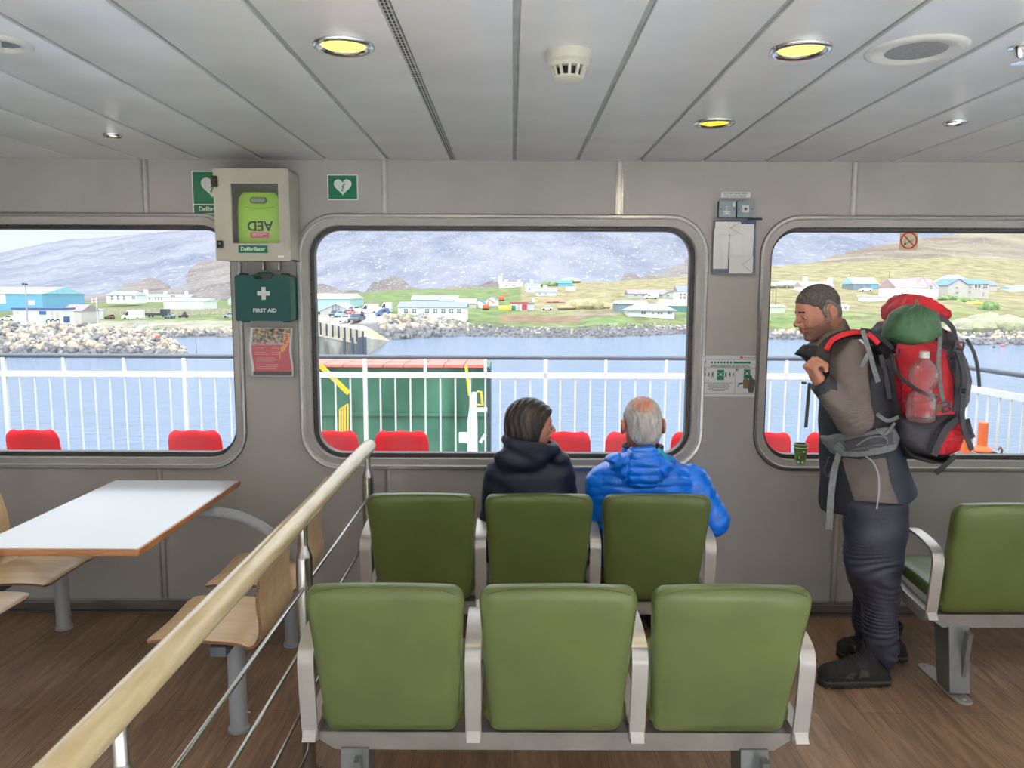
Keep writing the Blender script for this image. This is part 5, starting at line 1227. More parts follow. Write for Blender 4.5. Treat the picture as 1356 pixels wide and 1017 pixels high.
H_('long glass fronted stone house under a slate blue roof', 1279, 1309, 395, 376, 369.5, 297, 'stone', 'blue', 'side', depth=10, wins=((1283,1287,376,382),(1290,1299,376,382),(1301,1308,376,382),(1283,1285,385,388),(1301,1303,387,392)))
H_('pale stone cottage behind the long slate roofed house', 1306, 1320, 386, 378, 372, 330, 'stone', 'slate', 'side')
H_('white shed behind the stone gable house', 1252, 1285, 380, 372, 364, 330, 'white', 'white', 'front', depth=8, cat='shed', name='shed', over=.1)
H_('small white cabin just behind the standing man\'s neck', 1108, 1124, 413, 406, 402.5, 240, 'white', 'white', 'side', depth=5, wins=((1112,1115,406,409),(1118,1121,406,409)), cat='cabin', name='cabin')
H_('pale green cabin at the left edge of the right window', 1014, 1040, 415, 406.5, 404, 235, 'palegreen', 'pale', 'side', depth=5, cat='cabin', name='cabin')
H_('white building at the far right edge of the right window', 1337, 1366, 386, 381, 378.5, 320, 'white', 'lightblue', 'side')
H_('white garden wall and outbuilding left of the backpack top', 1142, 1188, 399, 392.5, 391.5, 285, 'white', 'white', 'flat', depth=3, cat='outbuilding', name='outbuilding')
# --- vehicles
m_tyre = mat('tyre_black', (34,34,36), .8); m_cglass = mat('car_glass', (50,60,74), .12)
def car(label, px, pyb, Y, col, L=4.2, W_=1.8, Hc=1.45, yaw=0., kind='car', name=None, cat=None):
    Y = gy(px, pyb, Y); p = at(px, pyb, Y=Y); t = thing(name or kind, label, cat or kind, p)
    rz = Matrix.Rotation(R(yaw), 3, 'Z')
    def T(x, y, z): return p+rz@V((x, y, z))
    m = mat('paint_%d_%d_%d' % col, col, .3, coat=.5, amp=.01); mb = MB(); h = Hc; l = L/2; w = W_/2
    if kind == 'van': prof = [(-l,.3),(-l,.9),(-l+.25,1.1),(-l+.9,1.35),(-l+1.5,h-.08),(-l+2.0,h),(l-.1,h),(l,h-.1),(l,.3)]
    elif kind == 'truck': prof = [(-l,.5),(-l,h),(-l+1.9,h),(-l+2.0,1.2),(l,1.2),(l,.5)]
    else: prof = [(-l,.3),(-l,.7),(-l+.9,.92),(-l+1.5,h-.05),(-l+1.9,h),(l-.9,h-.02),(l-.3,.98),(l,.9),(l,.3)]
    a = mb.ring([T(x, -w*(1 if z < 1 or kind != 'car' else .82), z) for x, z in prof]); b = mb.ring([T(x, w*(1 if z < 1 or kind != 'car' else .82), z) for x, z in prof]); mb.bridge(a, b); mb.bm.faces.new(a[::-1]); mb.bm.faces.new(b)
    mb.out('bodywork', m, t, angle=25)
    mb = MB()
    if kind == 'car':
        for s in (-1, 1): mb.prism([(-l+1.2,.98),(-l+1.6,h-.12),(l-1.0,h-.12),(l-.5,1.0)], lambda u,v,w_: T(u, s*(w*.90+w_), v), .05)
        mb.loft([[T(-l+.98, q*w*.8, .98), T(-l+1.5, q*w*.72, h-.1), T(-l+1.46, q*w*.72, h-.08), T(-l+.93, q*w*.8, .98)] for q in (-1, 1)])
    else:
        for s in (-1, 1): mb.prism([(-l+.95,1.15),(-l+1.5,h-.35),(-l+1.95,h-.35),(-l+1.95,1.15)], lambda u,v,w_: T(u, s*(w+.01)+w_*s, v), .03)
        mb.loft([[T(-l+.5, q*w*.85, 1.28), T(-l+1.35, q*w*.8, h-.18), T(-l+1.3, q*w*.8, h-.15), T(-l+.45, q*w*.85, 1.3)] for q in (-1, 1)])
    mb.out('windows', m_cglass, t, smooth=False)
    for x in (-l*.64, l*.62):
        for s in (-1, 1): MB().cyl(T(x, s*(w-.12), .31), T(x, s*(w+.02), .31), .31, n=14).out('wheel', m_tyre, t)
    return t
car('white high-roof van parked left of the black lorry', 176.5, 423, 166, (232,236,238), 5.5, 2., 2.5, 0, 'van')
car('black flatbed lorry parked right of the white van', 209, 420, 178, (60,66,78), 6.5, 2.3, 2.4, 180, 'truck', name='lorry')
car('blue grey pickup parked behind the black lorry', 225, 422, 168, (120,134,152), 2.6, 1.7, 1.6, 0)
car('dark red jeep parked on the quay road', 243, 421.5, 168, (74,52,66), 2.6, 1.8, 1.9, 20, name='jeep')
car('silver car at the right edge of the left window', 306, 421, 170, (168,178,190), 4.2, 1.8, 1.4, 0)
car('white car beside the white cabin', 12, 425, 178, (222,226,230), 3.6, 1.8, 1.4, 0)
car('rusty brown machine on the grass right of the flagpole', 145.5, 423, 172, (120,80,66), 2.2, 1.4, 1.3, 0, name='machine', cat='machine')
car('white car at the head of the ferry queue', 459.5, 426.5, 158, (206,218,228), 4.0, 1.8, 1.45, 80)
car('dark blue car at the right front of the ferry queue', 473, 426, 160, (70,86,108), 4.4, 2., 1.6, 80)
car('pale blue car second in the ferry queue', 452, 420, 176, (150,178,204), 4.0, 1.8, 1.5, 80)
car('dark green car in the middle of the ferry queue', 444.5, 419.5, 178, (66,78,82), 4.0, 1.8, 1.6, 80)
car('teal car at the far left of the ferry queue', 430, 416, 190, (60,150,186), 4.2, 1.8, 1.3, 10)
car('red car behind the dark blue car in the queue', 462, 417.5, 184, (196,110,124), 4.0, 1.8, 1.5, 80)
car('silver car behind the ferry queue by the office', 468, 414, 196, (214,220,224), 4.0, 1.8, 1.6, 60)
car('white motorhome parked left of the blue van', 488.5, 415.5, 190, (234,238,238), 4.4, 2., 2.3, 0, 'van', name='motorhome')
car('blue van parked beside the long white building', 506, 420, 178, (84,116,176), 2.6, 1.9, 1.9, 20, 'van')
car('white box truck parked left of the long white building', 509.5, 414, 200, (228,238,238), 3.2, 2., 2.4, 0, 'van', name='box_truck', cat='truck')
car('white minibus in front of the long low brown roofed house', 862, 396, 285, (234,236,238), 4.8, 2., 1.9, 0, 'van', name='minibus')
car('grey car parked at the diggers yard', 724.5, 411, 215, (196,204,210), 3.2, 1.8, 1.2, 0)
car('white car below the grey barn in the right window', 1146, 386, 315, (234,238,240), 4.2, 1.8, 1.3, 0)
def digger(label, px, pyb, Y, s=1.):
    Y = gy(px, pyb, Y); p = at(px, pyb, Y=Y); t = thing('excavator', label, 'excavator', p); m_o = mat('digger_orange', (228,106,62), .5)
    mb = MB(); mb.box(p+V((0,0,1.3*s)), (2.2*s, 1.8*s, 1.4*s), bev=.1); mb.out('cab', m_o, t)
    mb = MB(); mb.box(p+V((0,0,.3*s)), (2.6*s, 2.*s, .6*s), bev=.15); mb.out('track', m_tyre, t)
    mb = MB(); mb.tube([p+V((.5*s,0,1.6*s)), p+V((1.2*s,0,3.8*s)), p+V((3.0*s,0,2.6*s))], .24*s, 6); mb.out('boom', m_o, t)
digger('orange excavator beside the bright blue gable hut', 643.5, 410.5, 215, .8)
digger('small orange excavator with raised arm above the yellow tank', 664, 399, 290, .9)
def crate(name, label, px0, px1, py0, py1, Y, m, cat, dep=1.6):
    a, b = at(px0, py1, Y=Y), at(px1, py0, Y=Y); mb = MB(); mb.box(((a.x+b.x)/2, Y+dep/2, (a.z+b.z)/2), (b.x-a.x, dep, b.z-a.z), bev=.08); return tag(mb.out(name, m, None), label, cat)
crate('storage_tank', 'yellow storage tank in the digger yard', 660, 677, 404.5, 411, 222, wm('yellow'), 'tank')
crate('skip', 'green skip left of the red workshop', 677.5, 682.5, 404.5, 411, 224, wm('green'), 'skip')
crate('tarpaulin', 'orange and red gear lying at the foot of the gangway', 172, 183, 439, 445, 116, mat('gear_orange', (232,96,84), .7), 'gear', 2.)
crate('fish_crate', 'small blue bin on the near breakwater beside the orange gear', 167, 173, 441, 445, 117, mat('crate_blue', (70,96,190), .6), 'bin', 1.)
crate('float', 'single orange float on the tip of the breakwater', 205, 210, 444, 447, 112, mat('float_orange', (240,120,90), .7), 'float', .6)
crate('blue_bin', 'blue bin by the corner of the white cabin', 84, 89, 419, 427, 158, mat('bin_blue', (60,84,130), .6), 'bin', 1.)
# mud heap, bushes
def mound(name, label, px, pyb, w, h, Y, m, cat, kind='structure', seed=1):
    Y = gy(px, pyb, Y); p = at(px, pyb, Y=Y); W_ = w*Y/1020; Hh = h*Y/1020; r = random.Random(seed); mb = MB()
    for i in range(14):
        a = r.uniform(-.9, .9); mb.ell(p+V((a*W_/2, r.uniform(-.1,.3)*W_, Hh*.3*(1-a*a))), (W_*.16, W_*.16, Hh*(.75-.5*a*a)*r.uniform(.7,1.)), n=12)
    return tag(mb.out(name, m, None), label, cat, kind=kind if kind != 'structure' else None)
m_mud = mat('mud', (178,134,116), .9, amp=.12, scale=.5); m_bush = mat('bush_green', (120,146,92), .9, amp=.25, scale=.8, bump=.8, bscale=2, bdist=.3)
mound('mud_heap', 'reddish brown mud heap right of the workshop', 737, 401, 30, 6, 270, m_mud, 'mud heap')
mound('bush', 'green bush left of the teal roofed barn', 728, 379, 34, 7, 395, m_bush, 'bush', seed=2)
mound('bush', 'pale bush above the teal roofed barn', 757, 373, 26, 6, 415, mat('bush_pale', (180,196,160), .9, amp=.2, scale=.8), 'bush', seed=3)
mound('bush', 'low hedge in front of the blue timber house', 1258, 397, 34, 7, 270, m_bush, 'bush', seed=4)
mound('bush', 'round bush in front of the long stone house', 1283, 401, 30, 7, 262, m_bush, 'bush', seed=5)
mound('bush', 'dark shrub patch on the bank under the yellow gorse', 1312, 411, 26, 13, 215, m_bush, 'bush', seed=6)
mound('gorse', 'yellow gorse strip right of the backpack lid', 1292, 403, 28, 4, 235, mat('gorse_yellow', (232,196,84), .9, amp=.1), 'gorse', seed=7)
mound('sea_cliff', 'low rocky bank above the shore at the right edge', 1320, 440, 110, 26, 178, mat('bank_rock', (150,146,132), .9, scale=.5, rgb2=(178,184,140), amp=.2, detail=8, bump=1., bscale=1., bdist=.5), 'bank', seed=8)
mound('rock_outcrop', 'grey rocky knoll on the field left of the standing man', 1045, 381, 70, 10, 350, mat('knoll', (176,180,168), .9, amp=.2, scale=.4), 'knoll', seed=9)
mound('heather_mound', 'brown heather mound left of the blue grey steel shed', 780, 409, 76, 14, 262, mat('heather', (164,152,118), .9, amp=.15, scale=.4), 'mound', seed=10)
# poles
m_pole = mat('pole_grey', (168,172,178), .7); m_dpole = mat('pole_dark', (120,112,108), .8)
def pole(label, px, py0, py1, Y, m=None, r_=.11, name='utility_pole'):
    Y = gy(px, py1, Y) if Y > 180 else Y; a, b = at(px, py1, Y=Y), at(px, py0, Y=Y); mb = MB(); mb.cyl((a.x, Y, a.z-.5), (a.x, Y, b.z), r_, r_*.7, n=8); return tag(mb.out(name, m or m_pole, None), label, 'pole')
a = at(37, 432, Y=150); b = at(37, 377, Y=150); t = thing('light_mast', 'tall grey light mast standing in front of the blue shed', 'light mast', a)
MB().cyl(a, (a.x, 150, b.z), .16, .10, n=10).out('mast', m_pole, t); mb = MB()
for s in (-1, 1): mb.box((a.x+s*.32, 149.9, b.z+.1), (.4, .3, .28), rot=Matrix.Rotation(R(20*s), 3, 'Y'))
mb.box((a.x, 150, b.z), (.9, .08, .08)); mb.out('floodlight', m_dsteel, t)
a = at(129.5, 428, Y=160); b = at(129.5, 393.5, Y=160); t = thing('flagpole', 'white flagpole with a red and white flag on the breakwater', 'flagpole', a)
MB().cyl(a, (a.x, 160, b.z), .11, .07, n=10).out('pole', m_wpaint, t); fw, fh = 1.05, .85
mb = MB(); mb.grid(lambda u, v: V((a.x-fw*u, 160+.08*math.sin(u*7), b.z-.2-fh*v-.1*u)), 10, 4); fl = mb.out('flag', m_sash, t, recalc=False)
mb = MB(); mb.grid(lambda u, v: V((a.x-fw*(.45+.14*u), 159.95+.08*math.sin((.45+.14*u)*7), b.z-.2-fh*v-.1*(.45+.14*u))), 3, 4); mb.grid(lambda u, v: V((a.x-fw*u, 159.95+.08*math.sin(u*7), b.z-.2-fh*(.42+.18*v)-.1*u)), 10, 1); mb.out('flag_cross', mat('flag_red', (208,70,90), .6), fl, recalc=False)
pole('thin brown marker pole standing in the water of the inlet', 260, 447, 467, 106, m_dpole, .07, 'marker_pole')
pole('tall slender mast above the white warehouse', 240, 368, 409, 260, m_pole, .12, 'radio_mast')
for i, (px, y0, y1, Y, lab) in enumerate([(183,390,404,250,'short dark pole above the white van'),(76,388,404,300,'pale pole right of the blue shed'),(106,393,406,260,'dark pole above the brown roofed shed'),(803,378,395,300,'yellowish pole on the slope above the heather mound'),
    (1042,369,387,300,'pale pole above the left side of the standing man'),(1075,341,355,500,'pale pole on the skyline left of the standing man'),(1125,359,378,300,'dark pole left of the grey barn'),(1177,359,372,300,'dark pole above the tiny white cottage'),(1243,331,350,480,'tall pale pole on the hill below the no smoking sticker'),
    (1194,358,372,330,'pale pole left of the mauve roof'),(1325,372,380,320,'pale pole right of the long stone house'),(865,364,369,420,'pale pole on the skyline left of centre'),(884,361,368,420,'pale pole on the skyline at the right'),(816,367,373,420,'small pale pole on the straw coloured skyline'),
    (1023,379,404,260,'left leg of the twin dark poles at the left of the right window'),(1027,380,404,260,'right leg of the twin dark poles at the left of the right window')]):
    pole(lab, px, y0, y1, Y, m_dpole if 'dark' in lab else m_pole, .11)
# picket fence
t = thing('timber_fence', 'long weathered timber fence across the left window', 'fence', at(220, 417, Y=gy(220, 417, 200))); YFN = gy(220, 417, 200); m_fen = mat('fence_wood', (184,174,162), .9, amp=.1, scale=1.)
mb = MB(); px = 131
while px < 314:
    a, b = at(px, 417, Y=YFN), at(px, 408, Y=YFN); mb.box((a.x, YFN, (a.z+b.z)/2-.3), (.22, .05, b.z-a.z+.6)); px += 1.6
tag(mb.out('pickets', m_fen, t, smooth=False), kind='stuff')
a, b = at(131, 410, Y=YFN), at(314, 410, Y=YFN); MB().box(((a.x+b.x)/2, YFN+.05, a.z), (b.x-a.x, .05, .12)).out('rail', m_fen, t)
# gangway
t = thing('gangway', 'white metal gangway leaning on the inlet bank', 'gangway', at(181, 442, Y=126)); a, b = at(177, 442, Y=120), at(189, 431, Y=140)
mb = MB(); mb.band([a, b], 1.1, .12, (0,0,1)); mb.out('walkway', m_wpaint, t)
for s in (-1, 1): MB().tube([a+V((s*.5,0,.9)), b+V((s*.5,0,.9))], .05, 6).out('handrail', m_pole, t)
mb = MB(); q = b; mb.tube([q+V((-.9,0,0)), q+V((-.9,0,1.3)), q+V((.9,0,1.3)), q+V((.9,0,0))], .06, 6); mb.out('gate_frame', m_pole, t)
# tyres on the quay
for i, px in enumerate((64.5, 70.5, 77)):
    p = at(px, 429, Y=150); mb = MB(); mb.tube([p+V((.42*math.cos(a_), 0, .42+.42*math.sin(a_))) for a_ in [2*PI*k/16 for k in range(17)]], .1, 6, caps=False); tag(mb.out('tyre', m_tyre, None), 'old black tyre standing on edge in a row before the white cabin', 'tyre', 'three old tyres by the cabin')
# boats / buoys
for px, py, c, lab in ((1327.5, 459, (236,110,104), 'round pink buoy floating at the right edge of the right window'), (1316, 460.5, (70,74,84), 'dark buoy floating just left of the pink buoy')):
    p = at(px, py, Z=ZS); tag(MB().ell((p.x, p.y, ZS+.15), (.32,.32,.26) if c[0] > 100 else (.25,.2,.14), n=14).out('buoy', mat('buoy_%d' % c[0], c, .5), None), lab, 'buoy')
# ---- slipway and pier
m_conc = mat('concrete', (196,186,166), .85, amp=.08, scale=.5); m_concd = mat('weathered_concrete', (172,170,160), .9, scale=.5, rgb2=(112,112,104), contrast=(.4,.6), detail=8, stretch=(1,1,.3)); m_pile = mat('pile_dark', (74,82,98), .7)
t = thing('slipway', 'concrete ferry slipway with yellow stripes at the left of the centre window', 'slipway', at(450, 470, Y=104))
nl, nr_ = at(372, 425, Y=109), at(483, 447, Y=103); fr_ = at(516, 451.5, Y=137); fl_ = at(486, 431.5, Y=152); fl2 = at(372, 424, Y=152)
def bl(u, v):
    a = nl.lerp(nr_, u); b = (fl2.lerp(fl_, min(1, u/.6)) if u < .6 else fl_.lerp(fr_, (u-.6)/.4)); return a.lerp(b, v)
mb = MB(); mb.grid(lambda u, v: bl(u, v), 20, 10); mb.grid(lambda u, v: nl.lerp(nr_, u)*(1-v)+V((nl.lerp(nr_, u).x, nl.lerp(nr_, u).y, ZS-1))*v, 10, 2); mb.grid(lambda u, v: nr_.lerp(fr_, u)*(1-v)+V((nr_.lerp(fr_, u).x, nr_.lerp(fr_, u).y, ZS-1))*v, 10, 2)
mb.out('slipway_deck', m_conc, t, recalc=False)
m_stripe = mat('stripe_yellow', (232,190,112), .7)
for k in range(9):
    mb = MB(); u0 = .70+.032*k; mb.grid(lambda u, v: bl(u0+.014*u+.06*(1-v), .45+.5*v)+V((0,0,.05)), 1, 8); mb.out('yellow_stripe', m_stripe, t, recalc=False)
for k in range(9):
    u = .40+.07*k; p = nl.lerp(nr_, u); mb = MB(); mb.box((p.x, p.y-.4, p.z+.1), (.55, .7, 1.7+.0*k)); mb.box((p.x+.34, p.y-.35, p.z), (.14, .6, 1.6), mi=1); mb.out('pillar', [m_conc, m_pile], t, smooth=False)
mb = MB(); mb.grid(lambda u, v: nl.lerp(nr_, u)+V((0, -.9, -.9-(nl.lerp(nr_, u).z-.9-ZS+1)*v)), 20, 4); mb.out('lower_wall', m_concd, t, recalc=False)
mb = MB(); mb.band([nl+V((0,-.5,-.85)), nr_+V((0,-.5,-.85))], .9, .2, (0,0,1)); mb.out('wall_ledge', m_conc, t)
for px, y0 in ((456.5,447),(467,447),(475.5,447),(480,446),(483.5,446)):
    a = at(px, 471.5, Y=101.5); b = at(px, y0, Y=101.5); MB().box((a.x, 101.5, (a.z+b.z)/2-.3), (.3 if px < 475 else .42, .4, b.z-a.z+.6)).out('fender_pile', m_pile, t, smooth=False)
# ============================================================ PEOPLE
def poly2(X, Z, pts):
    P = np.asarray(pts, np.float32); d = np.full(X.shape, 1e9, np.float32); s = np.ones(X.shape, np.float32); n = len(P); j = n-1
    for i in range(n):
        ex, ez = P[j]-P[i]; wx, wz = X-P[i,0], Z-P[i,1]
        t = np.clip((wx*ex+wz*ez)/(ex*ex+ez*ez+1e-12), 0, 1); bx, bz = wx-ex*t, wz-ez*t; d = np.minimum(d, bx*bx+bz*bz)
        c1 = Z >= P[i,1]; c2 = Z < P[j,1]; c3 = ex*wz > ez*wx
        s = np.where((c1 & c2 & c3) | (~c1 & ~c2 & ~c3), -s, s); j = i
    return s*np.sqrt(d)
def basis(fwd, up=(0,0,1)):
    f = V(fwd).normalized(); u = V(up); l = u.cross(f).normalized(); u = f.cross(l)
    return np.array([[f.x,l.x,u.x],[f.y,l.y,u.y],[f.z,l.z,u.z]], np.float32)
def head_sd(P, C, M, s=1., smile=0., ears=True, fem=False, eo=0., ex=0.):
    p = ((P-np.asarray(C, np.float32))@M)/s
    q = p.copy(); q[:,1] = np.abs(q[:,1])
    d = ell(q, (-.012,0,.028), (.098,.076,.090)); d = smin(d, ell(q, (.018,0,.02), (.072,.066,.080)), .02)
    d = smin(d, ell(q, (.03,0,-.045), (.056,.054,.068)), .03)
    d = smin(d, cap(q, (-.012,.05,-.045), (.055,.017,-.098), .02, .016), .03)
    d = smin(d, ell(q, (.068,0,-.101), (.020,.022,.017)), .015)
    d = smin(d, ell(q, (.052,.041,-.020), (.026,.021,.020)), .018)
    d = smin(d, cap(q, (.083,0,.020), (.074,.040,.022), .0115, .009), .012 if not fem else .018)
    d = smin(d, ell(q, (.080,0,-.050), (.018,.026,.024)), .012)
    d = smax(d, -ell(q, (.096,.032,.003), (.018,.019,.011)), .012)
    d = smin(d, ell(q, (.075,.031,.003), (.0135,.0135,.0135)), .002)
    d = smin(d, cap(q, (.084,.018,.0095), (.080,.045,.0085), .003, .0025), .004)
    n = smin(cap(q, (.088,0,.014), (.114,0,-.022), .0075, .010), ell(q, (.112,0,-.027), (.0125,.011,.010)), .006)
    n = smin(n, ell(q, (.100,.0125,-.031), (.011,.007,.008)), .006)
    d = smin(d, n, .009)
    d = smin(d, ell(q, (.092,0,-.0565), (.011,.023,.0065)), .005); d = smin(d, ell(q, (.089,0,-.069), (.012,.020,.0075)), .005)
    zz = -.0625+smile*(q[:,1]**2)*6
    d = smax(d, -(np.sqrt(((q[:,0]-.104)/.014)**2+((p[:,2]-zz)/.0022)**2+(q[:,1]/(.026+smile*.006))**2)-1)*.0022, .003)
    if smile: d = smin(d, ell(q, (.062,.038,-.038), (.024,.016,.016)), .012)
    if ears:
        Re = basis((1,0,.0), (-.25,0,1))
        q = q-np.array([[ex,eo,0]], np.float32); e = ell(q, (-.020,.080,-.004), (.019,.010,.033), None); e = smax(e, -ell(q, (-.014,.090,-.001), (.010,.008,.018)), .004); e = smin(e, ell(q, (-.012,.078,-.030), (.008,.006,.009)), .006)
        d = smin(d, e, .006)
    return d*s
def loc(P, C, M, s): return ((P-np.asarray(C, np.float32))@M)/s
def prof_sd(P, tab, cy, sh=0.):
    # table rows: (z, xl, xr, ry[, dy])
    T = sorted(tab); z = P[:,2]; Z = [t[0] for t in T]
    xl = np.interp(z, Z, [t[1] for t in T]); xr = np.interp(z, Z, [t[2] for t in T]); ry = np.interp(z, Z, [t[3] for t in T])-sh; dy = np.interp(z, Z, [t[4] if len(t) > 4 else 0 for t in T])
    rx = (xr-xl)/2-sh; cx = (xl+xr)/2
    k = np.sqrt(((P[:,0]-cx)/rx)**2+((P[:,1]-cy-dy)/ry)**2)
    d = (k-1)*np.minimum(rx, ry); 
    return d.astype(np.float32)
def hplane(P, pt, n): n = V(n).normalized(); return ((P-np.asarray(pt, np.float32))@np.asarray(n, np.float32)).astype(np.float32)
m_skin = mat('skin', (184,126,104), .5, amp=.06, scale=22, bump=.15, bscale=160, bdist=.001)
m_stub = mat('stubble_skin', (142,102,88), .6, amp=.12, scale=160, bump=.3, bscale=300, bdist=.0008)
m_lip = mat('lip', (160,92,84), .45); m_eye = mat('eye_white', (206,200,194), .2); m_iris = mat('iris', (48,34,26), .15); m_brow = mat('eyebrow_hair', (44,34,30), .8)
def skin_faces(C, M, s, stub=None, brows=True, red=None):
    def f(c):
        p = loc(c, C, M, s); q = np.abs(p[:,1]); k = np.zeros(len(c), int)
        if stub is not None: k[(poly2(p[:,0], p[:,2], stub) < 0) & (p[:,2] > -.135)] = 1
        k[(p[:,0] > .080) & (np.abs(p[:,2]+.0625) < .0095) & (q < .023)] = 2
        e = np.sqrt((p[:,0]-.075)**2+(q-.031)**2+(p[:,2]-.003)**2); on = (e < .0145) & (np.abs(p[:,2]-.001) < .0042) & (p[:,0] > .074) & (np.abs(q-.031) < .0125); k[on] = 3
        k[on & ((q-.033)**2+(p[:,2]-.003)**2 < .0052**2)] = 4
        if brows: k[(p[:,0] > .068) & (q > .010) & (q < .047) & (np.abs(p[:,2]-.0255-.004*np.sin(q*60)) < .0042)] = 5
        if red is not None: k[red(p)] = 6
        return k
    return f
m_redskin = mat('flushed_skin', (196,124,100), .45, amp=.08, scale=30)
SK = [m_skin, m_stub, m_lip, m_eye, m_iris, m_brow, m_redskin]
def hand_sd(P, wrist, knuck, spread, curl, palm, s=1., thumb=None, tl=1.):
    # wrist: point, knuck: centre of knuckle row, spread: unit vec index->little, palm: unit vec facing out of the palm
    w = np.array(wrist, np.float32); k = np.array(knuck, np.float32); sp = np.array(V(spread).normalized(), np.float32); pl = np.array(V(palm).normalized(), np.float32)
    ax = (k-w)/np.linalg.norm(k-w); d = cap(P, w, w*.5+k*.5, .025*s, .025*s)
    d = smin(d, uni(.004, *[cap(P, w+sp*o*.4*s, k+sp*o*s, .017*s, .0125*s) for o in (-.03,-.01,.01,.03)]), .006)
    for o, L, r in ((-.030,.040,.0098),(-.010,.045,.0100),(.010,.042,.0096),(.029,.034,.0086)):
        a = k+sp*o*s; L *= s; p1 = a+(ax*math.cos(curl[0])+pl*math.sin(curl[0]))*L
        a2 = curl[0]+curl[1]; p2 = p1+(ax*math.cos(a2)+pl*math.sin(a2))*L*.68; a3 = a2+curl[2]; p3 = p2+(ax*math.cos(a3)+pl*math.sin(a3))*L*.52
        f = chain(P, [a, p1, p2, p3], [r*s*1.15, r*s*1.05, r*s, r*s*.85], .003); d = smin(d, f, .0025)
    t0 = w+ax*.022*s-sp*.022*s+pl*.008*s; td = np.array(V(thumb or (ax*.7-sp*.5+pl*.6)).normalized(), np.float32)
    t1 = t0+td*.036*s*tl; t2 = t1+(td*.85+ax*.3)*.030*s*tl; t3 = t2+(td*.6+ax*.6)*.022*s*tl
    return smin(d, chain(P, [t0, t1, t2, t3], [.015*s,.0125*s,.0112*s,.009*s], .006), .01)
# ------------------------------------------------------------ standing man
MY = 3.36
def C_(px, py, y=MY): return at(px, py, Y=y)
HC = C_(1082, 414); HS = .935
HM = basis((-math.cos(R(17))*math.cos(R(7)), -math.sin(R(7)), -math.sin(R(17))))
tors = [(452,1106,1150,.12),(462,1099,1160,.165),(480,1093,1168,.195),(520,1089,1176,.185),(560,1088,1182,.175),(600,1089,1192,.178),(640,1089,1207,.19),(672,1088,1216,.20),(700,1088,1219,.20)]
tt = [(C_(1140, py).z, C_(a, py).x, C_(b, py).x, r) for py, a, b, r in tors]
nleg = [(600,1122,1194,.09),(650,1121,1200,.10),(700,1118,1200,.105),(760,1120,1191,.09),(778,1127,1190,.085),(800,1142,1188,.078),(830,1145,1187,.075),(852,1144,1189,.074),(868,1148,1187,.068),(880,1150,1184,.06)]
YN_, YF_ = 3.245, 3.50
nl_ = [(C_(1150, py, YN_).z, C_(a, py, YN_).x, C_(b, py, YN_).x, r) for py, a, b, r in nleg]
fleg = [(600,1128,1192,.09),(650,1128,1200,.10),(700,1128,1197,.105),(745,1124,1184,.09),(765,1128,1176,.085),(790,1130,1170,.078),(815,1130,1168,.075),(832,1132,1164,.068),(840,1134,1160,.06)]
fl_t = [(C_(1150, py, YF_).z, C_(a, py, YF_).x, C_(b, py, YF_).x, r) for py, a, b, r in fleg]
SH, EL, WR = C_(1121, 474, 3.20), C_(1131, 553, 3.10), C_(1087, 507, 3.09)
SH2, EL2, WR2 = C_(1121, 474, 3.52), C_(1126, 548, 3.61), C_(1096, 520, 3.56)
NB, NT = C_(1118, 462), C_(1094, 432)
ztop = C_(1130, 446).z
KN = C_(1073, 487, 3.10)
nt_, nh_ = at(1083, 903, Z=0.01), at(1181, 907, Z=0.01); fo_, fh_ = at(1089, 846, Z=0.01), at(1165, 850, Z=.01)
def zlim(P, tab, lo, hi, cy, k, sh=0.): return smax(smax(prof_sd(P, tab, cy, sh), P[:,2]-hi, k), lo-P[:,2], .02)
def man_skin(P):
    d = head_sd(P, HC, HM, HS, smile=.9, ex=-.014, eo=.003)
    d = smin(d, chain(P, [C_(1098, 428), C_(1108, 450), C_(1120, 470)], [.056, .060, .08], .03), .035)
    b = smax(zlim(P, tt, C_(1150,665).z, ztop, MY, .10, .035), P[:,0]-C_(1188,650).x, .02); d = smin(d, b, .03)
    for a, e, w in ((SH, EL, WR), (SH2, EL2, WR2)): d = smin(d, chain(P, [a, e, w], [.052, .042, .026], .02), .02)
    d = smin(d, hand_sd(P, WR, KN, (.12,-1,-.1), (1.15,1.5,1.0), (.93,-.05,.36), 1.06, thumb=(.55,.6,.55), tl=.8), .012)
    d = smin(d, hand_sd(P, WR2, WR2+V((-.055,-.01,.05)), (.25,.12,-.95), (.9,1.3,1.0), (.75,-.62,.1), 1.0, thumb=(.25,-.45,.85)), .012)
    for tb, cy in ((nl_, YN_), (fl_t, YF_)): d = smin(d, zlim(P, tb, .10, C_(1150,655).z, cy, .05, .042), .03)
    d = smin(d, cap(P, (nt_.x+.24, YN_, .09), (nt_.x+.09, YN_, .05), .034, .024), .02)
    d = smin(d, cap(P, (fo_.x+.24, YF_, .09), (fo_.x+.09, YF_, .05), .034, .024), .02)
    return d
stubm = [(.010,-.03),(.06,-.052),(.125,-.042),(.125,-.13),(-.03,-.13),(-.012,-.05),(-.004,-.02),(.008,-.02)]
man = sdf_mesh('person', man_skin, (C_(1040,400).x, 2.95, -.01), (C_(1235,400).x, 3.76, 1.80), .0042, SK, None, skin_faces(HC, HM, HS, stubm), origin=(C_(1150,900).x, MY, 0))
tag(man, 'person standing in profile, short grey-brown hair, brown and black jacket, carrying a red backpack', 'person')
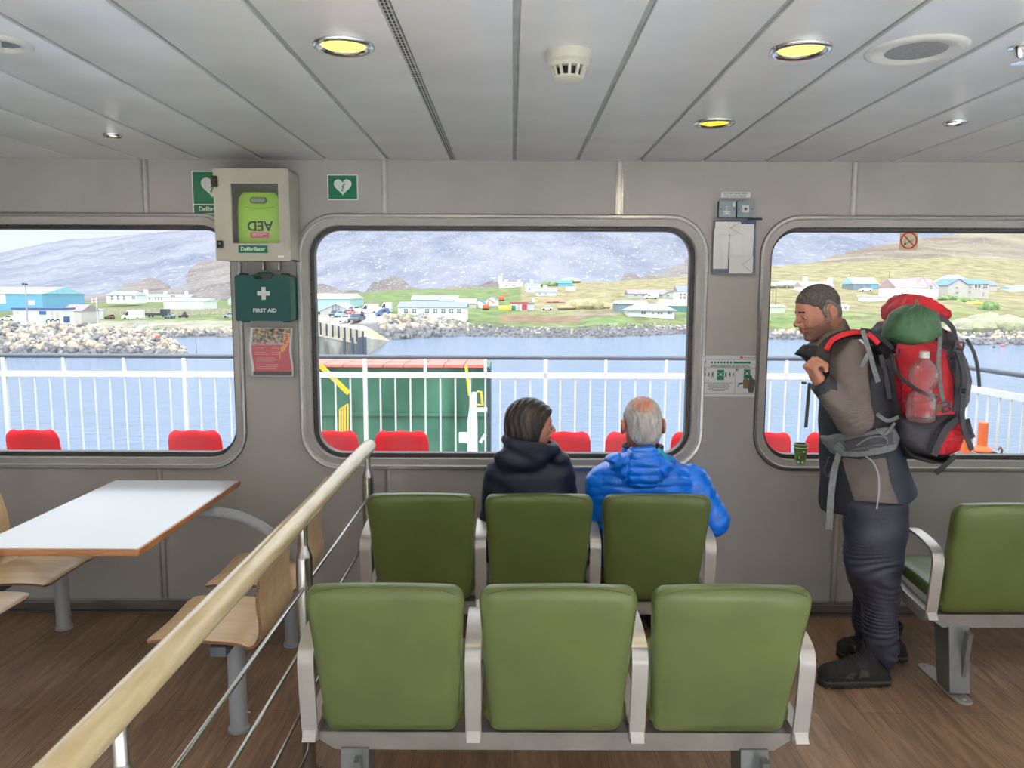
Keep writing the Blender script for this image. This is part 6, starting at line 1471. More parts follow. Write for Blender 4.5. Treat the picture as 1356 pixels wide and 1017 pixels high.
# hair
hair_poly = [(.088,.074),(.10,.14),(-.13,.16),(-.16,0),(-.12,-.075),(-.070,-.080),(-.058,-.035),(-.054,.012),(-.042,.033),(-.020,.036),(-.009,.020),(-.007,-.022),(.006,-.024),(.014,.012),(.028,.036),(.058,.054)]
def man_hair(P):
    p = loc(P, HC, HM, HS); st = .0012*np.sin(p[:,0]*420+p[:,2]*160+3*np.sin(p[:,2]*90)); base = np.minimum(ell(p, (-.012,0,.028), (.098,.076,.090)), ell(p, (.018,0,.02), (.072,.066,.080))); base = smin(base, ell(p, (-.03,0,-.03), (.072,.066,.055)), .03)
    base = smin(base, cap(np.abs(p)*[[0,1,0]]+p*[[1,0,1]], (.012,.071,.03), (.012,.068,-.018), .006), .01)
    top = np.clip(p[:,2]*.09, 0, .011)
    return smax(base-.0035-top*.8-st, poly2(p[:,0], p[:,2], hair_poly)+.0016*np.sin(p[:,0]*310+p[:,1]*260)+.0012*np.sin(p[:,2]*400+p[:,1]*90), .005)*HS
m_hair2 = mat('grey_temple_hair', (84,80,78), .65, scale=150, rgb2=(140,136,132), contrast=(.3,.8), stretch=(1,1,.5), detail=6, bump=.7, bscale=150, bdist=.003)
m_hair = mat('dark_grey_hair', (46,42,42), .6, scale=150, rgb2=(104,100,98), contrast=(.3,.8), stretch=(1,1,.5), detail=6, bump=.7, bscale=150, bdist=.003)
sdf_mesh('hair', man_hair, np.array(HC)-.16, np.array(HC)+.17, .0036, [m_hair, m_hair2], man, lambda c: ((loc(c, HC, HM, HS)[:,2]+.02*np.sin(loc(c, HC, HM, HS)[:,0]*60)) < .036).astype(int))
tag(MB().ell(C_(1099, 425, MY-.083*HS-.010), .0045, n=10).out('ear_stud', m_bright, man))
# jacket
m_jb = mat('jacket_brown', (104,92,86), .62, amp=.06, scale=14, bump=.2, bscale=220, bdist=.001); m_jk = mat('jacket_black', (30,32,40), .6, amp=.1, scale=14, bump=.2, bscale=220, bdist=.001); m_jn = mat('jacket_navy_grey', (40,46,60), .58, amp=.08, scale=14, bump=.2, bscale=220, bdist=.001)
hemA, hemB = C_(1088, 676), C_(1216, 646); hd = (hemB-hemA).normalized(); hn = V((hd.z, 0, -hd.x))
cax = (NT-NB).normalized()
def collar_sd(P):
    a = np.array(NB, np.float32); ax = np.array(cax, np.float32); p = P-a; t = p@ax; q = p-t[:,None]*ax; sx = np.array(V((cax.z,0,-cax.x)), np.float32)
    u = q@sx; v = q[:,1]; rr = .082+.10*np.clip(t, 0, .2)*.5
    k = np.sqrt((u/(rr*1.05))**2+(v/(rr*.95))**2); shell = np.abs((k-1)*rr)-.0085
    top = t-(.062+.42*u)  # higher at the nape
    return smax(smax(shell, top, .008), -.05-t, .02)
def flap_sd(P):
    pts = [(lambda v: (v.x, v.z))(C_(a, b, 3.30)) for a, b in ((1055,470),(1072,457),(1092,462),(1102,478),(1096,500),(1088,505),(1080,484),(1067,474))]
    return smax(poly2(P[:,0], P[:,2], pts), np.abs(P[:,1]-3.34)-.085+ .6*np.maximum(0, C_(1085,470).x-P[:,0]), .02)
colp = [(lambda v: (v.x, v.z))(C_(a, b, 3.29)) for a, b in ((1117,411),(1125,422),(1136,448),(1120,468),(1095,480),(1080,480),(1073,468),(1084,455),(1092,442),(1103,430))]
def fold(P, a, f, ph): return a*np.sin((P[:,0]*.7*np.sin(P[:,2]*9+ph)+P[:,2])*f+ph+1.9*np.sin(P[:,0]*f*.42+ph)+1.7*np.sin(P[:,1]*f*.4+P[:,2]*13)+1.5*np.sin(P[:,2]*f*.37))*(.55+.45*np.sin(P[:,2]*23+P[:,0]*17+ph))
def jacket(P):
    b = smax(smax(prof_sd(P, tt, MY), P[:,2]-ztop, .16), hplane(P, hemA, hn), .012)
    b = b+.004*wob(P, 17)
    for a, e, w in ((SH, EL, WR), (SH2, EL2, WR2)):
        arm_ = chain(P, [a, e, w], [.084, .067, .046], .035); arm_ = arm_+.003*wob(P, 26, 1.)+fold(P, .0035, 70, .5)*np.clip(1-np.linalg.norm(P-np.array(e, np.float32), axis=1)/.17, 0, 1)*1.5
        ax = (w-e).normalized(); arm_ = smax(arm_, hplane(P, w+ax*.012, ax), .012)
        b = smin(b, arm_, .025)
    b = smin(b, smax(poly2(P[:,0], P[:,2], colp), np.abs(P[:,1]-MY)-.088, .075), .02); b = smin(b, flap_sd(P), .015)
    # open inside at the neck
    b = smax(b, -cap(P, C_(1112,450), C_(1094,418), .060, .074), .008)
    # arms bow: crease between sleeve and body
    return b
def xz(px, py, y=3.17): v = at(px, py, Y=y); return (v.x, v.z)
brown1 = [xz(*p) for p in ((1040,380),(1140,400),(1140,440),(1150,470),(1142,485),(1142,575),(1128,580),(1100,570),(1068,530),(1064,512),(1078,510),(1092,512),(1096,490),(1085,470),(1096,440))]
brown2 = [xz(*p, 3.19) for p in ((1122,610),(1172,606),(1178,640),(1186,664),(1150,672),(1136,672),(1128,640))]
navy = [xz(*p, 3.19) for p in ((1176,600),(1225,600),(1225,680),(1186,664),(1180,640))]
cuff = [xz(*p, 3.05) for p in ((1060,515),(1096,519),(1098,500),(1082,492),(1060,495))]
def jf(c):
    k = np.ones(len(c), int); X, Z = c[:,0], c[:,2]
    arm_ = chain(c.astype(np.float32), [SH, EL, WR], [.084, .067, .046], .035); k[(poly2(X, Z, brown1) < 0) & ((arm_ < .016) | (Z > C_(1100, 478).z))] = 0; k[poly2(X, Z, brown2) < 0] = 0; k[(poly2(X, Z, navy) < 0)] = 2
    k[(flap_sd(c.astype(np.float32)) < .004) & (X < C_(1098, 470).x)] = 1
    dw = cap(c.astype(np.float32), WR, WR+(WR-EL).normalized()*.03, .056); k[dw < 0] = 1
    return k
jk = sdf_mesh('jacket', jacket, (C_(1045,400).x, 2.96, C_(1150,690).z), (C_(1232,400).x, 3.75, C_(1100,400).z), .0052, [m_jb, m_jk, m_jn], man, jf)
jk['label'] = 'brown and black outdoor jacket'
# trousers
m_tr = mat('trouser_slate', (42,44,58), .5, amp=.08, scale=10, bump=.35, bscale=60, bdist=.003)
def trousers(P):
    d = None
    for i, (tb, cy) in enumerate(((nl_, YN_), (fl_t, YF_))):
        b = prof_sd(P, tb, cy); z = P[:,2]
        fo = fold(P, .0050, 44, i*2.)*np.clip((z-.05)/.1, 0, 1)*np.clip((.75-z)/.35, .12, 1)+.004*wob(P, 20, i)
        b = b*.9+fo; d = b if d is None else smin(d, b, .03)
    d = smax(d, P[:,2]-C_(1150,650).z, .03); return smax(d, .105+.02*np.sin(P[:,0]*60)-P[:,2]+np.where(P[:,1] > 3.38, .0, 0.), .012)
sdf_mesh('trousers', trousers, (C_(1100,700).x, 3.05, .06), (C_(1225,700).x, 3.68, C_(1150,610).z), .0052, m_tr, man)
# boots
m_boot = mat('boot_suede', (21,20,22), .75, amp=.2, scale=60, bump=.4, bscale=200, bdist=.001); m_bootm = mat('boot_mesh_grey', (66,62,60), .7, amp=.2, scale=200); m_sole = mat('boot_sole', (34,33,34), .8); m_mid = mat('boot_midsole', (82,78,66), .7)
def boot(toe, heel, cy, yaw, label):
    L = (heel-toe); ln = L.length; ax = V((math.cos(yaw), math.sin(yaw), 0)); ay = V((-ax.y, ax.x, 0)); o = V((toe.x, cy, 0)); s = ln/.32
    M = np.array([[ax.x,ay.x,0],[ax.y,ay.y,0],[0,0,1]], np.float32); o_ = np.array(o, np.float32)
    def f(P):
        p = (P-o_)@M/s
        d = ell(p, (.055,0,.050), (.055,.046,.036)); d = smin(d, cap(p, (.06,0,.052), (.16,0,.085), .040, .045), .03)
        d = smin(d, cap(p, (.17,0,.06), (.28,0,.055), .042, .040), .03); d = smin(d, cap(p, (.225,0,.08), (.245,0,.175), .048, .054), .04)
        d = smin(d, rbox(p, (.165,0,.030), (.155,.045,.022), .02), .01)
        d = smax(d, p[:,2]-.185, .01); d = smax(d, -cap(p, (.245,0,.165), (.25,0,.25), .042), .006)
        d = d + .0012*np.sin(p[:,0]*150)*np.clip(1-np.abs(p[:,2]-.09)/.03, 0, 1)
        return smax(d, .012-p[:,2], .006)*s
    def g(c):
        p = (c-o_)@M/s; k = np.zeros(len(c), int)
        k[(p[:,2] < .034)] = 1; k[(poly2(p[:,0], p[:,2], [(.10,.045),(.13,.078),(.15,.072),(.14,.04)]) < 0) | (poly2(p[:,0], p[:,2], [(.16,.05),(.17,.09),(.20,.085),(.21,.055)]) < 0)] = 2
        return k
    lo = o_+np.array([-.05,-.15,0]); hi = o_+np.array([.42,.17,.24])
    b = sdf_mesh('boot', f, lo, hi, .0042, [m_boot, m_mid, m_bootm], man, g); b['label'] = label
    def so(P):
        p = (P-o_)@M/s; w_ = .046+.004*np.sin(p[:,0]*18)
        d = smax(smax(np.abs(p[:,1])-w_, np.abs(p[:,0]-.163)-.163, .05), np.abs(p[:,2]-.012)-.012, .004)
        tr = np.where(np.sin(p[:,0]*230) > .2, .004, -.001); return (d+np.where(p[:,2] < .010, tr*.6, 0))*s
    sdf_mesh('sole', so, lo, hi, .0036, m_sole, b)
    T = lambda x, y, z: o+(ax*x+ay*y)*s+V((0,0,z*s))
    mb = MB()
    for i in range(6):
        x = .085+.025*i; z = .098+.0165*i if i < 4 else .14+.026*(i-3)
        x = .085+.026*i if i < 4 else .170+.012*(i-3)
        for sg in (-1, 1): mb.tube([T(x-.006, sg*.030, z-.012), T(x+.004, 0, z+.004), T(x+.014, -sg*.030, z-.006)], .0024, 6)
    x, z = T(.19, 0, .168), None
    for sg in (-1, 1): mb.tube(spline([x, x+V((-.03,-.02*sg,.022)), x+V((-.045,-.03*sg,.005)), x+V((-.02,-.02*sg,-.006)), x], 4), .0024, 6)
    mb.out('laces', m_black, b)
boot(V((nt_.x, YN_, 0)), V((nh_.x, YN_, 0)), YN_-.01, R(2), 'near black hiking boot with grey mesh panels')
boot(V((fo_.x, YF_, 0)), V((fo_.x+.315, YF_, 0)), YF_, R(-6), 'far black hiking boot')
# ============================================================ BACKPACK
m_pr = mat('pack_red', (196,22,36), .55, amp=.1, scale=8, bump=.3, bscale=90, bdist=.002); m_pg = mat('pack_charcoal', (62,60,66), .65, amp=.1, scale=12, bump=.2, bscale=200); m_pm = mat('pack_mesh_grey', (104,104,110), .75, amp=.15, scale=160, detail=2)
m_pk = mat('pack_black', (28,28,32), .6, amp=.1); m_ws = mat('webbing_grey', (112,114,114), .6, amp=.1, scale=60); m_wd = mat('webbing_dark', (50,54,60), .6); m_buck = mat('buckle_plastic', (72,76,80), .35)
PY = 3.35
bp = thing('backpack', 'large red and charcoal trekking backpack on the standing man\'s back', 'backpack', at(1235, 600, Y=PY))
YQ = 3.22
def pxz(L, y=YQ): return [(lambda v: (v.x, v.z))(at(a, b, Y=y)) for a, b in L]
def ext(P, pts, yc, hw, k): return smax(poly2(P[:,0], P[:,2], pts), np.abs(P[:,1]-yc)-hw, k)
body = pxz(((1174,452),(1196,428),(1246,424),(1268,442),(1279,470),(1284,520),(1283,572),(1276,600),(1246,612),(1206,602),(1193,575),(1188,500)))
def f(P): return ext(P, body, PY, .17, .11)+.0035*wob(P, 22, .3)+fold(P, .0025, 60, 0)
grey1 = pxz(((1256,430),(1300,430),(1300,620),(1270,560),(1262,545),(1262,500),(1254,470),(1236,450),(1180,450),(1180,430)), 3.19); grey2 = pxz(((1186,553),(1300,545),(1300,640),(1180,640)), 3.19)
redb = pxz(((1233,604),(1250,572),(1268,557),(1284,556),(1290,600),(1262,612)), 3.19)
def g(c):
    X, Z = c[:,0], c[:,2]; k = np.zeros(len(c), int); k[(poly2(X, Z, grey1) < 0) | (poly2(X, Z, grey2) < 0)] = 1; k[poly2(X, Z, redb) < 0] = 0; k[X < at(1187,500,Y=3.19).x] = 2
    k[Z < at(1240,603,Y=3.19).z] = 2; return k
def bb(L, y0, y1, pad=.06):
    P = pxz(L) if len(L[0]) == 2 and L[0][0] > 10 else L
    xs = [p[0] for p in P]; zs = [p[1] for p in P]; return (min(xs)-pad, y0, min(zs)-pad), (max(xs)+pad, y1, max(zs)+pad)
lo, hi = bb(body, 3.08, 3.62); sdf_mesh('main_sack', f, lo, hi, .0055, [m_pr, m_pg, m_pk], bp, g)
lid = pxz(((1200,424),(1203,406),(1210,396),(1222,390),(1240,392),(1255,403),(1265,414),(1262,427),(1246,430),(1212,432)))
def f(P): return ext(P, lid, PY, .15, .085)+.004*wob(P, 30, 1.3)+fold(P, .002, 90, 1)
lo, hi = bb(lid, 3.10, 3.60); sdf_mesh('lid', f, lo, hi, .0052, m_pr, bp)
bk = pxz(((1268,446),(1278,455),(1288,480),(1293,505),(1290,532),(1283,545),(1274,535),(1270,490)))
lo, hi = bb(bk, 3.12, 3.58); sdf_mesh('rear_mesh_pocket', lambda P: ext(P, bk, PY, .13, .05)+.002*wob(P, 20), lo, hi, .0055, m_pm, bp)
tr = pxz(((1258,436),(1272,444),(1280,462),(1276,470),(1268,466)), 3.17); lo, hi = bb(tr, 3.12, 3.58); sdf_mesh('top_side_panel', lambda P: ext(P, tr, PY, .17, .03), lo, hi, .005, m_pr, bp)
sp = pxz(((1192,551),(1214,554),(1242,551),(1262,547),(1266,551),(1248,566),(1236,590),(1230,602),(1212,600),(1198,583)), 3.16)
lo, hi = bb(sp, 3.08, 3.36); o_ = sdf_mesh('side_pocket', lambda P: ext(P, sp, 3.26, .115, .07)+.002*wob(P, 30, 2.), lo, hi, .005, m_pg, bp)
def ribbon(name, L, w, t, m, up=(0,-1,0), par=None, n=5):
    pts = spline([at(a, b, Y=y) for a, b, y in L], n); mb = MB(); mb.band(pts, w, t, up); return mb.out(name, m, par or bp, angle=50)
hb = pxz(((1196,587),(1214,602),(1244,612),(1268,607),(1262,616),(1238,616),(1206,608)), 3.2); lo, hi = bb(hb, 3.14, 3.56); sdf_mesh('base_panel', lambda P: ext(P, hb, PY, .15, .03), lo, hi, .0055, m_pk, bp)
ribbon('pocket_zip', ((1236,603,3.135),(1244,585,3.13),(1254,567,3.14),(1270,554,3.16)), .030, .006, m_pg)
ribbon('side_strap', ((1240,414,3.15),(1245,440,3.135),(1243,480,3.145),(1246,515,3.14),(1251,537,3.13)), .017, .004, m_ws)
ribbon('compression_strap', ((1255,440,3.15),(1266,458,3.14),(1273,480,3.145),(1277,505,3.15),(1274,540,3.15),(1276,566,3.14),(1287,596,3.13)), .021, .004, m_wd)
ribbon('compression_strap', ((1263,455,3.15),(1268,490,3.15),(1264,545,3.145)), .016, .004, m_pk)
ribbon('hanging_strap', ((1280,449,3.2),(1290,468,3.2),(1295,490,3.2),(1297,512,3.2)), .014, .003, m_wd)
ribbon('bottom_strap', ((1265,603,3.2),(1256,612,3.2),(1247,620,3.2),(1239,627,3.2)), .022, .004, m_pk)
ribbon('bottom_strap', ((1280,555,3.17),(1284,570,3.17),(1288,580,3.17)), .022, .006, m_pk)
ribbon('bottle_strap', ((1181,468,3.17),(1184,486,3.15),(1195,502,3.12),(1214,516,3.075),(1232,525,3.085),(1240,534,3.11)), .014, .004, m_pk)
ribbon('zip_loop', ((1181,468,3.165),(1190,471,3.15),(1191,462,3.15)), .006, .003, m_pk)
ribbon('panel_seam', ((1254,470,3.175),(1262,500,3.17),(1263,530,3.17)), .004, .004, m_pg)
ribbon('panel_seam', ((1184,462,3.175),(1192,500,3.168),(1195,545,3.168)), .004, .004, m_pk)
ribbon('lid_strap', ((1243,418,3.17),(1254,426,3.16),(1262,436,3.155),(1266,452,3.15)), .018, .004, m_pg)
def buckle(px, py, y, ang, s=1.):
    p = at(px, py, Y=y); Rm = Matrix.Rotation(R(ang), 3, 'Y'); mb = MB()
    for dx, dz, w, h in ((-.014,0,.006,.034),(.014,0,.006,.034),(0,.016,.034,.006),(0,-.016,.034,.006),(0,0,.030,.006)): mb.box(p+Rm@V((dx*s,0,dz*s)), (w*s,.009,h*s), rot=Rm, bev=.0015)
    return mb.out('buckle', m_buck, bp, angle=40)
buckle(1270, 459, 3.125, 10, 1.2); buckle(1253, 539, 3.12, -20, 1.1); buckle(1236, 527, 3.085, 20, .9); buckle(1275, 518, 3.14, 0, .8); buckle(1282, 572, 3.15, -20, .9)
# shoulder harness
for y0, nm in ((3.155, 0), (3.56, 1)):
    s = 1 if nm == 0 else -1; q = lambda L: [(a, b, y0+s*dy) for a, b, dy in L]
    path = q(((1090,512,-.02),(1088,488,-.02),(1091,466,.0),(1101,452,.03),(1120,444,.045),(1142,443,.05),(1160,451,.05),(1178,470,.05)))
    ribbon('shoulder_strap', path, .058, .012, m_pk, up=(-.35,-.45*s,.8))
    path = q(((1094,463,-.02),(1103,450,.002),(1121,442,.018),(1142,440,.025),(1154,446,.02),(1163,455,.02)))
    ribbon('strap_piping', path, .020, .010, m_pr, up=(-.2,-.9*s,.4))
    ribbon('load_lifter', q(((1142,437,-.02),(1150,462,-.035),(1157,487,-.045),(1163,506,-.04))), .019, .003, m_ws)
    ribbon('load_lifter_tail', q(((1151,467,-.042),(1146,476,-.05),(1140,486,-.052))), .018, .003, m_ws)
    ribbon('lifter_webbing', q(((1140,437,0),(1155,440,.03),(1172,452,.05),(1182,462,.06))), .018, .004, m_wd)
ribbon('back_panel', ((1162,455,3.26),(1172,490,3.25),(1178,530,3.25),(1188,575,3.25)), .05, .05, m_pk)
ribbon('back_panel', ((1172,450,3.42),(1180,490,3.42),(1184,530,3.42),(1192,575,3.42)), .05, .05, m_pk)
ribbon('harness_webbing', ((1166,470,3.19),(1174,505,3.18),(1178,528,3.18)), .02, .004, m_wd)
ribbon('sternum_strap_tail', ((1072,507,3.06),(1070,530,3.06),(1067,566,3.06)), .013, .003, m_pk)
mb = MB(); p = at(1064.5, 507, Y=3.06); mb.box(p, (.018, .012, .009), bev=.002); mb.out('strap_clip', m_pk, bp)
# hip belt
def hip(P):
    pts = pxz(((1110,590),(1122,580),(1150,573),(1176,566),(1192,570),(1200,583),(1190,598),(1170,602),(1140,608),(1118,609)), 3.15)
    sh = smax(poly2(P[:,0], P[:,2], pts), np.abs(prof_sd(P, tt, MY)-.012)-.012, .008); return smax(sh, P[:,1]-3.36, .01)
sdf_mesh('hip_belt', hip, (at(1100,600,Y=3.1).x, 3.02, at(1150,620,Y=3.1).z), (at(1215,600,Y=3.1).x, 3.4, at(1150,560,Y=3.1).z), .0045, m_ws, bp)
def bel(px, py, o=.0): # point on the belt surface
    best = None
    for i in range(60):
        y = 3.36-.005*i; P = np.array([at(px, py, Y=y)], np.float32)
        if prof_sd(P, tt, MY)[0] > .028+o: return at(px, py, Y=y)
    return at(px, py, Y=3.12)
def brib(name, L, w, t, m, o=0.): pts = spline([bel(a, b, o) for a, b in L], 5); MB().band(pts, w, t, (0,-1,0)).out(name, m, bp, angle=50)
brib('belt_pocket', ((1120,590),(1140,586),(1160,582),(1182,580)), .040, .006, m_pg, .001)
brib('belt_webbing', ((1116,601),(1140,601),(1165,597),(1186,590)), .022, .004, m_ws, .005)
brib('belt_webbing', ((1134,590),(1150,580),(1168,578),(1175,583),(1170,592),(1150,595)), .007, .003, m_ws, .008)
brib('belt_webbing', ((1160,568),(1172,575),(1185,560)), .012, .003, m_ws, .006)
ribbon('belt_lifter', ((1161,548,3.17),(1175,557,3.15),(1190,552,3.16)), .016, .003, m_ws)
q = bel(1112, 593, .004); mb = MB(); mb.box(q, (.05,.014,.046), rot=Matrix.Rotation(R(38), 3, 'Y'), bev=.004)
for k in (-1, 0, 1): mb.box(q+Matrix.Rotation(R(38), 3, 'Y')@V((.0,-.008,.012*k)), (.052,.006,.004), rot=Matrix.Rotation(R(38), 3, 'Y'))
mb.out('belt_buckle', m_buck, bp)
ribbon('belt_strap_tail', ((1111,600,q.y),(1105,622,3.14),(1101,650,3.13),(1099,678,3.13),(1098,701,3.13)), .028, .003, m_ws)
mb = MB(); mb.tube(spline([bel(1146,604,.004), bel(1156,612,.006), at(1163,628,Y=3.14), at(1164,650,Y=3.14), at(1161,674,Y=3.14)], 5), .0035, 8); mb.out('drawcord', mat('cord_grey', (168,168,172), .6), bp)
mb = MB(); mb.tube(spline([bel(1098,605,.0), at(1092,622,Y=3.2), at(1096,632,Y=3.2), at(1100,624,Y=3.2)], 5), .003, 8); mb.out('belt_cord', m_buck, bp)
# green stuff sack strapped on the side
m_sg = mat('stuff_sack_green', (52,92,70), .5, scale=9, rgb2=(74,112,72), bump=.5, bscale=30, bdist=.004, stretch=(1,1,.5))
gs = pxz(((1174,447),(1180,430),(1188,415),(1200,407),(1214,403),(1228,406),(1237,414),(1243,430),(1244,444),(1232,453),(1210,457),(1190,455)), 3.14)
def f(P):
    X = P[:,0]-at(1213,404,Y=3.14).x; Z = P[:,2]-at(1213,402,Y=3.14).z; an = np.arctan2(X, -Z)
    return ext(P, gs, 3.165, .085, .07)+.004*np.sin(an*15+2*np.sin(np.hypot(X, Z)*40))*np.clip(1.2-np.hypot(X, Z)/.13, .15, 1)+.002*wob(P, 40)
lo, hi = bb(gs, 3.04, 3.27, .03); ss = sdf_mesh('stuff_sack', f, lo, hi, .0042, m_sg); tag(ss, 'dark green stuff sack strapped under the red lid of the backpack', 'bag')
mb = MB(); mb.tube(spline([at(1206,409,Y=3.10), at(1212,404,Y=3.09), at(1214,396,Y=3.09), at(1216,405,Y=3.10)], 4), .003, 6); mb.out('drawcord', m_ws, ss)
# bottle
m_bot = bpy.data.materials.new('tinted_clear_plastic'); m_bot.use_nodes = True; nb_ = m_bot.node_tree; nb_.nodes.clear(); oo = N(nb_, 'ShaderNodeOutputMaterial'); t1 = N(nb_, 'ShaderNodeBsdfTransparent'); t1.inputs[0].default_value = (.93,.80,.82,1); g1 = N(nb_, 'ShaderNodeBsdfGlossy', ins={'Roughness': .08}); d1 = N(nb_, 'ShaderNodeBsdfDiffuse'); d1.inputs[0].default_value = (.86,.62,.64,1)
fr1 = N(nb_, 'ShaderNodeLayerWeight', ins={'Blend': .35}); a1 = N(nb_, 'ShaderNodeMixShader'); a2 = N(nb_, 'ShaderNodeMixShader'); a2.inputs[0].default_value = .10; nb_.links.new(fr1.outputs[1], a1.inputs[0]); nb_.links.new(t1.outputs[0], a1.inputs[1]); nb_.links.new(g1.outputs[0], a1.inputs[2]); nb_.links.new(a1.outputs[0], a2.inputs[1]); nb_.links.new(d1.outputs[0], a2.inputs[2]); nb_.links.new(a2.outputs[0], oo.inputs[0])
o = at(1219, 551, Y=3.105); u = at(1219, 480, Y=3.105).z-o.z; U_ = u/72
bt_ = thing('water_bottle', 'clear pinkish plastic bottle with a white cap in the backpack side pocket', 'bottle', (o.x, 3.105, o.z))
prof = [(.001,-8),(13,-8),(17,-5),(18.2,0),(18,10),(18.4,20),(16,30),(12.5,35),(13.5,38),(18.2,46),(19.4,54),(18.4,62),(14,70),(8,76),(6.2,78),(6.2,80)]
mb = MB(); mb.lathe([(a*U_, b*U_) for a, b in prof], (o.x, 3.105, o.z), n=32); mb.out('bottle_body', m_bot, bt_, angle=None)
mb = MB(); mb.lathe([(6.4*U_,78*U_),(6.4*U_,86*U_),(5.4*U_,87*U_),(.001,87*U_)], (o.x, 3.105, o.z), n=28); mb.out('cap', m_cupw, bt_)
p = at(1242, 540, Y=3.09); MB().box(p, (.028, .006, .032), rot=Matrix.Rotation(R(-6), 3, 'Y')).out('paper_tag', mat('tag_brown', (112,86,58), .7), bt_)
# ============================================================ SEATED PEOPLE
SY = 3.47
def S_(px, py, y=SY): return at(px, py, Y=y)
# ---- woman in navy jacket
WC = S_(703, 563, 3.44); WS = .98; WM = basis((math.cos(R(20)), math.sin(R(20)), -.05))
wt = [(600,672,726,.08),(612,655,746,.11),(625,648,754,.125),(650,642,757,.13),(690,640,758,.13),(760,642,756,.14),(800,642,756,.16)]
wtab = [(S_(700, py).z, S_(a, py).x, S_(b, py).x, r) for py, a, b, r in wt]
WSH, WEL, WWR = S_(662,628,3.43), S_(652,705,3.47), S_(672,735,3.68)
WSH2, WEL2, WWR2 = S_(741,625,3.47), S_(752,695,3.52), S_(722,730,3.70)
zt_ = S_(700, 603).z
def legs(P, cx, w, sh=0.):
    d = None
    for s in (-1, 1):
        L = chain(P, [(cx+s*w*.5, 3.50, .56), (cx+s*w*.62, 3.86, .54), (cx+s*w*.62, 3.86, .10)], [.088-sh, .066-sh, .05-sh], .03)
        d = L if d is None else smin(d, L, .02)
    return d
def w_skin(P):
    d = head_sd(P, WC, WM, WS, fem=True)
    d = smin(d, cap(P, S_(697,585,3.43), S_(698,615,3.45), .05, .06), .02)
    d = smin(d, zlim(P, wtab, .50, zt_, SY, .08, .03), .03)
    for a, e, w in ((WSH,WEL,WWR),(WSH2,WEL2,WWR2)):
        d = smin(d, chain(P, [a,e,w], [.045,.038,.024], .02), .02); kk = w+V((0,.06,-.02)); d = smin(d, hand_sd(P, w, kk, (1,0,0), (.5,.6,.4), (0,0,-1), .92), .012)
    d = smin(d, legs(P, S_(700,700).x, .17, .015), .03)
    for s in (-1, 1): d = smin(d, cap(P, (S_(700,700).x+s*.105, 3.84, .05), (S_(700,700).x+s*.105, 3.93, .04), .03, .025), .03)
    return d
wo = sdf_mesh('person', w_skin, (S_(625,700).x, 3.26, -.0), (S_(772,700).x, 3.985, 1.30), .0045, SK, None, skin_faces(WC, WM, WS), origin=(S_(700,700).x, SY, 0))
tag(wo, 'person with a dark brown bob in a navy jacket, seated and looking right', 'person')
whp = [(.082,.060),(.105,.12),(-.14,.17),(-.17,-.02),(-.135,-.135),(-.02,-.135),(.010,-.10),(.022,-.03),(.036,.010),(.060,.040)]
def w_hair(P):
    p = loc(P, WC, WM, WS); q = p.copy(); q[:,1] = np.abs(q[:,1])
    b = ell(p, (-.014,0,.026), (.112,.092,.102)); b = smin(b, ell(p, (-.030,0,-.045), (.088,.084,.088)), .04); b = smin(b, cap(q, (-.01,.074,-.02), (-.018,.066,-.11), .022, .016), .02); b = smin(b, ell(p, (.05,0,.062), (.052,.062,.03)), .02)
    st = .0022*np.sin(q[:,1]*180+p[:,0]*160+2*np.sin(p[:,2]*40)); return smax(b-st, poly2(p[:,0], p[:,2], whp), .010)*WS
m_wh = mat('dark_brown_hair', (34,26,24), .42, scale=26, rgb2=(92,74,66), contrast=(.42,.8), stretch=(1,1,.15), detail=7, bump=.8, bscale=60, bdist=.004)
sdf_mesh('hair', w_hair, np.array(WC)-.19, np.array(WC)+.19, .0042, m_wh, wo)
m_nv = mat('navy_jacket', (18,25,48), .55, amp=.12, scale=10, bump=.3, bscale=60, bdist=.002)
def w_jacket(P):
    b = smax(prof_sd(P, wtab, SY), P[:,2]-S_(700,600).z, .10)+.004*wob(P, 18)+fold(P, .003, 46, 1.)
    for a, e, w in ((WSH,WEL,WWR),(WSH2,WEL2,WWR2)):
        r_ = chain(P, [a,e,w], [.070,.058,.040], .03)+.003*wob(P, 26, 1.)+fold(P, .002, 60, 0); b = smin(b, r_, .03)
    # bulky hood and collar around the neck
    c = S_(703,588,3.43); Mt = basis((.97,.1,-.20)); pp = (P-np.array(c, np.float32))@Mt
    k = np.sqrt((pp[:,0]/.105)**2+(pp[:,1]/.088)**2); tor = np.sqrt(((k-1)*.092)**2+(pp[:,2]/1.15)**2)-.026-.003*wob(P, 34, .7)
    b = smin(b, tor, .035)
    hood = ell(P, S_(690,608,3.375), (.12,.055,.06))+.004*wob(P, 30, 2.); b = smin(b, hood, .03)
    lap = ell(P, S_(741,607,3.44), (.045,.06,.030)); b = smin(b, lap, .03)
    b = smax(b, -cap(P, S_(700,600,3.44), S_(703,560,3.44), .062, .075), .012)
    return smax(b, .47-P[:,2], .02)
wj = sdf_mesh('jacket', w_jacket, (S_(622,700).x, 3.24, .44), (S_(775,700).x, 3.80, 1.16), .0055, m_nv, wo)
m_dt = mat('dark_trousers', (40,42,50), .7)
sdf_mesh('trousers', lambda P: smax(legs(P, S_(700,700).x, .17), .10-P[:,2], .01), (S_(640,700).x, 3.38, .05), (S_(760,700).x, 3.99, .70), .008, m_dt, wo)
def shoe(cx, y0, par):
    o = sdf_mesh('shoe', lambda P: smax(smin(cap(P, (cx, y0-.06, .05), (cx, y0+.06, .042), .046, .036), cap(P, (cx, y0-.05, .05), (cx, y0-.05, .12), .045), .03), -P[:,2]+.002, .004), (cx-.08, y0-.15, -.01), (cx+.08, y0+.13, .15), .006, m_boot, par)
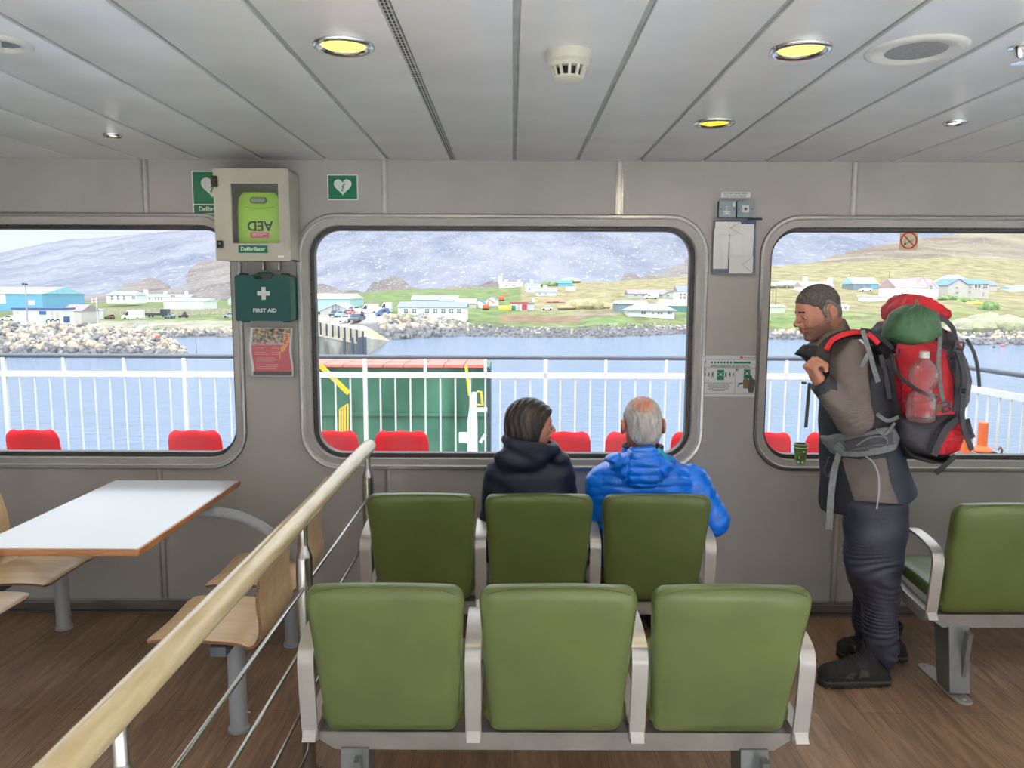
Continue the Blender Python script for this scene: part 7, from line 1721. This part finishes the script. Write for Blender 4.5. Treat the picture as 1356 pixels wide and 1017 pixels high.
for s in (-1, 1): shoe(S_(700,700).x+s*.105, 3.86, wo)
# ---- man in blue down jacket
BC = S_(850, 563, 3.46); BS = 1.06; BM = basis((-.10, 1, -.16))
bt = [(594,828,872,.075),(604,810,890,.10),(614,796,908,.125),(628,786,920,.14),(655,780,925,.15),(700,784,930,.16),(760,790,925,.17),(800,790,925,.18)]
btab = [(S_(850, py).z, S_(a, py).x, S_(b, py).x, r) for py, a, b, r in bt]
BSH, BEL, BWR = S_(798,640,3.47), S_(793,712,3.50), S_(815,730,3.72)
BSH2, BEL2, BWR2 = S_(916,638,3.47), S_(944,688,3.45), S_(915,712,3.70)
def b_skin(P):
    d = head_sd(P, BC, BM, BS, eo=.009)
    d = smin(d, cap(P, S_(850,582,3.45), S_(852,615,3.46), .058, .066), .025)
    d = smin(d, zlim(P, btab, .50, S_(850,597).z, SY, .10, .035), .03)
    for a, e, w in ((BSH,BEL,BWR),(BSH2,BEL2,BWR2)):
        d = smin(d, chain(P, [a,e,w], [.048,.042,.027], .02), .02); kk = w+V((0,.065,-.02)); d = smin(d, hand_sd(P, w, kk, (1,0,0), (.5,.6,.4), (0,0,-1), 1.), .012)
    d = smin(d, legs(P, S_(855,700).x, .20, .015), .03)
    for s in (-1, 1): d = smin(d, cap(P, (S_(855,700).x+s*.124, 3.84, .05), (S_(855,700).x+s*.124, 3.93, .04), .03, .025), .03)
    return d
def bred(p): return (np.abs(p[:,1]) > .072) & (p[:,2] > -.05) & (p[:,2] < .05)
bm_ = sdf_mesh('person', b_skin, (S_(755,700).x, 3.24, -.0), (S_(985,700).x, 3.985, 1.30), .0045, SK, None, skin_faces(BC, BM, BS, red=bred), origin=(S_(855,700).x, SY, 0))
tag(bm_, 'person with short white hair and a balding crown, blue down jacket, seated facing the window', 'person')
bhp = [(.070,.075),(.095,.14),(-.13,.16),(-.16,0),(-.13,-.080),(-.060,-.085),(-.045,-.035),(-.040,.012),(-.028,.033),(-.008,.036),(.004,.020),(.006,-.022),(.018,-.022),(.024,.012),(.034,.036),(.050,.055)]
def b_hair(P):
    p = loc(P, BC, BM, BS); base = np.minimum(ell(p, (-.012,0,.028), (.098,.076,.090)), ell(p, (.018,0,.02), (.072,.066,.080))); base = smin(base, ell(p, (-.03,0,-.035), (.072,.066,.058)), .03)
    st = .0012*np.sin(p[:,1]*400+p[:,2]*60+3*np.sin(p[:,2]*70)); return smax(base-.0055-st, poly2(p[:,0], p[:,2], bhp), .008)*BS
m_wht = mat('white_hair', (172,168,166), .7, scale=60, rgb2=(216,214,212), contrast=(.35,.65), stretch=(1,1,.3), bump=.6, bscale=140, bdist=.003); m_thin = mat('thinning_crown', (206,128,108), .55, scale=26, rgb2=(206,182,170), contrast=(.45,.8), bump=.3, bscale=140, bdist=.001)
m_thin2 = mat('thinning_hair', (196,168,158), .6, scale=90, rgb2=(206,150,132), contrast=(.35,.65), bump=.3, bscale=140, bdist=.001)
def bf(c): p = loc(c, BC, BM, BS); n = .12*np.sin(p[:,1]*160)+.1*np.sin(p[:,2]*190+1); r = ((p[:,1]-.012)/.034)**2+((p[:,2]-.088)/.026)**2+n; return np.where(p[:,0] < .02, np.where(r < .8, 1, np.where(r < 2.0, 2, 0)), 0)
sdf_mesh('hair', b_hair, np.array(BC)-.17, np.array(BC)+.17, .0036, [m_wht, m_thin, m_thin2], bm_, bf)
m_bl = mat('blue_down_nylon', (0,118,240), .3, amp=.06, scale=14, bump=.5, bscale=46, bdist=.004, coat=.2, spec=.6); m_cy = mat('cyan_lining', (34,172,200), .5); m_cd = mat('navy_collar_lining', (24,34,58), .7)
def quilt(P, a=.008, f=72., ph=0.):
    u = P[:,2]+.35*np.abs(P[:,0]-S_(853,640).x)*.3+.004*np.sin(P[:,0]*40); s = np.abs(np.sin(u*f+ph)); return -a*(np.sqrt(s+1e-4)-.6)
def b_jacket(P):
    b = smax(prof_sd(P, btab, SY), P[:,2]-S_(850,596).z, .11)+quilt(P)+.0025*wob(P, 40)
    for a, e, w in ((BSH,BEL,BWR),(BSH2,BEL2,BWR2)):
        ax = np.array((e-a).normalized(), np.float32); t = (P-np.array(a, np.float32))@ax
        r_ = chain(P, [a,e,w], [.080,.070,.048], .03)-.006*(np.sqrt(np.abs(np.sin(t*64))+1e-4)-.6)+.0025*wob(P, 36, 1.); b = smin(b, r_, .012)
    k = P-np.array(S_(851,597,3.455), np.float32); rr = np.sqrt((k[:,0]/.083)**2+(k[:,1]/.075)**2); co = smax(np.abs((rr-1)*.08)-.011, np.abs(k[:,2])-.03, .01); b = smin(b, co, .02)
    b = smax(b, -cap(P, S_(851,606,3.455), S_(850,575,3.455), .064, .075), .01)
    return smax(b, .47-P[:,2], .02)
zc = S_(851,592,3.4).z
def bjf(c): return np.where(c[:,2] > zc-.012, 1, 0)
bj = sdf_mesh('jacket', b_jacket, (S_(755,700).x, 3.22, .44), (S_(985,700).x, 3.82, 1.12), .0052, [m_bl, m_cd], bm_, bjf)
hp = [(lambda v: (v.x, v.z))(S_(a, b, 3.31)) for a, b in ((803,612),(808,607),(828,601),(838,594),(868,594),(880,602),(898,611),(902,618),(890,634),(874,648),(852,651),(832,648),(818,636))]
def hood(P):
    xc = S_(853,620,3.31).x; u = np.abs(P[:,0]-xc-.002); seam = .006*np.exp(-((u-.072)/.006)**2); s = np.abs(np.sin(P[:,2]*88+.6)); q = np.where(u < .072, -.006*(np.sqrt(s+1e-4)-.5), -.004*np.sin((P[:,2]+u*.9)*120))
    return smax(poly2(P[:,0], P[:,2], hp), np.abs(P[:,1]-3.35-.35*(P[:,0]-xc)**2*6)-.055, .07)+q+seam+.002*wob(P, 46)
sdf_mesh('hood', hood, (S_(790,600,3.3).x, 3.22, S_(850,665,3.3).z), (S_(915,600,3.3).x, 3.50, S_(850,580,3.3).z), .0045, m_bl, bj)
ln = MB(); ln.band(spline([S_(871,594,3.345), S_(878,600,3.34), S_(885,608,3.345), S_(889,611,3.36)], 4), .016, .006, (0,-1,0)); ln.out('lining_edge', m_cy, bj)
sdf_mesh('trousers', lambda P: smax(legs(P, S_(855,700).x, .20), .10-P[:,2], .01), (S_(780,700).x, 3.38, .05), (S_(930,700).x, 3.99, .70), .008, m_dt, bm_)
for s in (-1, 1): shoe(S_(855,700).x+s*.124, 3.86, bm_)
